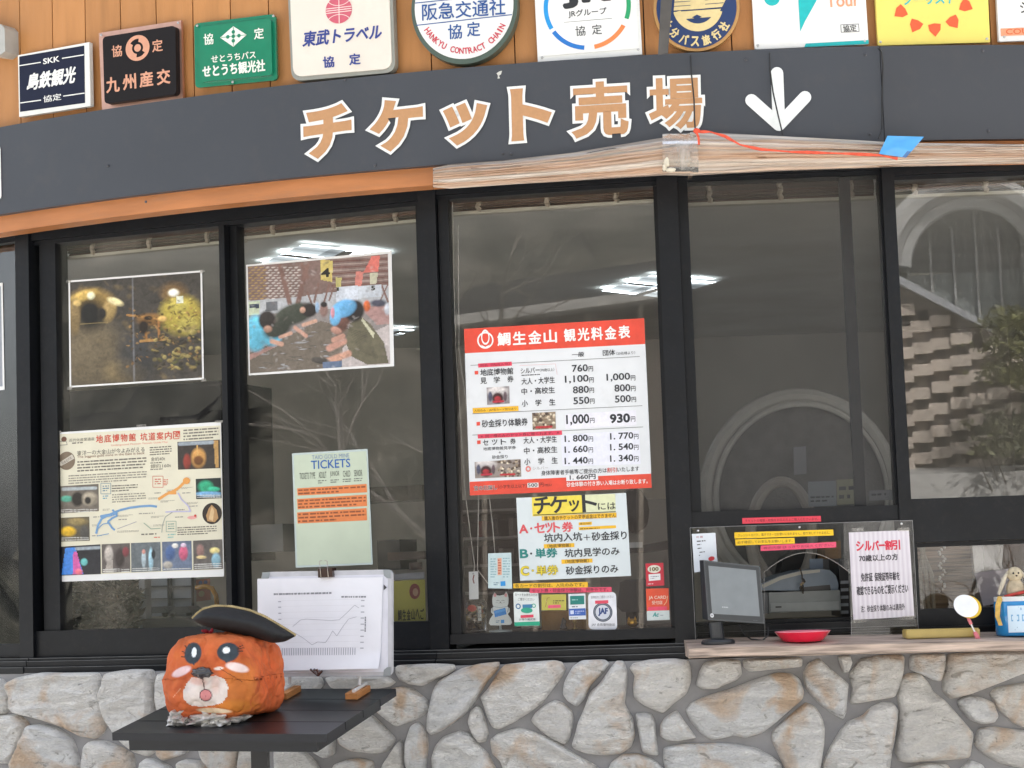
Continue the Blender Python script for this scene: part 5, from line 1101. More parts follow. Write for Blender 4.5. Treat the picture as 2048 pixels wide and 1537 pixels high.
for i, s_ in enumerate('鯛生金山'): q.text(a, 355+i*125, 237-i*7.5, 108, 108, s_, W_, d, .03)
for i, s_ in enumerate('観光料金表'): q.text(a, 888+i*110, 205-i*6.4, 96, 106, s_, W_, d, .03)
q.text(a, 954, 362, 98, 40, '一般', K_, d, .012); q.text(a, 1205, 347, 100, 46, '団体', K_, d, .012); q.text(a, 1340, 350, 152, 26, '（20名様より）', K_, d)
LN = c('#6b6d70')
for L in (((85, 450), (1455, 378)), ((100, 842), (1475, 776)), ((100, 1014), (1482, 948))): q.line(a, L, 4, LN, d)
q.poly(a, [(146, 436), (418, 420), (420, 452), (148, 468)], c('#d8405a'), d+.0005); q.text(a, 282, 444, 240, 22, '別名（坑内入坑）', c('#7a2030'), d+.001)
q.poly(a, [(118, 496), (146, 494), (148, 522), (120, 524)], RD, d); q.poly(a, [(133, 908), (161, 906), (162, 936), (134, 938)], RD, d); q.poly(a, [(138, 1058), (166, 1056), (167, 1086), (139, 1088)], RD, d)
q.text(a, 297, 502, 266, 56, '地底博物館', K_, d, .014); q.text(a, 190, 574, 52, 52, '見', K_, d, .01); q.text(a, 298, 567, 52, 52, '学', K_, d, .01); q.text(a, 408, 560, 52, 52, '券', K_, d, .01)
q.text(a, 567, 490, 152, 44, 'シルバー', K_, d, .01); q.text(a, 704, 486, 116, 26, '（70歳以上）', K_, d); q.scrib(a, 498, 516, 760, 532, 1, K_, d, .9)
q.line(a, [(480, 452), (772, 438), (786, 526)], 2, c('#dfa0a4'), d)
for y, s_ in ((578, '大人・大学生'), (660, '中・高校生')): q.text(a, 632, y-5, 270, 54, s_, K_, d, .012)
for x, s_ in ((524, '小'), (634, '学'), (746, '生')): q.text(a, x, 752-(x-634)*.05, 50, 52, s_, K_, d, .012)
def price(x1, y, s_, h, bold, yen=44, sq=.62):
    n = sum(.45 if k in ',.' else 1 for k in s_); w = n*h*sq; q.text(a, x1-yen-w/2, y, w, h*(1.12 if ',' in s_ else 1), s_, K_, d, bold); q.text(a, x1-yen/2+2, y+6, yen-8, 42, '円', K_, d, .012)
price(1078, 472, '760', 58, .02, sq=.74); price(1084, 562, '1,100', 58, .02, sq=.74); price(1086, 646, '880', 58, .02, sq=.74); price(1090, 734, '550', 58, .02, sq=.74)
price(1420, 546, '1,000', 58, .02, sq=.74); price(1422, 632, '800', 58, .02, sq=.74); price(1426, 720, '500', 58, .02, sq=.74)
q.poly(a, [(850, 845), (1425, 812), (1428, 935), (853, 965)], c('#e3e2ea'), d-.0003)
price(1090, 890, '1,000', 78, .03, sq=.54); price(1420, 878, '930', 76, .06, sq=.72)
q.poly(a, [(102, 796), (472, 778), (474, 818), (105, 838)], c('#eeb62c'), d+.0005); q.text(a, 285, 810, 340, 24, '入坑のみ・JAF各カード割引あり', c('#5a4515'), d+.001)
q.text(a, 362, 914, 372, 62, '砂金採り体験券', K_, d, .014); q.poly(a, [(142, 1008), (824, 976), (826, 1012), (145, 1042)], c('#d8405a'), d+.0005); q.text(a, 484, 1010, 640, 26, '＊ 同一様のみのセット券に限られます。＊', c('#6a1f2c'), d+.001)
q.poly(a, [(815, 1010), (1450, 975), (1462, 1250), (830, 1265)], c('#dfe0ea'), d-.0003)
for x, s_ in ((207, 'セ'), (280, 'ッ'), (352, 'ト'), (428, '券')): q.text(a, x, 1070-(x-300)*.045, 46, 46, s_, K_, d, .012)
q.text(a, 320, 1120, 264, 28, '地底博物館見学券', K_, d, .006); q.text(a, 322, 1154, 18, 18, '+', K_, d); q.text(a, 322, 1190, 126, 30, '砂金採り', K_, d, .006)
q.text(a, 648, 1052, 270, 54, '大人・大学生', K_, d, .012); q.text(a, 652, 1136, 270, 54, '中・高校生', K_, d, .012)
for x, s_ in ((544, '小'), (656, '学'), (766, '生')): q.text(a, x, 1224-(x-656)*.05, 50, 52, s_, K_, d, .012)
for y, l, r in ((1040, '1. 800', '1. 770'), (1128, '1. 660', '1. 540'), (1220, '1. 440', '1. 340')):
    price(1078, y, l, 54, .034, sq=.64); price(1446, y-20, r, 54, .034, sq=.64)
q.ell(a, 552, 1288, 22, 24, c('#dc8078'), d, 18, 0, 360, .5); q.text(a, 650, 1280, 124, 26, 'シルバー', c('#a9a7a4'), d)
q.text(a, 922, 1310, 530, 40, '身体障害者手帳等ご提示の方は', K_, d, .008); q.text(a, 1228, 1296, 78, 40, '割引', c('#c8402f'), d, .008); q.text(a, 1360, 1289, 178, 38, 'いたします', K_, d, .008)
q.poly(a, [(858, 1336), (1115, 1325), (1118, 1376), (860, 1386)], c('#e3e2e4'), d+.0006); q.text(a, 992, 1353, 210, 42, '1. 660円', K_, d+.0012, .03)
q.text(a, 206, 1440, 190, 42, '宝の石探し', c('#efe3dc'), d, .05); q.text(a, 206, 1440, 186, 38, '宝の石探し', K_, d+.0006, .01); q.text(a, 424, 1428, 232, 30, '（小学生以上以下）', c('#3a2020'), d); q.poly(a, [(545, 1402), (634, 1398), (636, 1436), (546, 1440)], c('#e6e0de'), d+.0004); q.text(a, 588, 1419, 76, 30, '500', K_, d+.001, .01); q.text(a, 660, 1416, 30, 32, '円', c('#3a2020'), d); q.text(a, 712, 1418, 60, 20, '（税込）', c('#3a2020'), d)
q.text(a, 1190, 1400, 656, 40, '砂金体験の付き添い入場はお断り致します。', W_, d, .012); a.build('lettering', 'ink', t)
def pic2(quad, base, ops, W=40, H=30):
    p = Paint(W, H, quad, base); p.rough(.3, 6, 5)
    for o_ in ops: getattr(p, o_[0])(*o_[1:])
    p.rough(.15, 20, 15); a = MB(); q.picture(a, p.a, quad, .0042); a.build('picture', 'photo', t)
tun = lambda dx, dy: [('ell', 305+dx, 660+dy, 80, 40, '#c8c2c0', .5), ('ell', 305+dx, 715+dy, 46, 46, '#3a2022', .4), ('ell', 305+dx, 720+dy, 26, 20, '#a03038', .5), ('line', (270+dx, 745+dy), (350+dx, 740+dy), 16, '#b03040'), ('ell', 245+dx, 700+dy, 16, 40, '#4a4c60', .5), ('ell', 365+dx, 700+dy, 14, 40, '#5a4a50', .5)]
pic2([(215, 630), (398, 618), (402, 758), (220, 770)], '#8d8789', tun(0, 0)); crowd = lambda x0, y0, w, h: [('ell', random.uniform(x0, x0+w), random.uniform(y0, y0+h), random.uniform(6, 14), random.uniform(6, 14), random.choice(['#4a3a34', '#b8a690', '#80705c', '#d2c8b4', '#5b4c40']), .5) for _ in range(60)]
pic2([(583, 835), (772, 825), (776, 962), (588, 972)], '#8a7a68', crowd(585, 830, 185, 130)+[('line', (620, 952), (740, 946), 18, '#b03038')])
pic2([(118, 1232), (490, 1208), (496, 1350), (122, 1364)], '#8a807a', tun(-95, 590)+crowd(310, 1215, 175, 130)+[('line', (330, 1335), (440, 1330), 16, '#b03038')], 70, 28)
# --- ticket guide
ZF = (900, 960, 4.267); QD = [(565, 155), (1502, 112), (1545, 820), (598, 862)]
q, t = sheet('ticket_guide', 'white card headed チケットには explaining tickets A, B and C', 'notice', FB, WO, QD, ZF, .002, c('#d3dbdd'))
a = MB(); d = .0028; K_ = c('#26282c'); Y_ = c('#f0b92a')
q.poly(a, [(698, 150), (1130, 130), (1138, 290), (704, 312)], c('#e9d34c'), d); q.poly(a, [(1130, 130), (1410, 120), (1414, 278), (1138, 290)], c('#d9dcb4'), d)
for s_, x, y, w, h in (('チ', 785, 218, 140, 150), ('ケ', 925, 212, 150, 145), ('ッ', 1060, 222, 90, 100), ('ト', 1190, 200, 130, 150)): q.text(a, x, y, w, h, s_, K_, d+.0006, .03)
q.text(a, 1338, 225, 150, 60, 'には', K_, d+.0006, .012); q.line(a, [(712, 302), (1415, 272)], 6, K_, d+.0012)
q.poly(a, [(782, 312), (1420, 280), (1422, 322), (786, 350)], Y_, d+.001); q.text(a, 1108, 317, 610, 38, '購入後のチケットの変更返金はできません', c('#5a3d10'), d+.0016, .008)
RD2 = c('#d6545a')
q.text(a, 628, 420, 80, 76, 'A', RD2, d, .05); q.ell(a, 693, 415, 9, 9, RD2, d)
for s_, x, w in (('セ', 765, 92), ('ッ', 845, 66), ('ト', 910, 60), ('券', 1002, 96)): q.text(a, x, 410-(x-800)*.04, w, 88, s_, RD2, d, .035)
q.poly(a, [(1098, 364), (1210, 358), (1211, 384), (1099, 390)], Y_, d); q.text(a, 1155, 374, 90, 18, '暑日内訳', c('#6b4a10'), d+.0006); q.poly(a, [(1098, 404), (1416, 388), (1418, 412), (1100, 430)], Y_, d+.0002); q.scrib(a, 1108, 404, 1405, 422, 1, c('#7a5510'), d+.0006)
q.text(a, 965, 490, 325, 76, '坑内入坑', K_, d, .02); q.text(a, 1168, 492, 56, 50, '＋', K_, d, .01); q.text(a, 1358, 478, 300, 76, '砂金採り', K_, d, .02)
q.poly(a, [(800, 550), (1060, 540), (1062, 574), (802, 586)], Y_, d+.0003); q.text(a, 932, 562, 200, 32, '（地底博物館）', c('#5a3d10'), d+.001, .008)
GN = c('#1c7f7a'); q.text(a, 632, 630, 72, 78, 'B', GN, d, .05); q.ell(a, 692, 630, 9, 9, K_, d); q.text(a, 822, 625, 190, 84, '単券', GN, d, .035); q.text(a, 1212, 617, 468, 74, '坑内見学のみ', K_, d, .02)
q.poly(a, [(950, 682), (1215, 672), (1217, 706), (952, 718)], Y_, d+.0003); q.text(a, 1085, 694, 200, 32, '（地底博物館）', c('#5a3d10'), d+.001, .008)
for cc_, b_, dd in ((c('#6a5a20'), .05, 0), (c('#e3cf3e'), .012, .0008)):
    q.text(a, 638, 778, 74+b_*60, 84+b_*60, 'C', cc_, d+dd, b_+.03); q.ell(a, 706, 775, 8+b_*50, 8+b_*50, cc_, d+dd); q.text(a, 830, 772, 190+b_*60, 84+b_*60, '単券', cc_, d+dd, b_)
q.text(a, 1212, 766, 448, 74, '砂金採りのみ', K_, d, .02); a.build('lettering', 'ink', t)
# --- small stickers
def sticker(nm, label, quad, col, S=FB, Z=ZF, r=0, w=WO, mat='enamel_ink', cat='sticker'):
    q, t = sheet(nm, label, cat, S, w, quad, Z, .0008, col, PG, mat, r); return q, t, MB()
d = .0013
q, t, a = sticker('notice_strip', 'yellow strip of print under the ticket guide', [(540, 885), (1175, 872), (1178, 918), (540, 926)], c('#f0b926')); q.text(a, 850, 900, 590, 34, '各カードの割引は、入坑のみです。', c('#5a4210'), d, .006); a.build('lettering', 'ink', t)
q, t, a = sticker('notice_strip', 'pink strip of print above the row of card stickers', [(680, 925), (1378, 915), (1380, 958), (680, 967)], c('#dd4a68'), w=WO+.0016); q.text(a, 1025, 941, 650, 32, 'セット券・砂金採り体験は、対象外です。', c('#641c2c'), d, .006); a.build('lettering', 'ink', t)
q, t, a = sticker('point_card', 'pale blue point card hanging above the cat cut-out', [(325, 628), (522, 622), (530, 930), (325, 926)], c('#c3d6d8')); q.poly(a, [(405, 670), (440, 668), (442, 812), (407, 815)], c('#e0a588'), d); q.scrib(a, 345, 665, 395, 840, 8, c('#8fb0b8'), d, .5, 3); q.scrib(a, 450, 660, 510, 840, 8, c('#8fb0b8'), d, .5, 4); q.scrib(a, 410, 676, 436, 808, 6, c('#b8604a'), d+.0004, .7); q.poly(a, [(430, 868), (472, 864), (474, 905), (432, 908)], c('#2b8fd4'), d); q.scrib(a, 372, 872, 420, 904, 2, c('#54748c'), d); a.build('print', 'ink', t)
q, t, a = sticker('card_sticker', 'white and green card sticker beside the cat cut-out', [(540, 956), (752, 960), (768, 1246), (550, 1250)], c('#dde3e0'), r=20); q.text(a, 650, 982, 190, 24, 'カードをお持ちの方は', K_, d); q.text(a, 650, 1020, 140, 24, 'ご提示ください', K_, d); q.poly(a, [(618, 1065), (700, 1062), (702, 1095), (620, 1098)], c('#3f7fa8'), d); q.ell(a, 655, 1115, 50, 24, c('#2fa183'), d+.0003); q.ell(a, 582, 1080, 22, 24, c('#3c6f9a'), d, 16, 0, 360, .6); q.ell(a, 715, 1075, 18, 18, c('#3aa68a'), d, 16, 0, 360, .6); q.poly(a, [(602, 1156), (712, 1150), (713, 1174), (603, 1180)], c('#d8405a'), d+.0006); q.text(a, 660, 1192, 140, 20, 'お預り確認票', K_, d); q.poly(a, [(549, 1216), (766, 1208), (768, 1244), (552, 1249)], c('#1fa37f'), d); a.build('print', 'ink', t)
q, t, a = sticker('card_sticker', 'olive yellow card sticker with a pink tag', [(780, 980), (990, 977), (992, 1112), (782, 1114)], c('#b9b04e')); q.line(a, [(815, 1085), (830, 1010), (850, 1005)], 4, c('#8a5a3a'), d); q.line(a, [(815, 1020), (840, 1080)], 4, c('#c8b070'), d+.0003); q.scrib(a, 880, 1024, 975, 1060, 2, c('#4d4a20'), d); q.poly(a, [(834, 1070), (944, 1066), (946, 1092), (836, 1097)], c('#e05a78'), d+.0003); a.build('print', 'ink', t)
q, t, a = sticker('card_sticker', 'narrow card sticker in teal, white and blue', [(1010, 975), (1155, 970), (1162, 1190), (1016, 1193)], c('#dfe3e6')); q.poly(a, [(1024, 992), (1144, 988), (1147, 1062), (1027, 1066)], c('#1d7d74'), d); q.scrib(a, 1040, 1014, 1130, 1034, 1, c('#8fc4bc'), d+.0003); q.scrib(a, 1040, 1074, 1135, 1092, 1, c('#55606e'), d); q.poly(a, [(1015, 1102), (1156, 1096), (1159, 1158), (1017, 1162)], c('#3b62b4'), d); q.poly(a, [(1026, 1116), (1056, 1114), (1058, 1146), (1028, 1148)], c('#cfd8ea'), d+.0003); q.scrib(a, 1070, 1114, 1145, 1146, 2, c('#b8c4e2'), d+.0003); q.scrib(a, 1026, 1172, 1140, 1184, 1, c('#66707a'), d); a.build('print', 'ink', t)
q, t, a = sticker('card_sticker', 'rounded white sticker with a dark round JAF emblem', [(1178, 966), (1416, 958), (1428, 1280), (1184, 1277)], c('#e3e4ea'), r=40); q.text(a, 1298, 1000, 190, 24, '会員証をご提示ください', c('#4b4f5a'), d); q.ell(a, 1304, 1130, 82, 82, c('#3b4353'), d, 36); q.ell(a, 1304, 1130, 62, 62, c('#cfd3dc'), d+.0003, 30); q.text(a, 1306, 1128, 84, 70, 'JAF', c('#27407c'), d+.0006, .05); q.ell(a, 1304, 1130, 74, 74, c('#8e95a4'), d+.0004, 36, 0, 360, .94); q.poly(a, [(1238, 1032), (1350, 1027), (1351, 1054), (1239, 1059)], c('#dd4a60'), d+.0009); q.text(a, 1308, 1238, 200, 28, 'JAF 会員優待施設', c('#4b4f5a'), d); a.build('print', 'ink', t)
q, t, a = sticker('card_sticker', 'red card sticker with a white label at the right edge of the pane', [(1668, 715), (1820, 708), (1829, 902), (1675, 911)], c('#c3293c')); q.ell(a, 1742, 762, 56, 34, c('#e0dacb'), d, 22); q.text(a, 1742, 762, 76, 34, '100', c('#6b5a2c'), d+.0004, .05); q.poly(a, [(1694, 808), (1794, 800), (1797, 856), (1698, 864)], c('#e3e3e4'), d); q.scrib(a, 1712, 818, 1780, 848, 2, c('#8d8794'), d+.0004); q.scrib(a, 1690, 880, 1770, 896, 1, c('#e8c8cc'), d); a.build('print', 'ink', t)
q, t, a = sticker('card_sticker', 'orange red sticker reading JA CARD 受付店', [(1672, 930), (1865, 925), (1876, 1195), (1682, 1202)], c('#de4d2c')); q.text(a, 1770, 1008, 150, 36, 'JA CARD', c('#f0d8c4'), d, .01); q.text(a, 1768, 1048, 90, 32, '受付店', c('#f0d8c4'), d, .01); q.line(a, [(1858, 990), (1848, 1040), (1825, 1070)], 4, c('#f0c89a'), d); q.poly(a, [(1690, 1086), (1850, 1080), (1852, 1112), (1692, 1116)], c('#e84a6a'), d+.0003); q.poly(a, [(1679, 1120), (1872, 1114), (1876, 1195), (1682, 1202)], c('#cdd6d4'), d+.0003); q.text(a, 1755, 1150, 56, 40, 'Ac', c('#2a9a94'), d+.0007, .04, .3); q.scrib(a, 1795, 1148, 1850, 1164, 1, c('#98a4a8'), d+.0007); a.build('print', 'ink', t)
# strips on the C opening
ZG = (1360, 1000, 4.096)
AX = .006      # acrylic front
def stripC(nm, label, quad, col, txt, tc, w, h=.62):
    q, t = sheet(nm, label, 'label', FC, w, quad, ZG, .0007, col, 'printed strips at the ticket counter', 'enamel_ink'); a = MB(); m = q.q.mean(0); W = (q.q[1][0]-q.q[0][0]); H = q.q[3][1]-q.q[0][1]
    q.text(a, m[0], m[1], W*.93, H*h*.8, txt, tc, .0011, 0); a.build('lettering', 'ink', t)
stripC('notice_strip', 'red strip stuck on the dark rail below the insect screen', [(510, 150), (1153, 132), (1156, 178), (512, 197)], c('#dd3b50'), 'チケットの種類・枚数をお伝えの上ご購入くださいませ。', c('#6a1622'), -.0142)
stripC('notice_strip', 'longer yellow strip at the top of the clear counter screen', [(445, 268), (1255, 243), (1258, 292), (447, 318)], c('#f2c012'), 'クレジットカード、電子マネーはお使いになれません。取り消しができません。', c('#6a5208'), AX)
stripC('notice_strip', 'shorter yellow strip on the clear counter screen', [(452, 325), (938, 312), (941, 358), (455, 375)], c('#f2c012'), '必ず確認してお支払をお願いします。', c('#6a5208'), AX)
stripC('notice_strip', 'pink strip on the clear counter screen above the arched hole', [(660, 375), (1278, 345), (1280, 390), (662, 420)], c('#e04c6e'), '券の内容 はっきりお伝えください。', c('#7c1c30'), AX)
q, t = sheet('discount_notice', 'white notice headed シルバー割引 in red on the clear counter screen', 'notice', FC, AX, [(1382, 268), (1875, 248), (1920, 955), (1420, 985)], ZG, .0008, c('#d5cfd6'))
a = MB()
for k in range(26):
    f = (k+.5)/26; q.poly(a, [(1382+493*f-4, 270-20*f), (1382+493*f+5, 270-20*f), (1420+500*f+5, 983-30*f), (1420+500*f-4, 983-30*f)], c('#dcd8de') if k % 2 else c('#cbc4cd'), .0009)
a.build('corrugation', 'paper', t); a = MB(); d = .0014; K3 = c('#38343c')
for s_, x, w in (('シ', 1474, 66), ('ル', 1540, 58), ('バ', 1600, 62), ('ー', 1652, 50), ('割', 1710, 64), ('引', 1772, 62)): q.text(a, x, 374-(x-1620)*.03, w, 82 if s_ != 'ー' else 16, s_, c('#cf2b45'), d, .04)
q.text(a, 1626, 474, 320, 56, '70歳以上の方', K3, d, .03); q.text(a, 1530, 634, 96, 72, '免許証', K3, d, .02); q.text(a, 1696, 628, 206, 72, '保険証等年齢を', K3, d, .02); q.text(a, 1658, 736, 422, 76, '確認できるものをご提示ください', K3, d, .02); q.text(a, 1662, 886, 362, 56, '注：砂金採り体験のみは適用外', K3, d, .012); a.build('lettering', 'ink', t)
for (x, y) in ((1455, 245), (1830, 242), (1470, 992), (1870, 965)):
    a = MB(); q.rect(a, x-48, y-14, x+48, y+14, (.8, .8, .8), .0018); a.build('tape', 'tapefilm', t)
q, t = sheet('small_notice', 'small white notice with a red stamp behind the customer display', 'notice', FC, AX, [(97, 280), (290, 270), (312, 560), (118, 597)], ZG, .0008, c('#d9dfe6'))
a = MB(); d = .0013; q.text(a, 160, 305, 52, 16, '釣 銭', c('#a03040'), d); q.scrib(a, 138, 326, 262, 346, 1, K3, d); q.scrib(a, 140, 358, 200, 374, 1, K3, d); q.scrib(a, 144, 388, 205, 404, 1, K3, d); q.scrib(a, 160, 418, 240, 434, 1, K3, d); q.scrib(a, 155, 448, 172, 462, 1, K3, d); q.ell(a, 258, 482, 26, 18, c('#c83a40'), d); q.line(a, [(294, 285), (306, 480)], 4, c('#4a1c24'), d); a.build('print', 'ink', t)
# corner of the poster in the pane far left
q, t = sheet('poster', 'white edged poster cut off at the left edge of the picture', 'poster', FD, WO, [(-210, 590), (5, 566), (9, 780), (-200, 800)], (0, 0, 1))
a = MB(); q.poly(a, [(-205, 596), (2, 573), (5, 773), (-196, 793)], (.3, .32, .36), .0012); a.build('print', 'photo', t)
# ================================================================== table with the papier-mache head and the small whiteboard
def at_y(x, y, Y): d = ray(x, y); return CAM+d*(Y/d[1])
def topx(P):
    d = np.asarray(P, float)-CAM; z = d@fw; return 1024+FPX*(d@rtv)/z, 768.5-FPX*(d@upv)/z
FRc = at_y(653, 1469, 5.0); tp_ = wallplane(FRc, .262); FLc = tp_.px(224, 1466); BRc = at_y(790, 1378, 5.535)
Ud = FRc-FLc; TW = np.linalg.norm(Ud); Ud = Ud/TW; Vd = BRc-FRc; Vd = Vd-Ud*np.dot(Vd, Ud); TD = np.linalg.norm(Vd); TF = Frame(FLc, Ud, Vd)
TF.V = TF.V/np.linalg.norm(TF.V)
table = thing('side_table', 'small black plank topped pedestal table in front of the stone wall', 'table', TF.P(TW/2, TD/2, 0)*np.array([1, 1, 0]))
a = MB(); ng = 4; C_ = (.010, .0115, .015)
for i in range(ng): a.box(TF, 0, TW, TD*i/ng+(.0022 if i else 0), TD*(i+1)/ng-.0022*(i < ng-1), -.020, 0, tuple(x*random.uniform(.9, 1.12) for x in C_))
a.build('tabletop', 'table_paint', table)
a = MB(); m = .035; a.box(TF, m, TW-m, m*.6, m*.6+.02, -.050, -.0205, C_); a.box(TF, m, TW-m, TD-m-.02, TD-m, -.05, -.0205, C_); a.box(TF, m, m+.02, m*.6+.021, TD-m-.021, -.05, -.0205, C_); a.box(TF, TW-m-.02, TW-m, m*.6+.021, TD-m-.021, -.05, -.0205, C_); a.build('apron', 'table_paint', table)
pc = TF.P(TW/2, TD/2, 0); a = MB(); wbox(a, pc[0]-.022, pc[0]+.022, pc[1]-.022, pc[1]+.022, .02, pc[2]-.035, (.012, .013, .016)); a.build('post', 'table_paint', table)
a = MB(); wbox(a, pc[0]-.2, pc[0]+.2, pc[1]-.2, pc[1]+.2, .004, .0205, (.012, .013, .016)); a.build('base', 'table_paint', table)

Z = Z5
def z5(x, y): return x/Z[2]+Z[0], y/Z[2]+Z[1]
hx, hy = z5(782, 785); cu, cv = TF.uv(*z5(770, 1075)); base_c = TF.P(cu, cv, 0); YH = base_c[1]
HC_ = at_y(hx, hy, YH); HF = wallplane(HC_, .34); HF.O = HC_
px_m = YH/FPX
ax_, bz_, cz_ = 344/Z[2]*px_m, 330/Z[2]*px_m, 283/Z[2]*px_m
head = MB(); nu, nv = 300, 190; vs = []; NX = 5.0
for i in range(nv+1):
    th = math.pi*(.002+.996*i/nv)
    for k in range(nu):
        ph = 2*math.pi*k/nu; d = np.array([math.sin(th)*math.sin(ph), math.cos(th), math.sin(th)*math.cos(ph)])   # u, v(up), w(front)
        r = 1/((abs(d[0])/ax_)**NX+(abs(d[1])/cz_)**NX+(abs(d[2])/bz_)**NX)**(1/NX); p = d*r
        p[0] *= 1-.10*(p[1]/cz_)*(p[1] > 0)+.03*(p[1] < 0)*p[1]/cz_; p[1] += -.012*(p[0]/ax_)**2*(p[1] > 0)
        nd = Vector(d)
        wr = .013*mnoise.noise(nd*1.9+Vector((3, 1, 2)))+.0045*mnoise.fractal(Vector((nd.x*3, nd.y*3, nd.z*4.5)), 1, 2, 3)+.0022*mnoise.fractal(nd*10, 1, 2, 3)-.0045*(1-abs(mnoise.noise(Vector((nd.x*4, nd.y*4, nd.z*6))+Vector((0, 4, 1)))))**6
        mz = .016*math.exp(-(((p[0]+.036)/.05)**2+((p[1]+.045)/.045)**2))*(d[2] > 0)
        p = p+d*(wr)+np.array([0, 0, mz]); vs.append(HF.P(p[0], p[1], p[2]))
vs = np.array(vs); F = [(i*nu+k, i*nu+(k+1) % nu, (i+1)*nu+(k+1) % nu, (i+1)*nu+k) for i in range(nv) for k in range(nu)]
fa = np.array(F); ctr = vs[fa].mean(1); nrm = np.cross(vs[fa[:, 2]]-vs[fa[:, 0]], vs[fa[:, 3]]-vs[fa[:, 1]]); nrm /= np.linalg.norm(nrm, axis=1)[:, None]+1e-12
out_ = np.sign((nrm*(ctr-HF.O)).sum(1))[:, None]; nrm *= out_; front = (nrm*(-(ctr-CAM))).sum(1) > 0
X, Y = topx(ctr); X = (X-Z[0])*Z[2]; Y = (Y-Z[1])*Z[2]
pc_ = Paint(4, 4, [(0, 0), (1, 0), (1, 1), (0, 1)], '#000000'); pc_.X, pc_.Y = X[None], Y[None]; pc_.a = np.ones((1, len(F), 3))*np.array(c('#c26238'))
nz = np.array([mnoise.fractal(Vector(p)*16, 1, 2, 4) for p in ctr]); nz2 = np.array([mnoise.noise(Vector(p)*40) for p in ctr])
pc_.mix(np.clip(nz[None]*.9+.1, 0, .75), '#a24322'); pc_.mix(np.clip(nz2[None]*.7, 0, .6), '#cc733e')
nof = pc_.a.copy()
def wob(r): return r
pc_.ell(880, 880, 130, 190, '#bd7a34', .7, 15, .5); pc_.ell(1090, 770, 80, 220, '#cd5f33', .6, 0, .6); pc_.ell(600, 520, 300, 70, '#c9703f', .8, 0, .5)
pc_.ell(860, 1000, 160, 40, '#c8802f', .7, 0, .5)
mzl = [(560, 800), (520, 850), (497, 900), (500, 950), (540, 990), (620, 1005), (700, 995), (770, 975), (800, 930), (808, 870), (785, 815), (720, 790), (660, 800), (600, 808)]
pc_.poly(mzl, '#d9d0ca', .95); pc_.ell(600, 830, 60, 26, '#c9826a', .7, 10, .45); pc_.ell(720, 850, 30, 60, '#d3a596', .8, 0, .4)
D_ = '#3a434b'
pc_.ell(566, 638, 58, 74, D_, .1, 12); pc_.poly([(520, 650), (612, 650), (590, 690), (572, 720), (545, 700)], D_); pc_.ell(574, 632, 17, 34, '#dfe6ee', .2, 5)
pc_.ell(806, 630, 76, 64, D_, .1, -5); pc_.poly([(745, 640), (868, 650), (830, 680), (800, 705), (770, 680)], D_); pc_.ell(794, 618, 26, 22, '#e6ebf0', .25, -15)
for a_, b_ in (((525, 605), (512, 585)), ((515, 640), (495, 625)), ((512, 665), (487, 660)), ((870, 610), (912, 602)), ((872, 600), (905, 585)), ((868, 622), (905, 622)), ((548, 590), (542, 575))): pc_.line(a_, b_, 7, '#4b3328')
pc_.ell(488, 763, 68, 28, '#dfc3c6', .3, -24); pc_.ell(868, 735, 78, 30, '#e8d2cc', .3, 13); pc_.ell(742, 742, 32, 11, '#e2d2c8', .4, -5)
pc_.line((755, 745), (900, 832), 6, '#6d3a22', .8); pc_.line((430, 940), (480, 880), 5, '#e0b090', .6)
pc_.line((628, 790), (645, 885), 8, '#4a3530', .9); pc_.ell(653, 925, 44, 42, '#403036', .1); pc_.ell(653, 925, 38, 36, '#cf8888', .1); pc_.line((660, 900), (650, 950), 3, '#a85e66', .7)
pc_.ell(710, 1030, 115, 18, '#d8c2a4', .3, 3)
col = np.where(front[:, None] & ((nrm*HF.W).sum(1) > .02)[:, None], pc_.a[0], nof[0])
head.add(vs, F, [tuple(x) for x in col])
ht = thing('animal_head', 'orange papier-mache animal head with painted eyes and white muzzle on the black table', 'papier-mache head', base_c)
head.build('body', 'papier', ht, smooth=True)
# nose found on the surface of the head
def on_head(zx, zy):
    d2 = (X-zx)**2+(Y-zy)**2+np.where(front, 0, 1e9); return ctr[int(np.argmin(d2))]
a = MB(); a.blob(on_head(628, 768), (.029, .016, .0135), (.03, .03, .034), 18, .3, 3, 2, ax=(Vector(HF.U), Vector(HF.W), Vector((0, 0, 1)))); a.build('nose', 'shiny', ht, smooth=True)
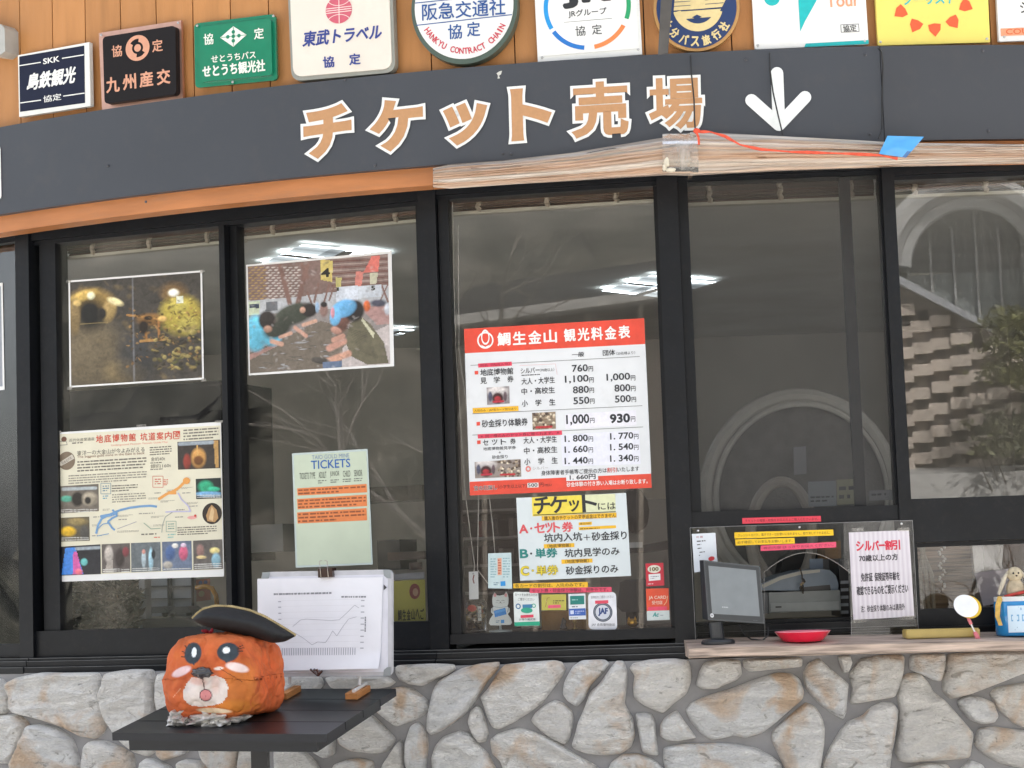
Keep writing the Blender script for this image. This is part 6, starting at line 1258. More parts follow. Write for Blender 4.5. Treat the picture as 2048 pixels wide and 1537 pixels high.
# hat
YB = YH-.035; HS = Frame(at_y(*z5(900, 430), YB), (1, .08, 0), (0, 0, 1))
tc = np.array([(563, 402), (600, 365), (640, 336), (720, 316), (830, 320), (950, 345), (1050, 385), (1170, 455), (1268, 517)], float); bc = np.array([(563, 408), (592, 428), (640, 448), (720, 475), (860, 505), (1000, 536), (1110, 570), (1195, 560), (1268, 521)], float)
def spl(P, n):
    t = np.linspace(0, 1, len(P)); s = np.linspace(0, 1, n); out = np.stack([np.interp(s, t, P[:, 0]), np.interp(s, t, P[:, 1])], 1)
    for _ in range(3): out[1:-1] = (out[:-2]+2*out[1:-1]+out[2:])/4
    return out
ns, nt_ = 60, 16; tcs, bcs = spl(tc, ns), spl(bc, ns)
hat = thing('pirate_hat', 'black bicorne hat with gold braid resting on the orange head', 'hat', HS.px(*z5(900, 500), 0))
def hatside(sgn, col):
    a = MB(); vs = []
    for i in range(ns):
        s = i/(ns-1)
        for k in range(nt_+1):
            t = k/nt_; p = tcs[i]*(1-t)+bcs[i]*t; b = math.sin(math.pi*s)**.6
            w = sgn*(.052*math.sin(math.pi*min(1, t*1.0))**.8*b+.002)+.004*mnoise.noise(Vector((s*5, t*4, sgn)))*b*math.sin(math.pi*t); vs.append(HS.px(*z5(*p), 0)+HS.W*w)
    F = [(i*(nt_+1)+k, (i+1)*(nt_+1)+k, (i+1)*(nt_+1)+k+1, i*(nt_+1)+k+1) for i in range(ns-1) for k in range(nt_)]
    a.add(vs, F, col); return a
a = hatside(1, (.012, .013, .015)); b = hatside(-1, (.012, .013, .015)); a.add(np.concatenate(b.v), b.f, (.012, .013, .015)); a.build('brim', 'felt', hat, smooth=True)
a = MB(); P = [HS.px(*z5(p[0], p[1]), 0)+HS.W*.004 for p in spl(tc, 150)]; cc_ = []
a.tube(P, [.0036+.0011*(i % 2) for i in range(150)], c('#a8966c'), 8); a.build('braid', 'felt', hat)
a = MB(); r = random.Random(4)
for k in range(5):
    p0 = on_head(675, 510); q_ = [p0+np.array([0, -.004, .002]), p0+np.array([r.uniform(-.012, .012), -.012, .010]), p0+np.array([r.uniform(-.02, .02), -.014, r.uniform(.006, .02)])]; a.tube(q_, [.004, .005, .002], c('#a8243a'), 6)
tag(a.build('red_ribbon', 'felt'), 'scrap of red ribbon poking out under the hat brim', 'ribbon')
for (x, y, rx, ry, sd_2, lb) in ((505, 1098, 75, 42, 3, 'small crumpled foil lump at the left under the orange head'), (745, 1098, 160, 46, 6, 'long crumpled foil lump propping up the orange head')):
    a = MB(); u, v = TF.uv(*z5(x, y+10)); P_ = TF.P(u, v, .017); a.blob(P_, (rx/Z[2]*px_m*1.05, 0.06, .026), (.66, .65, .63), 34, .6, 3.6, sd_2, ax=(Vector(TF.U), Vector(TF.V), Vector(TF.W)))
    tag(a.build('foil_lump', 'foilm'), lb, 'foil', 'crumpled foil lumps')
# whiteboard on clip feet
L1, L2 = TF.px(*z5(1705, 925)), TF.px(*z5(1228, 915)); dd = L1-L2
WBF = wallplane(L1, -dd[1]/dd[0]); WBF.O = L1
board = thing('whiteboard', 'small whiteboard on clip feet with a chart sheet, standing on the black table', 'whiteboard', (L1+L2)/2)
q = Q(WBF, .0, [(1034, 84), (1922, 66), (1922, 792), (1040, 802)], Z)
a = MB(); q.body(a, .014, c('#b9bac0'), 42); a.build('frame', 'plastic', board)
a = MB(); q.body(a, .0012, c('#d6d7e2'), 6, [(1055, 118), (1895, 100), (1896, 765), (1062, 775)], .014); a.build('panel', 'enamel', board)
for (x, y, nx) in ((1040, 90, 1), (1915, 74, -1), (1915, 786, -1)):
    a = MB(); sy = 1 if y < 400 else -1; q.poly(a, [(x-2*nx, y-4*sy), (x+50*nx, y-6*sy), (x+46*nx, y+34*sy), (x+24*nx, y+52*sy), (x-2*nx, y+54*sy)], c('#8d9396'), .0165); a.build('corner_cap', 'plastic', board)
for (P_, nm) in ((L1, 1705), (L2, 1228)):
    a = MB(); top = WBF.px(*z5(nm, 780), .004); a.tube([P_+np.array([0, 0, .028]), top], .0045, c('#c9c9cc'), 10); a.tube([P_+np.array([.008, 0, .05]), P_+np.array([.008, 0, .062])], .006, c('#c2c2c6'), 10); a.build('leg', 'plastic', board)
    a = MB(); a.box(TF, *[float(x) for x in (TF.uv(*z5(nm, 925))[0]-.02, TF.uv(*z5(nm, 925))[0]+.014)], float(TF.uv(*z5(nm, 925))[1])-.06, float(TF.uv(*z5(nm, 925))[1])+.05, .001, .017, c('#bd8049')); tag(a.build('wooden_block', 'block_wood'), 'small wooden block under the '+('right' if nm > 1500 else 'left')+' foot of the whiteboard', 'block', 'wooden blocks under the whiteboard')
    a = MB(); o_ = P_+np.array([0, 0, .021]); V3 = TF.V; a.tube([o_-V3*.05, o_+V3*.055], .005, c('#d2d2d2'), 8); a.build('foot', 'plastic', board)
# paper: one sheet with a curled lower edge
pq = np.array([(1060, 128), (1882, 118), (1862, 738), (1150, 752)], float); pq[3] = (1072, 756)
a = MB(); nx, ny = 40, 34; vs = []
def paperpt(s, t):
    p = (pq[0]*(1-s)+pq[1]*s)*(1-t)+(pq[3]*(1-s)+pq[2]*s)*t
    w = .0165+.002+.022*max(0, t-.80)**1.4*6*(.35+.65*s)+.030*max(0, (.16-s)/.16)**1.6+.0012*math.sin(9*s+3*t)
    return p, w
def PP(s, t, dw=0):
    p, w = paperpt(s, t); return WBF.px(*z5(*p), 0)+WBF.W*(w+dw)
for k in range(ny+1):
    for i in range(nx+1): vs.append(PP(i/nx, k/ny))
a.add(vs, [(k*(nx+1)+i, k*(nx+1)+i+1, (k+1)*(nx+1)+i+1, (k+1)*(nx+1)+i) for k in range(ny) for i in range(nx)], (.80, .81, .87))
sheet_ = a.build('chart_sheet', 'paper', smooth=True); tag(sheet_, 'white sheet with a line chart clipped to the small whiteboard', 'paper')
a = MB(); g_ = c('#a6a8b4'); g2 = c('#84868f')
def st5(x, y): s = (x-1060)/822; return min(1, max(0, s)), min(1, max(0, (y-124-(-.012)*(x-1060))/625))
def ln5(pts, th, col, dw=.0008):
    for p, q_ in zip(pts[:-1], pts[1:]):
        n_ = max(1, int(math.hypot(q_[0]-p[0], q_[1]-p[1])/60))
        for k in range(n_):
            A = np.array(p)+(np.array(q_)-p)*k/n_; B = np.array(p)+(np.array(q_)-p)*(k+1)/n_; d_ = (B-A)/np.linalg.norm(B-A); nn = np.array([-d_[1], d_[0]])*th/2
            a.add([PP(*st5(*(A-nn)), dw), PP(*st5(*(B-nn)), dw), PP(*st5(*(B+nn)), dw), PP(*st5(*(A+nn)), dw)], [(0, 1, 2, 3)], col)
ln5([(1265, 450), (1320, 405), (1360, 400), (1450, 405), (1530, 410), (1590, 405), (1640, 360), (1695, 305), (1725, 325)], 3, g_); ln5([(1275, 490), (1340, 530), (1400, 575), (1440, 555), (1495, 560), (1520, 525), (1545, 480), (1575, 515), (1610, 460), (1655, 400), (1710, 385)], 3, g_, .0009)
for y in (274, 312, 353, 394, 436, 477, 519, 560, 600): ln5([(1738, y), (1762, y)], 7, g_); ln5([(1170, y+6), (1188, y+6)], 7, g_) if y < 440 else None; ln5([(1192, y), (1730, y-8)], 1, (.62, .62, .66), .0006)
for k in range(34): x = 1175+k*16; ln5([(x, 596), (x+1, 645)], 5, g_)
x = 1145
while x < 1530: L = random.uniform(8, 26); ln5([(x, 230-(x-1145)*.02), (x+L, 229-(x-1145)*.02)], 12, g2); x += L+random.uniform(2, 8)
x = 1602
while x < 1765: L = random.uniform(6, 20); ln5([(x, 249), (x+L, 248)], 11, g2); x += L+random.uniform(2, 8)
y = 385
while y < 485: L = random.uniform(6, 16); ln5([(1770, y), (1771, y+L)], 9, g2); y += L+3
pr = a.build('chart_print', 'ink', sheet_)
bc_ = thing('binder_clip', 'dark brown binder clip holding the chart sheet at the top of the whiteboard', 'clip', WBF.px(*z5(1468, 120), .02))
a = MB(); qb = Q(WBF, .0, [(1418, 60), (1514, 56), (1520, 118), (1420, 122)], Z); qb.body(a, .028, c('#3a2723')); a.build('jaw', 'shiny', bc_)
a = MB()
for s in (0, 1): a.tube([WBF.px(*z5(1440+s*50, 118), .030), WBF.px(*z5(1436+s*50, 75), .031), WBF.px(*z5(1430+s*52, 10), .015), WBF.px(*z5(1445+s*20, 4), .014)], .0011, (.5, .45, .4), 6)
a.build('handle', 'metal', bc_)
a = MB(); qb.poly(a, [(1868, 168), (1890, 190), (1868, 208)], c('#3a3a40'), .022); tag(a.build('black_magnet', 'plastic'), 'small black triangular magnet at the right edge of the chart sheet', 'magnet')
a = MB()
for p in (((1368, 748), (1420, 790)), ((1420, 790), (1448, 758)), ((1385, 760), (1400, 748)), ((1425, 775), (1410, 748))): a.tube([WBF.px(*z5(*p[0]), .035), WBF.px(*z5(*p[1]), .035)], .0034, (.07, .035, .03), 6)
tag(a.build('lower_clip', 'shiny'), 'dark clip under the lower edge of the chart sheet', 'clip')

# ================================================================== counter: clear screen, display, tray, gold bar, tub
AW = AX-.004
scr = thing('counter_screen', 'clear acrylic counter screen with an arched speaking hole', 'screen', FC.px(1610, 1285, AW))
a = MB(); N = 22; hole = [(1528, 1292), (1528, 1150)]
for k in range(N+1):
    s = k/N; x = 1528+s*174; hole.append((x, 1148-math.sin(math.pi*(.06+.90*s))**.9*50+8))
hole += [(1702, 1150), (1702, 1290)]
outer_l = [(1380, 1056), (1392, 1295)]; n = len(hole)
# left, top and right parts as one bent strip round the hole
pl = [(1392, 1295), (1380, 1056)]+[(1380+445*k/12, 1056-15*k/12) for k in range(1, 13)]+[(1838, 1288)]
def acry(pts): a.prism(FC, pts, AW-.002, AW+.002, (.5, .5, .5))
acry([(1380, 1056), (1528, 1051), (1528, 1292), (1392, 1295)]); acry([(1702, 1045.2), (1825, 1041), (1838, 1287), (1702, 1290)])
for k in range(2, n-3): acry([(hole[k][0], 1051-(hole[k][0]-1528)*.0335), (hole[k+1][0], 1051-(hole[k+1][0]-1528)*.0335), hole[k+1], hole[k]])
a.build('acrylic_sheet', 'acrylic', scr)
a = MB()
a.tube([FC.px(x, y, AW+.0025) for x, y in hole[1:-1]], .0007, (.4, .38, .34), 5); a.build('hole_edge', 'shiny', scr)
for P_ in (((1380, 1056), (1392, 1293)), ((1825, 1041), (1838, 1286)), ((1380, 1056), (1825, 1041)), ((1528.5, 1150), (1530, 1292)), ((1701, 1150), (1703, 1290))):
    a = MB(); a.tube([FC.px(*P_[0], AW+.0026), FC.px(*P_[1], AW+.0026)], .0006, (.36, .36, .36), 5); a.build('edge', 'shiny', scr)
for (x, y) in ((1396, 1062), (1599, 1055), (1803, 1048), (1716, 1060)):
    a = MB(); a.lathe(FC.px(x, y, AW+.0025), [(.0035, 0), (.003, .002), (.001, .003)], (.7, .7, .7), 10, ax=(Vector(FC.U), Vector(FC.V), Vector(FC.W))); a.build('screw', 'metal', scr)
def shelf_pt(x, w, dz=0):
    u = float(FC.uv(x, 1285, w)[0]); return FC.P(u, shelf_z(u, w)+dz, w)
mon = thing('customer_display', 'dark grey customer display with a blank screen on the wooden counter shelf', 'monitor', shelf_pt(1437, .15))
ZM = (1360, 1000, 4.096)
q = Q(FC, .105, [(194, 494), (656, 544), (692, 1016), (230, 986)], ZM); wv = Vector((0.0, 0.0, 0.0))
a = MB(); q.body(a, .016, c('#474b4f'), 10); a.build('bezel', 'plastic', mon)
a = MB(); q.body(a, .001, c('#34383c'), 6, [(206, 508), (645, 556), (680, 1002), (240, 973)], .016); a.build('panel', 'plastic', mon)
a = MB(); q.poly(a, [(232, 540), (622, 578), (655, 956), (263, 934)], c('#83898d'), .0178); a.build('screen', 'shiny', mon)
a = MB(); i0 = q.img([(160, 495), (194, 494), (230, 986), (185, 975)]); b0 = [FC.px(*i0[1], .119), FC.px(*i0[2], .119), FC.px(*i0[3], .06), FC.px(*i0[0], .06)]
i1 = q.img([(656, 544), (692, 1016)]); b1 = [FC.px(*i1[0], .1045), FC.px(*i1[1], .1045), FC.px(*i1[1], .06), FC.px(*i1[0], .06)]
f0 = FC.px(*i0[1], .1045); f1 = FC.px(*i0[2], .1045); b0[0], b0[1] = f0, f1
a.add(b0+b1, [(0, 1, 2, 3), (4, 5, 6, 7), (0, 4, 5, 1), (2, 6, 7, 3), (0, 4, 7, 3), (1, 5, 6, 2)], c('#2e3135')); a.build('back_case', 'plastic', mon)
a = MB(); q.scrib(a, 345, 872, 435, 892, 1, c('#aab0b3'), .0182, .9, 4); q.scrib(a, 600, 984, 650, 994, 1, c('#5a5f63'), .0182, .9, 5); a.build('pale_marks', 'ink', mon)  # short pale dashes on the screen and bezel
a = MB(); q.ell(a, 262, 948, 15, 18, c('#c9ccd0'), .0182); q.ell(a, 262, 948, 5, 8, c('#6a6d70'), .0186); a.build('button', 'ink', mon)
bs_ = shelf_pt(1437, .135); a = MB(); zt_ = FC.px(1440, 1244, .10)[2]; a.tube([bs_+np.array([0, .02, .006]), np.array([bs_[0]-.004, bs_[1]+.02, zt_])], .019, c('#2a2d31'), 16); a.build('neck', 'plastic', mon)
a = MB(); a.lathe(bs_+np.array([0, .01, 0]), [(.046, .0), (.046, .006), (.042, .011), (.02, .014)], c('#26292d'), 28, 1, .95); a.build('base', 'plastic', mon)
P = [FC.px(1478, 1250, .04), FC.px(1490, 1270, .07), FC.px(1502, 1279, .08), FC.px(1525, 1281, .07), FC.px(1536, 1272, .05), FC.px(1536, 1255, .03)]; a = MB(); a.tube(P, .0022, (.015, .015, .016), 6); a.build('cable', 'plastic', mon)
tr = shelf_pt(1606, .12); a = MB(); k_ = px_m*0+.00138
a.lathe(tr, [(.052, 0), (.056, .003), (.064, .012), (.0755, .0265), (.0775, .0285), (.0745, .0275), (.062, .013), (.054, .006), (.001, .005)], [c('#d8163a')]*3+[c('#ef8496')]*3+[c('#d8304c')]*2, 44); tag(a.build('money_tray', 'shiny', smooth=True), 'red round plastic money tray on the wooden counter shelf', 'tray')
a = MB(); g0 = shelf_pt(1812, .12); gu0, gu1 = float(FC.uv(1813, 1270, .14)[0]), float(FC.uv(1963, 1266, .14)[0]); z0 = shelf_z(gu0, .12)+.001
GF = Frame(FC.P(gu0, z0, .135), (1, .03, -.0115), (0, 0, 1)); a.box(GF, 0, gu1-gu0, 0, .0245, -.05, 0, c('#b8a15c')); o_ = a.build('gold_bar', 'plastic'); tag(o_, 'dull gold painted bar lying on the counter shelf', 'bar')
bm_ = bmesh.new(); bm_.from_mesh(o_.data); bmesh.ops.bevel(bm_, geom=list(bm_.edges), offset=.003, segments=2, affect='EDGES'); bm_.to_mesh(o_.data); bm_.free()
# small mirror disc on a stick with pink pegs
md = thing('stick_mirror', 'round white mirror disc with yellow rim on a thin stick with pink pegs', 'mirror', shelf_pt(1955, .15))
MFr = Frame(FC.px(1935, 1213, .15), (1, -.1, -.12), (.1, .55, .8)); a = MB()
def dsc(rx, ry, w0, w1, col, cx=0, cy=0):
    n = 36; p = [(cx+rx*math.cos(2*math.pi*i/n), cy+ry*math.sin(2*math.pi*i/n)) for i in range(n)]; v = [MFr.P(u, vv, w1) for u, vv in p]+[MFr.P(u, vv, w0) for u, vv in p]
    a.add(v, [tuple(range(n)), tuple(range(2*n-1, n-1, -1))]+[(i, (i+1) % n, n+(i+1) % n, n+i) for i in range(n)], col)
dsc(.034, .036, -.004, 0, c('#dcb52c'), .003); a.build('rim', 'plastic', md); a = MB(); dsc(.033, .036, .0004, .0012, (.88, .88, .88), -.004); a.build('face', 'shiny', md)
a = MB(); e1, e2 = FC.px(1936, 1236, .15), shelf_pt(1955, .15, .004); a.tube([e1, e2], .0022, (.8, .8, .8), 8); a.build('stick', 'plastic', md)
for f_, r_ in ((.16, .006), (.93, .0085)):
    a = MB(); P_ = e1*(1-f_)+e2*f_; dd_ = (e2-e1)/np.linalg.norm(e2-e1); a.tube([P_-dd_*.012, P_, P_+dd_*.010], [r_*.7, r_, r_*.9], c('#d0707c'), 4); a.build('peg', 'plastic', md)
# blue tub with doll
tb_ = shelf_pt(2042, .09); tub = thing('blue_tub', 'blue tub with white label and rim at the right end of the shelf', 'tub', tb_)
a = MB(); a.lathe(tb_, [(.062, 0), (.066, .006), (.068, .09), (.066, .094)], c('#1d7fbd'), 40, 1, .8); a.build('body', 'shiny', tub, smooth=True)
a = MB(); a.lathe(tb_+np.array([0, 0, .094]), [(.066, 0), (.0665, .012), (.06, .0125), (.059, .001)], c('#d4d6d6'), 40, 1, .8); a.build('rim', 'plastic', tub)
a = MB(); vs = []; NN = 16
for k in range(NN+1):
    an = math.radians(-128+100*k/NN)
    for z in (.010, .082): vs.append(tb_+np.array([.0688*math.cos(an), .0688*.8*math.sin(an), z]))
a.add(vs, [(2*k, 2*k+1, 2*k+3, 2*k+2) for k in range(NN)], c('#c9dcea'))
def onl(f, z, dr=.0006):
    an = math.radians(-128+100*f); return tb_+np.array([(.0688+dr)*math.cos(an), (.0688+dr)*.8*math.sin(an), z])
for f0, f1, z0, z1, kk in [(.3, .62, .070, .076, '#3f88bc'), (.2, .8, .022, .025, '#6a8fae'), (.15, .85, .016, .019, '#6a8fae'), (.25, .8, .077, .079, '#7ba3c0')]+[(.08+.24*i, .26+.24*i, .04, .058, '#6fa5cc') for i in range(4)]:
    a.add([onl(f0, z0), onl(f1, z0), onl(f1, z1), onl(f0, z1)], [(0, 1, 2, 3)], c(kk))
for i in range(4): a.add([onl(.10+.24*i, .044, .001), onl(.24+.24*i, .044, .001), onl(.24+.24*i, .054, .001), onl(.10+.24*i, .054, .001)], [(0, 1, 2, 3)], c('#c9dcea'))
a.build('label', 'paper', tub)
doll = thing('rabbit_doll', 'cream rabbit doll with a red ribbon sitting in the blue tub', 'doll', tb_+np.array([-.005, 0, .09])); dz = tb_+np.array([-.008, -.004, .10])
a = MB(); a.blob(dz+np.array([0, 0, .022]), (.024, .02, .034), c('#b7a88e'), 16, .08); a.blob(dz+np.array([0, -.002, .066]), (.021, .019, .020), c('#c2b498'), 16, .06); a.build('body', 'felt', doll, smooth=True)
for s in (-1, 1):
    a = MB(); a.tube([dz+np.array([s*.016, 0, .075]), dz+np.array([s*.03, -.004, .055]), dz+np.array([s*.042, -.008, .028]), dz+np.array([s*.048, -.01, .012])], [.003, .006, .006, .003], c('#c9c0ac'), 8); a.build('ear', 'felt', doll)
    a = MB(); a.blob(dz+np.array([s*.007-.001, -.0205, .069]), (.0028, .0022, .003), (.03, .025, .02), 8, 0); a.build('eye', 'shiny', doll)
a = MB(); a.blob(dz+np.array([0, -.022, .062]), (.003, .002, .0025), (.05, .03, .03), 8, 0); a.build('nose', 'shiny', doll)
a = MB(); P = [dz+np.array([-.036, -.02, .006]), dz+np.array([-.01, -.026, .012]), dz+np.array([.02, -.026, .018]), dz+np.array([.036, -.02, .022])]; a.tube(P, .0045, c('#b33b33'), 8); a.build('ribbon', 'felt', doll)
a = MB(); P = [tb_+np.array([-.055, -.03, .108]), tb_+np.array([-.066, -.04, .085]), tb_+np.array([-.069, -.04, .055]), tb_+np.array([-.063, -.045, .03])]
vs = []
for i, p in enumerate(P):
    for s in (-1, 1): vs.append(p+np.array([s*(.008-.001*i), 0, 0]))
    for s in (1, -1): vs.append(p+np.array([s*(.008-.001*i), .004, 0]))
a.add(vs, [(4*i+k, 4*i+(k+1) % 4, 4*i+4+(k+1) % 4, 4*i+4+k) for i in range(3) for k in range(4)]+[(3, 2, 1, 0), (12, 13, 14, 15)], c('#cba655')); tag(a.build('yellow_cloth', 'felt'), 'strip of yellow cloth hanging over the left side of the blue tub', 'cloth')
# ================================================================== inside the office, behind the panes
def inbox(name, label, cat, S, x0, y0, x1, y1, w0, w1, col, mat='plastic', group=None):
    a = MB(); a.bpx(S, x0, y0, x1, y1, w0, w1, c(col) if isinstance(col, str) else col); return tag(a.build(name, mat), label, cat, group)
# big ring panel and oval hoop behind the counter
def ring(S, cx, cy, rx, ry, w, th, col, mb, a0=0, a1=360, n=64):
    P = []
    for i in range(n+1): t = math.radians(a0+(a1-a0)*i/n); P.append(S.px(cx+rx*math.cos(t), cy-ry*math.sin(t), w))
    mb.tube(P, th, col, 8, caps=a1-a0 < 360)
rp = thing('round_panel', 'large dark round panel with a pale rim standing inside behind the insect screen', 'panel', FC.px(1600, 1180, -.9))
a = MB(); P = [FC.px(1600+186*math.cos(t), 990-198*math.sin(t), -.93) for t in np.linspace(0, 2*math.pi, 65)[:-1]]; P2 = [p-FC.W*.03 for p in P]
a.add(P+P2, [tuple(range(64)), tuple(range(127, 63, -1))]+[(i, (i+1) % 64, 64+(i+1) % 64, 64+i) for i in range(64)], (.17, .165, .155)); a.build('disc', 'matte', rp)
a = MB(); ring(FC, 1600, 990, 188, 200, -.9, .022, (.5, .49, .45), a); a.build('rim', 'plastic', rp)
a = MB(); ring(FC, 1604, 992, 172, 184, -.9, .010, (.55, .54, .5), a); a.build('inner_rim', 'plastic', rp)
hp = thing('oval_hoop', 'pale oval hoop standing inside in front of the round panel', 'hoop', FC.px(1560, 1200, -.6)); a = MB(); ring(FC, 1563, 1072, 62, 108, -.6, .017, (.42, .39, .34), a); a.build('ring', 'plastic', hp)
a = MB(); a.tube([FC.px(1500, 1060, -.62), FC.px(1512, 1110, -.62), FC.px(1545, 1165, -.62)], .013, (.40, .37, .32), 8); a.build('brace', 'plastic', hp)
for (x0, y0, x1, y1, w, col, lb) in ((1587, 893, 1612, 950, -.88, '#8d9094', 'small pale card on the dark round panel'), (1616, 962, 1672, 1014, -.5, '#8e969c', 'grey notice with four symbols hanging inside at the foot of the screen'), (1673, 958, 1715, 1010, -.5, '#97977c', 'yellowish notice hanging inside beside the grey notice'), (1738, 980, 1786, 1002, -.5, '#85878a', 'narrow strip of print hanging inside beside the post')):
    t = thing('inside_notice', lb, 'notice', FC.px((x0+x1)/2, y1, w), 'notices hanging inside'); q = Q(FC, w, [(x0, y0+2), (x1, y0), (x1+1, y1-2), (x0+1, y1)]); a = MB(); q.body(a, .001, c(col)); a.build('sheet', 'paper', t)
    if x0 != 1587: a = MB(); q.scrib(a, x0+5, y0+(.55 if x0 == 1616 else .2)*(y1-y0), x1-5, y1-8, 2 if x0 < 1700 else 1, c('#3d4046'), .0016, .5, x0); a.build('print', 'ink', t)
# counter equipment
reg = thing('cash_drawer', 'long grey cash drawer on the inside counter', 'cash drawer', FC.px(1610, 1228, -.24))
a = MB(); a.bpx(FC, 1538, 1183, 1681, 1224, -.5, -.20, c('#7b807e')); a.build('case', 'plastic', reg); a = MB(); a.bpx(FC, 1542, 1205, 1678, 1222, -.199, -.195, c('#8a8f8c')); a.build('drawer_front', 'plastic', reg); a = MB(); a.bpx(FC, 1551, 1213, 1563, 1216, -.1945, -.193, (.03, .03, .03)); a.build('slot', 'plastic', reg)
a = MB(); a.bpx(FC, 1524, 1186, 1537, 1228, -.4, -.21, c('#4f5457')); a.build('side_unit', 'plastic', reg)
prt = thing('receipt_printer', 'slate blue wedge shaped printer standing on the cash drawer', 'printer', FC.px(1600, 1183, -.25))
a = MB(); o_ = [(1523, 1181), (1523, 1168), (1560, 1152), (1600, 1142), (1640, 1138), (1660, 1141), (1672, 1152), (1677, 1168), (1676, 1183)]; a.prism(FC, o_, -.48, -.22, c('#6d7a86')); a.build('case', 'plastic', prt)
a = MB(); a.prism(FC, [(1598, 1183), (1603, 1175), (1660, 1170), (1662, 1183)], -.22, -.2185, (.02, .02, .022)); a.build('paper_slot', 'plastic', prt)
a = MB(); 
for k in range(14): x = 1530+k*5.2; y = 1163-(k*5.2)*.32; a.bpx(FC, x, y-3, x+3, y+1, -.24, -.216, c('#aeb4b6') if k % 3 else c('#5b6066'))
ky = MB(); ky.prism(FC, [(1524, 1170), (1560, 1153), (1600, 1143), (1640, 1139), (1640, 1145), (1600, 1150), (1562, 1160), (1526, 1177)], -.2195, -.2165, c('#a2a196')); ky.build('key_panel', 'plastic', prt)
t = thing('bead_charm', 'small brown bead charm hanging in front of the printer', 'charm', FC.px(1606, 1190, -.19)); a = MB(); P = [FC.px(1600, 1137, -.19), FC.px(1604, 1150, -.19), FC.px(1606, 1188, -.19)]; a.tube(P, .002, (.06, .045, .03), 6); a.build('cord', 'felt', t)
for k in range(7): a = MB(); a.blob(FC.px(1605+random.uniform(-4, 4), 1160+k*3.2, -.187), (.0042,)*3, c(random.choice(['#6b5a44', '#8a7a5c', '#3d3428'])), 8, .1); a.build('bead', 'shiny', t)
t = thing('card_rack', 'black rack with small grey trays beside the cash drawer', 'rack', FC.px(1690, 1232, -.25)); a = MB(); a.bpx(FC, 1680, 1118, 1698, 1234, -.45, -.24, (.025, .025, .028)); a.build('case', 'plastic', t)
for k in range(5): a = MB(); a.bpx(FC, 1682, 1162+k*15, 1697, 1168+k*15, -.2395, -.225, c('#8f9498')); a.build('tray', 'plastic', t)
inbox('name_card', 'small grey name card standing on the printer', 'card', FC, 1619, 1118, 1646, 1138, -.33, -.326, '#8a97a6', 'paper')
inbox('inside_carton', 'brown carton behind the printer under the pink strip', 'box', FC, 1650, 1082, 1682, 1118, -.6, -.42, '#8a6a45', 'matte')
a = MB(); a.prism(FC, [(1560, 1152), (1566, 1118), (1590, 1102), (1625, 1100), (1640, 1118), (1640, 1140)], -.75, -.6, (.02, .02, .022)); tag(a.build('office_machine', 'plastic'), 'black rounded office machine behind the printer', 'machine')
# cartons, bag and bead curtain in the low right pane
inbox('wicker_box', 'brown box behind the low pane at the right', 'box', FC, 1835, 1085, 1945, 1222, -.62, -.38, '#8a7460', 'raw_wood')
inbox('dark_box', 'dark brown box behind the rabbit doll', 'box', FC, 2006, 1080, 2075, 1215, -.62, -.36, '#4a3527', 'matte')
t = thing('bead_strand', 'string of clear beads hanging in front of the brown box', 'beads', FC.px(1885, 1170, -.3))
for k in range(22): a = MB(); a.blob(FC.px(1884+6*math.sin(k*1.1), 1086+k*4.6, -.3), (.0045,)*3, (.62, .56, .5), 8, 0); a.build('bead', 'shiny', t)
a = MB(); bagq = [(1943, 1080), (2008, 1080), (2004, 1130), (2012, 1150), (1978, 1215), (1958, 1212), (1950, 1150)]; a.prism(FC, bagq, -.37, -.33, c('#aab2be')); tag(a.build('plastic_bag', 'clearfilm'), 'translucent plastic bag hanging beside the brown box', 'bag')
a = MB(); a.prism(FC, [(1949, 1146), (2034, 1136), (2042, 1200), (1966, 1212)], -.315, -.308, c('#b3adb9')); tag(a.build('plastic_bag', 'paper'), 'pale flat packet leaning in front of the plastic bag', 'packet')
a = MB()
for k in range(3): a.tube([FC.px(1848-k*3, 1085+k*6, -.33), FC.px(1840+k*12, 1150, -.33), FC.px(1850+k*9, 1225, -.33)], .006, (.3, .26, .2), 6)
tag(a.build('stick_bundle', 'block_wood'), 'bundle of thin brown sticks at the left of the low right pane', 'sticks')
# window with the red price board: things on its sill
wz = V(FB, 1130, 1263)
def sillpt(x, w): return FB.P(float(FB.uv(x, 1260, w)[0]), wz+.001, w)
sh = MB(); sh.box(FB, uB[1]+.02, uB[4]-.02, wz-.025, wz, -.42, -.105, (.06, .055, .05)); sh.build('inside_shelf', 'room', office)
J0 = sillpt(951, -.20); jar = thing('stone_jar', 'glass jar of brown stones with a white label on the sill', 'jar', J0)
a = MB()
for k in range(46):
    an, rr, zz = random.uniform(0, 6.28), random.uniform(.008, .027), random.uniform(.008, .078); a.blob(J0+np.array([rr*math.cos(an), rr*math.sin(an), zz]), (random.uniform(.006, .011), random.uniform(.006, .011), random.uniform(.005, .009)), c(random.choice(['#6b5a46', '#8d7a5c', '#b39a6c', '#4a3f34', '#c4a878', '#a0522f', '#7a6a58'])), 7, .4, 2, k)
st__ = a.build('stones', 'shiny', jar); st__['kind'] = 'stuff'
a = MB(); a.lathe(J0, [(.001, .001), (.033, .001), (.035, .006), (.035, .080), (.032, .088), (.030, .092)], (.5, .5, .5), 28); a.build('glass', 'acrylic', jar, smooth=True)
a = MB(); q = Q(FB, -.163, [(955, 1213), (962, 1213), (963, 1242), (956, 1242)]); q.body(a, .0006, c('#d0d2cf')); q.text(a, 959, 1227, 5, 22, '鉱石', c('#4a4a48'), .0012); a.build('label', 'paper', jar); a = MB(); q.ell(a, 944, 1217, 9, 7, c('#b8402f'), .001); a.build('red_seal', 'paper', jar)
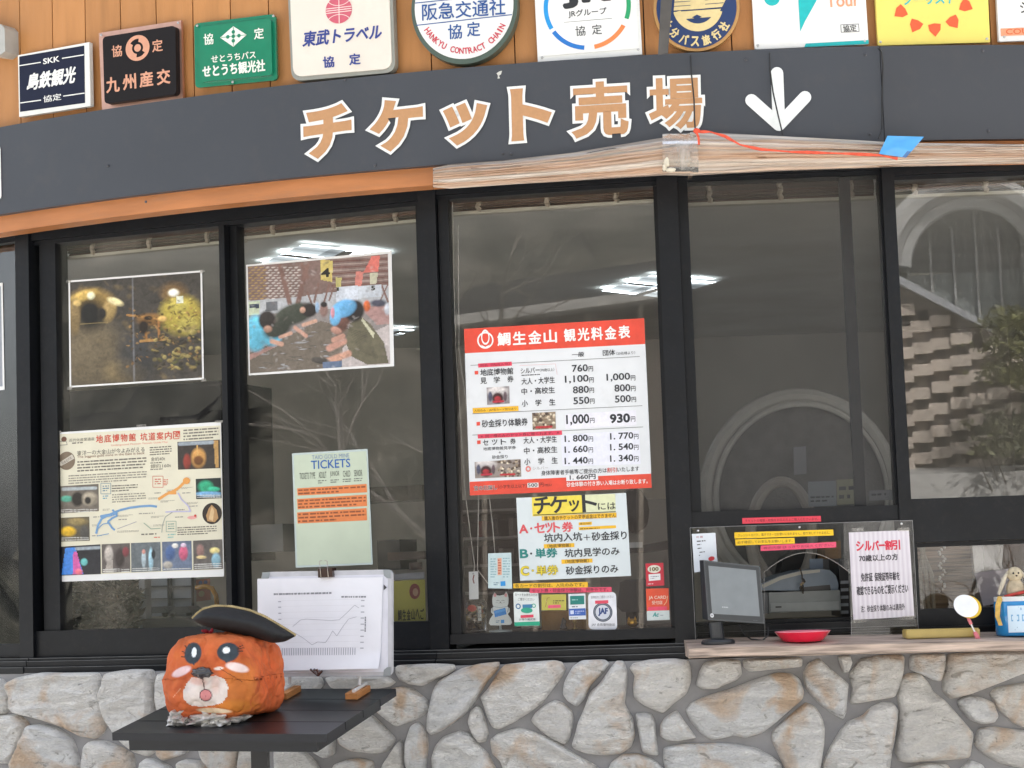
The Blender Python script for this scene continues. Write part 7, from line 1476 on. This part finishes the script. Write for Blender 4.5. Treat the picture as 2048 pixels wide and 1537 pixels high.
cat = thing('cat_cutout', 'white beckoning cat cut-out with a blue card on a small stand', 'cut-out', sillpt(1001, -.11))
q = Q(FB, -.09, [(330, 950), (530, 945), (530, 1290), (330, 1300)], ZF)
L_ = [(430, 990), (400, 985), (380, 960), (366, 985), (360, 1020), (362, 1060), (372, 1085), (352, 1100), (350, 1130), (368, 1150), (340, 1190), (332, 1225), (345, 1242), (430, 1244)]
a = MB(); o_ = L_+[(860-x, y-4) for x, y in L_[::-1]]; o_ = [p for i, p in enumerate(o_) if i == 0 or p != o_[i-1]]
v_ = q.img(np.array(o_)); a.prism(FB, v_, -.09, -.088, c('#d3dcdb')); a.build('cat', 'paper', cat)
a = MB(); d = .003
for s in (-1, 1): q.ell(a, 430+s*46, 985, 12, 16, c('#e2a7a8'), d); q.line(a, [(430+s*34, 1033), (430+s*20, 1027), (430+s*8, 1033)], 3, c('#5c5f62'), d); q.line(a, [(430+s*20, 1050), (430+s*40, 1046)], 2, c('#8a8d90'), d+.0001); q.line(a, [(430+s*70, 1085), (430+s*62, 1130)], 4, c('#5f6a72'), d)
q.ell(a, 430, 1045, 5, 4, c('#44464a'), d); q.line(a, [(415, 1054), (430, 1050), (445, 1054)], 2, c('#5c5f62'), d); q.line(a, [(370, 1082), (430, 1092), (490, 1080)], 5, c('#9fb1b8'), d)
q.poly(a, [(374, 1118), (472, 1092), (482, 1148), (384, 1174)], c('#2a86d6'), d+.0003); q.poly(a, [(382, 1122), (466, 1100), (470, 1120), (386, 1143)], c('#4aa0e4'), d+.0006); q.poly(a, [(434, 1196), (462, 1194), (463, 1222), (435, 1224)], c('#3b98de'), d); q.scrib(a, 392, 1198, 426, 1222, 2, c('#4f7d9f'), d); a.build('print', 'ink', cat)
a = MB(); a.lathe(sillpt(1001, -.10), [(.034, 0), (.033, .004), (.004, .006), (.003, .02)], c('#aab5b6'), 24); a.build('stand', 'plastic', cat)
inbox('carton', 'brown carton behind the row of card stickers', 'box', FB, 1083, 1222, 1178, 1262, -.30, -.16, '#94703c', 'matte')
fg = thing('figurine', 'small black pointed figurine in front of the brown carton', 'figurine', sillpt(1127, -.13), 'figurines on the sill'); a = MB(); a.lathe(sillpt(1127, -.13), [(.012, 0), (.011, .006), (.006, .018), (.004, .028), (.001, .034)], (.02, .02, .022), 14); a.blob(sillpt(1127, -.13)+np.array([.004, 0, .02]), (.005, .004, .009), (.02, .02, .022), 8, .3); a.build('body', 'shiny', fg, smooth=True)
fg = thing('figurine', 'small golden trophy figurine in front of the brown carton', 'figurine', sillpt(1150, -.13), 'figurines on the sill'); a = MB(); a.lathe(sillpt(1150, -.13), [(.009, 0), (.008, .004), (.003, .008), (.003, .016), (.008, .02), (.006, .026), (.003, .034)], c('#c8a866'), 14); a.build('body', 'gold', fg, smooth=True)
gc_ = thing('golden_cat_bell', 'golden cat head bell with a stick lying on the sill', 'bell', sillpt(1266, -.12)); g0 = sillpt(1265, -.12); a = MB(); a.blob(g0+np.array([0, 0, .013]), (.0145, .012, .0125), c('#d8a23a'), 14, .04)
for s in (-1, 1): a.lathe(g0+np.array([s*.009, 0, .021]), [(.005, 0), (.003, .006), (.0005, .010)], c('#d8a23a'), 8)
a.build('head', 'gold', gc_, smooth=True); a = MB(); a.tube([g0+np.array([.012, 0, .015]), sillpt(1294, -.13)+np.array([0, 0, .002])], .0018, c('#8d8a80'), 6); a.build('stick', 'metal', gc_)
ofc = thing('office_chair', 'dark grey office chair back seen through the window beside the ticket guide', 'chair', FB.px(1265, 1300, -.9)); a = MB(); a.prism(FB, [(1240, 1166), (1252, 1160), (1290, 1158), (1297, 1164), (1296, 1216), (1288, 1226), (1244, 1224), (1234, 1214)], -.62, -.57, c('#4a4d52')); a.build('backrest', 'plastic', ofc); a = MB(); a.tube([FB.px(1265, 1222, -.62), FB.px(1266, 1290, -.62)], .02, (.03, .03, .03)); a.build('post', 'plastic', ofc)
a = MB(); a.blob(FB.px(1268, 1022, -1.0), (.05, .05, .075), (.02, .02, .022), 16, .1); tag(a.build('black_chair_top', 'plastic', smooth=True), 'black rounded chair top behind the ticket guide', 'lamp')  # blob for the top of a black chair, not a lamp
inbox('name_plate', 'small white name plate beside the ticket guide', 'plate', FB, 1258, 1085, 1285, 1096, -.45, -.446, '#b9bcbe', 'paper')
a = MB(); a.prism(FB, [(1210, 1098), (1262, 1094), (1300, 1088), (1345, 1080), (1345, 1098), (1290, 1106), (1240, 1108)], -.56, -.5, (.022, .022, .025)); tag(a.build('desk_edge', 'plastic'), 'curved black desk edge behind the ticket guide', 'desk')
inbox('wall_panel', 'pale grey partition behind the ticket guide', 'partition', FB, 1200, 1000, 1345, 1300, -1.25, -1.2, (.30, .29, .27), 'room')
for k, (x, lb) in enumerate(((913, 'dark shelf unit with box files at the left of the price board window'),)):
    t = thing('shelf_unit', lb, 'shelf', FB.px(x+40, 1300, -1.5)); a = MB(); a.bpx(FB, 860, 1000, 1035, 1300, -1.75, -1.7, (.10, .095, .09)); a.build('back', 'room', t)
    for y in (1020, 1075, 1130, 1185): a = MB(); a.bpx(FB, 860, y, 1035, y+5, -1.7, -1.4, (.22, .21, .2)); a.build('shelf_board', 'room', t)
    for i in range(16): a = MB(); yy = (1075, 1130, 1185)[i % 3]; x0 = 865+i*10.2; a.bpx(FB, x0, yy-random.uniform(25, 42), x0+8, yy, -1.65, -1.42, c(random.choice(['#3a3634', '#58504c', '#6a3a34', '#2b2b2e', '#77736c']))); a.build('file', 'paper', t)
for k, pts in enumerate(([(905, 405), (908, 560), (912, 700), (930, 985), (949, 1130), (948, 1144)], [(916, 450), (918, 700), (957, 1000), (955, 1140), (978, 1170)], [(978, 990), (985, 1050), (990, 1107)])):
    a = MB(); P = [FB.px(x, y, GW-.02) for x, y in pts]; a.tube(P, .0013, (.5, .48, .44), 5); tag(a.build('hanging_string', 'felt'), ('thin string down the pane to the white tag', 'slack thin string looping beside the white tag', 'short thin string holding the point card')[k], 'string')
q, t = sheet('hanging_tag', 'narrow white paper tag hanging on a string over the stone jar', 'tag', FB, GW-.025, [(160, 786), (240, 780), (244, 1018), (164, 1022)], ZF, .0008, c('#c6cacd')); a = MB(); q.line(a, [(205, 812), (196, 850), (206, 885)], 10, c('#7a3a3c'), .0014); q.text(a, 198, 800, 20, 14, '金', c('#55555a'), .0014); a.build('print', 'ink', t)
# plant and wheeled panels behind the map
pl_ = thing('potted_plant', 'dark leafy plant in a pot behind the pane under the map', 'plant', FA.px(190, 1300, -.45)); a = MB(); fv = []; ff = []; fc = []
for k in range(1100):
    x = random.uniform(104, 286); y = random.uniform(1150, 1262); w = random.uniform(-.75, -.22)
    if (x-195)**2/95**2+(y-1215)**2/72**2 > 1.1: continue
    p = FA.px(x, y, w); A = rng.normal(0, 1, 3); A[2] = abs(A[2])*.6; A /= np.linalg.norm(A); B = np.cross(A, rng.normal(0, 1, 3)); B /= np.linalg.norm(B); L = random.uniform(.012, .035); n0 = len(fv)
    fv += [p-A*L, p+B*L*.22, p+A*L, p-B*L*.22]; ff.append((n0, n0+1, n0+2, n0+3)); fc.append(tuple(np.array(random.choice([(.03, .04, .018), (.05, .055, .03), (.11, .09, .06), (.02, .028, .015), (.16, .15, .12)]))*random.uniform(.5, 1.4)))
a.add(fv, ff, fc); a.build('foliage', 'leaf', pl_); a = MB(); pp = FA.px(190, 1300, -.45); pp[2] = V(FA, 450, 1306)-.20; a.lathe(pp, [(.06, 0), (.085, .16), (.08, .165), (.078, .12)], (.12, .07, .05), 20); a.build('pot', 'matte', pl_)
a = MB(); 
for k in range(8): a.tube([pp+np.array([0, 0, .13]), pp+np.array([random.uniform(-.09, .09), random.uniform(-.05, .05), .30])], .004, (.05, .04, .03), 5)
a.build('stem', 'matte', pl_)
inbox('white_post', 'thin white upright beside the plant under the map', 'post', FA, 279, 1155, 291, 1330, -.62, -.58, '#a5a9ae', 'plastic')
for k, x0 in enumerate((291, 339)):
    t = thing('wheeled_panel', ('left', 'right')[k]+' one of two white wheeled display panels behind the map', 'display panel', FA.px(x0+23, 1250, -.9), 'white wheeled panels behind the pane')
    a = MB(); a.bpx(FA, x0, 1150, x0+45, 1233, -.93, -.9, c('#969da4')); a.build('board', 'enamel', t); a = MB()
    for (xa, ya, xb, yb) in ((x0, 1172, x0+45, 1175), (x0, 1197, x0+45, 1199), (x0, 1150, x0+1.5, 1228), (x0+43.5, 1150, x0+45, 1228)): a.bpx(FA, xa, ya, xb, yb, -.899, -.885, (.03, .04, .045))
    a.build('frame', 'plastic', t)
    a = MB(); a.prism(FA, [(x0+3, 1222), (x0+14, 1214), (x0+34, 1213), (x0+43, 1220), (x0+45, 1226), (x0, 1228)], -.88, -.8, (.12, .13, .14)); a.build('foot', 'plastic', t)
    for s in (6, 39): a = MB(); a.blob(FA.px(x0+s, 1228, -.86), (.012, .008, .012), (.012, .012, .012), 8, 0); a.build('wheel', 'plastic', t)
t = thing('pink_poster', 'salmon pink poster with blue marks behind the right side of the map', 'poster', FA.px(406, 1203, -.95)); q = Q(FA, -.95, [(391, 1160), (420, 1157), (421, 1200), (392, 1204)]); a = MB(); q.body(a, .001, c('#b5705c')); a.build('sheet', 'paper', t); a = MB(); q.ell(a, 401, 1166, 4, 4, c('#3a5a94'), .0015); q.ell(a, 411, 1165, 4, 4, c('#3a4f8c'), .0015); q.ell(a, 403, 1188, 6, 6, c('#c9b98a'), .0015); a.build('print', 'ink', t)
a = MB(); a.tube([FA.px(392, 1176, -.8), FA.px(410, 1173, -.8), FA.px(424, 1177, -.8), FA.px(432, 1192, -.8), FA.px(434, 1212, -.8)], .009, c('#c98f1c'), 8); tag(a.build('yellow_rail', 'shiny', smooth=True), 'curved yellow tube rail behind the bottom right corner of the map', 'rail')
inbox('low_table', 'dark low table behind the pane under the map', 'table', FA, 285, 1236, 450, 1262, -.85, -.30, (.10, .095, .09), 'plastic')
inbox('dark_cabinet', 'long dark cabinet behind the tunnel map and photograph', 'cabinet', FA, 62, 775, 445, 1130, -1.5, -1.1, (.018, .018, .02), 'room')
t = thing('yellow_notice', 'olive yellow notice with a red brown emblem behind the pane right of the whiteboard', 'notice', FA.px(820, 1246, -.16)); q = Q(FA, -.16, [(760, 1010), (968, 1000), (976, 1285), (762, 1292)], ZD); a = MB(); q.body(a, .001, c('#a09a48')); a.build('sheet', 'paper', t)
a = MB(); q.ell(a, 900, 1080, 36, 52, c('#7a3f38'), .0014); q.ell(a, 905, 1085, 18, 26, c('#a88a70'), .0018)
for i, s_ in enumerate('鯛生金山へご'): q.text(a, 800+i*30, 1240-i*2, 26, 74, s_, c('#3b371c'), .0014, .02)
a.build('lettering', 'ink', t); a = MB(); q.poly(a, [(862, 888), (948, 884), (950, 934), (864, 938)], c('#33211d'), .004); tag(a.build('dark_clip', 'plastic'), 'dark clip above the olive yellow notice', 'clip'); a = MB(); q.poly(a, [(750, 965), (965, 950), (966, 995), (752, 1005)], c('#87878a'), .002); tag(a.build('clear_sleeve', 'paper'), 'grey plastic sleeve edge above the olive yellow notice', 'sleeve')
for (x0, y0, x1, y1, w, col, lb) in ((470, 1050, 566, 1105, -1.2, '#77797b', 'pale machine front seen between the map and the price sheet'), (640, 975, 845, 1005, -1.6, '#6a655c', 'long pale shelf behind the price sheet'), (755, 1080, 800, 1140, -1.1, '#26262a', 'black stand behind the price sheet'), (775, 1104, 850, 1120, -1.0, '#4a3730', 'brown tray behind the price sheet')):
    inbox('office_fitting', lb, 'fitting', FA, x0, y0, x1, y1, w-.15, w, col, 'plastic', 'office fittings behind the price sheet')
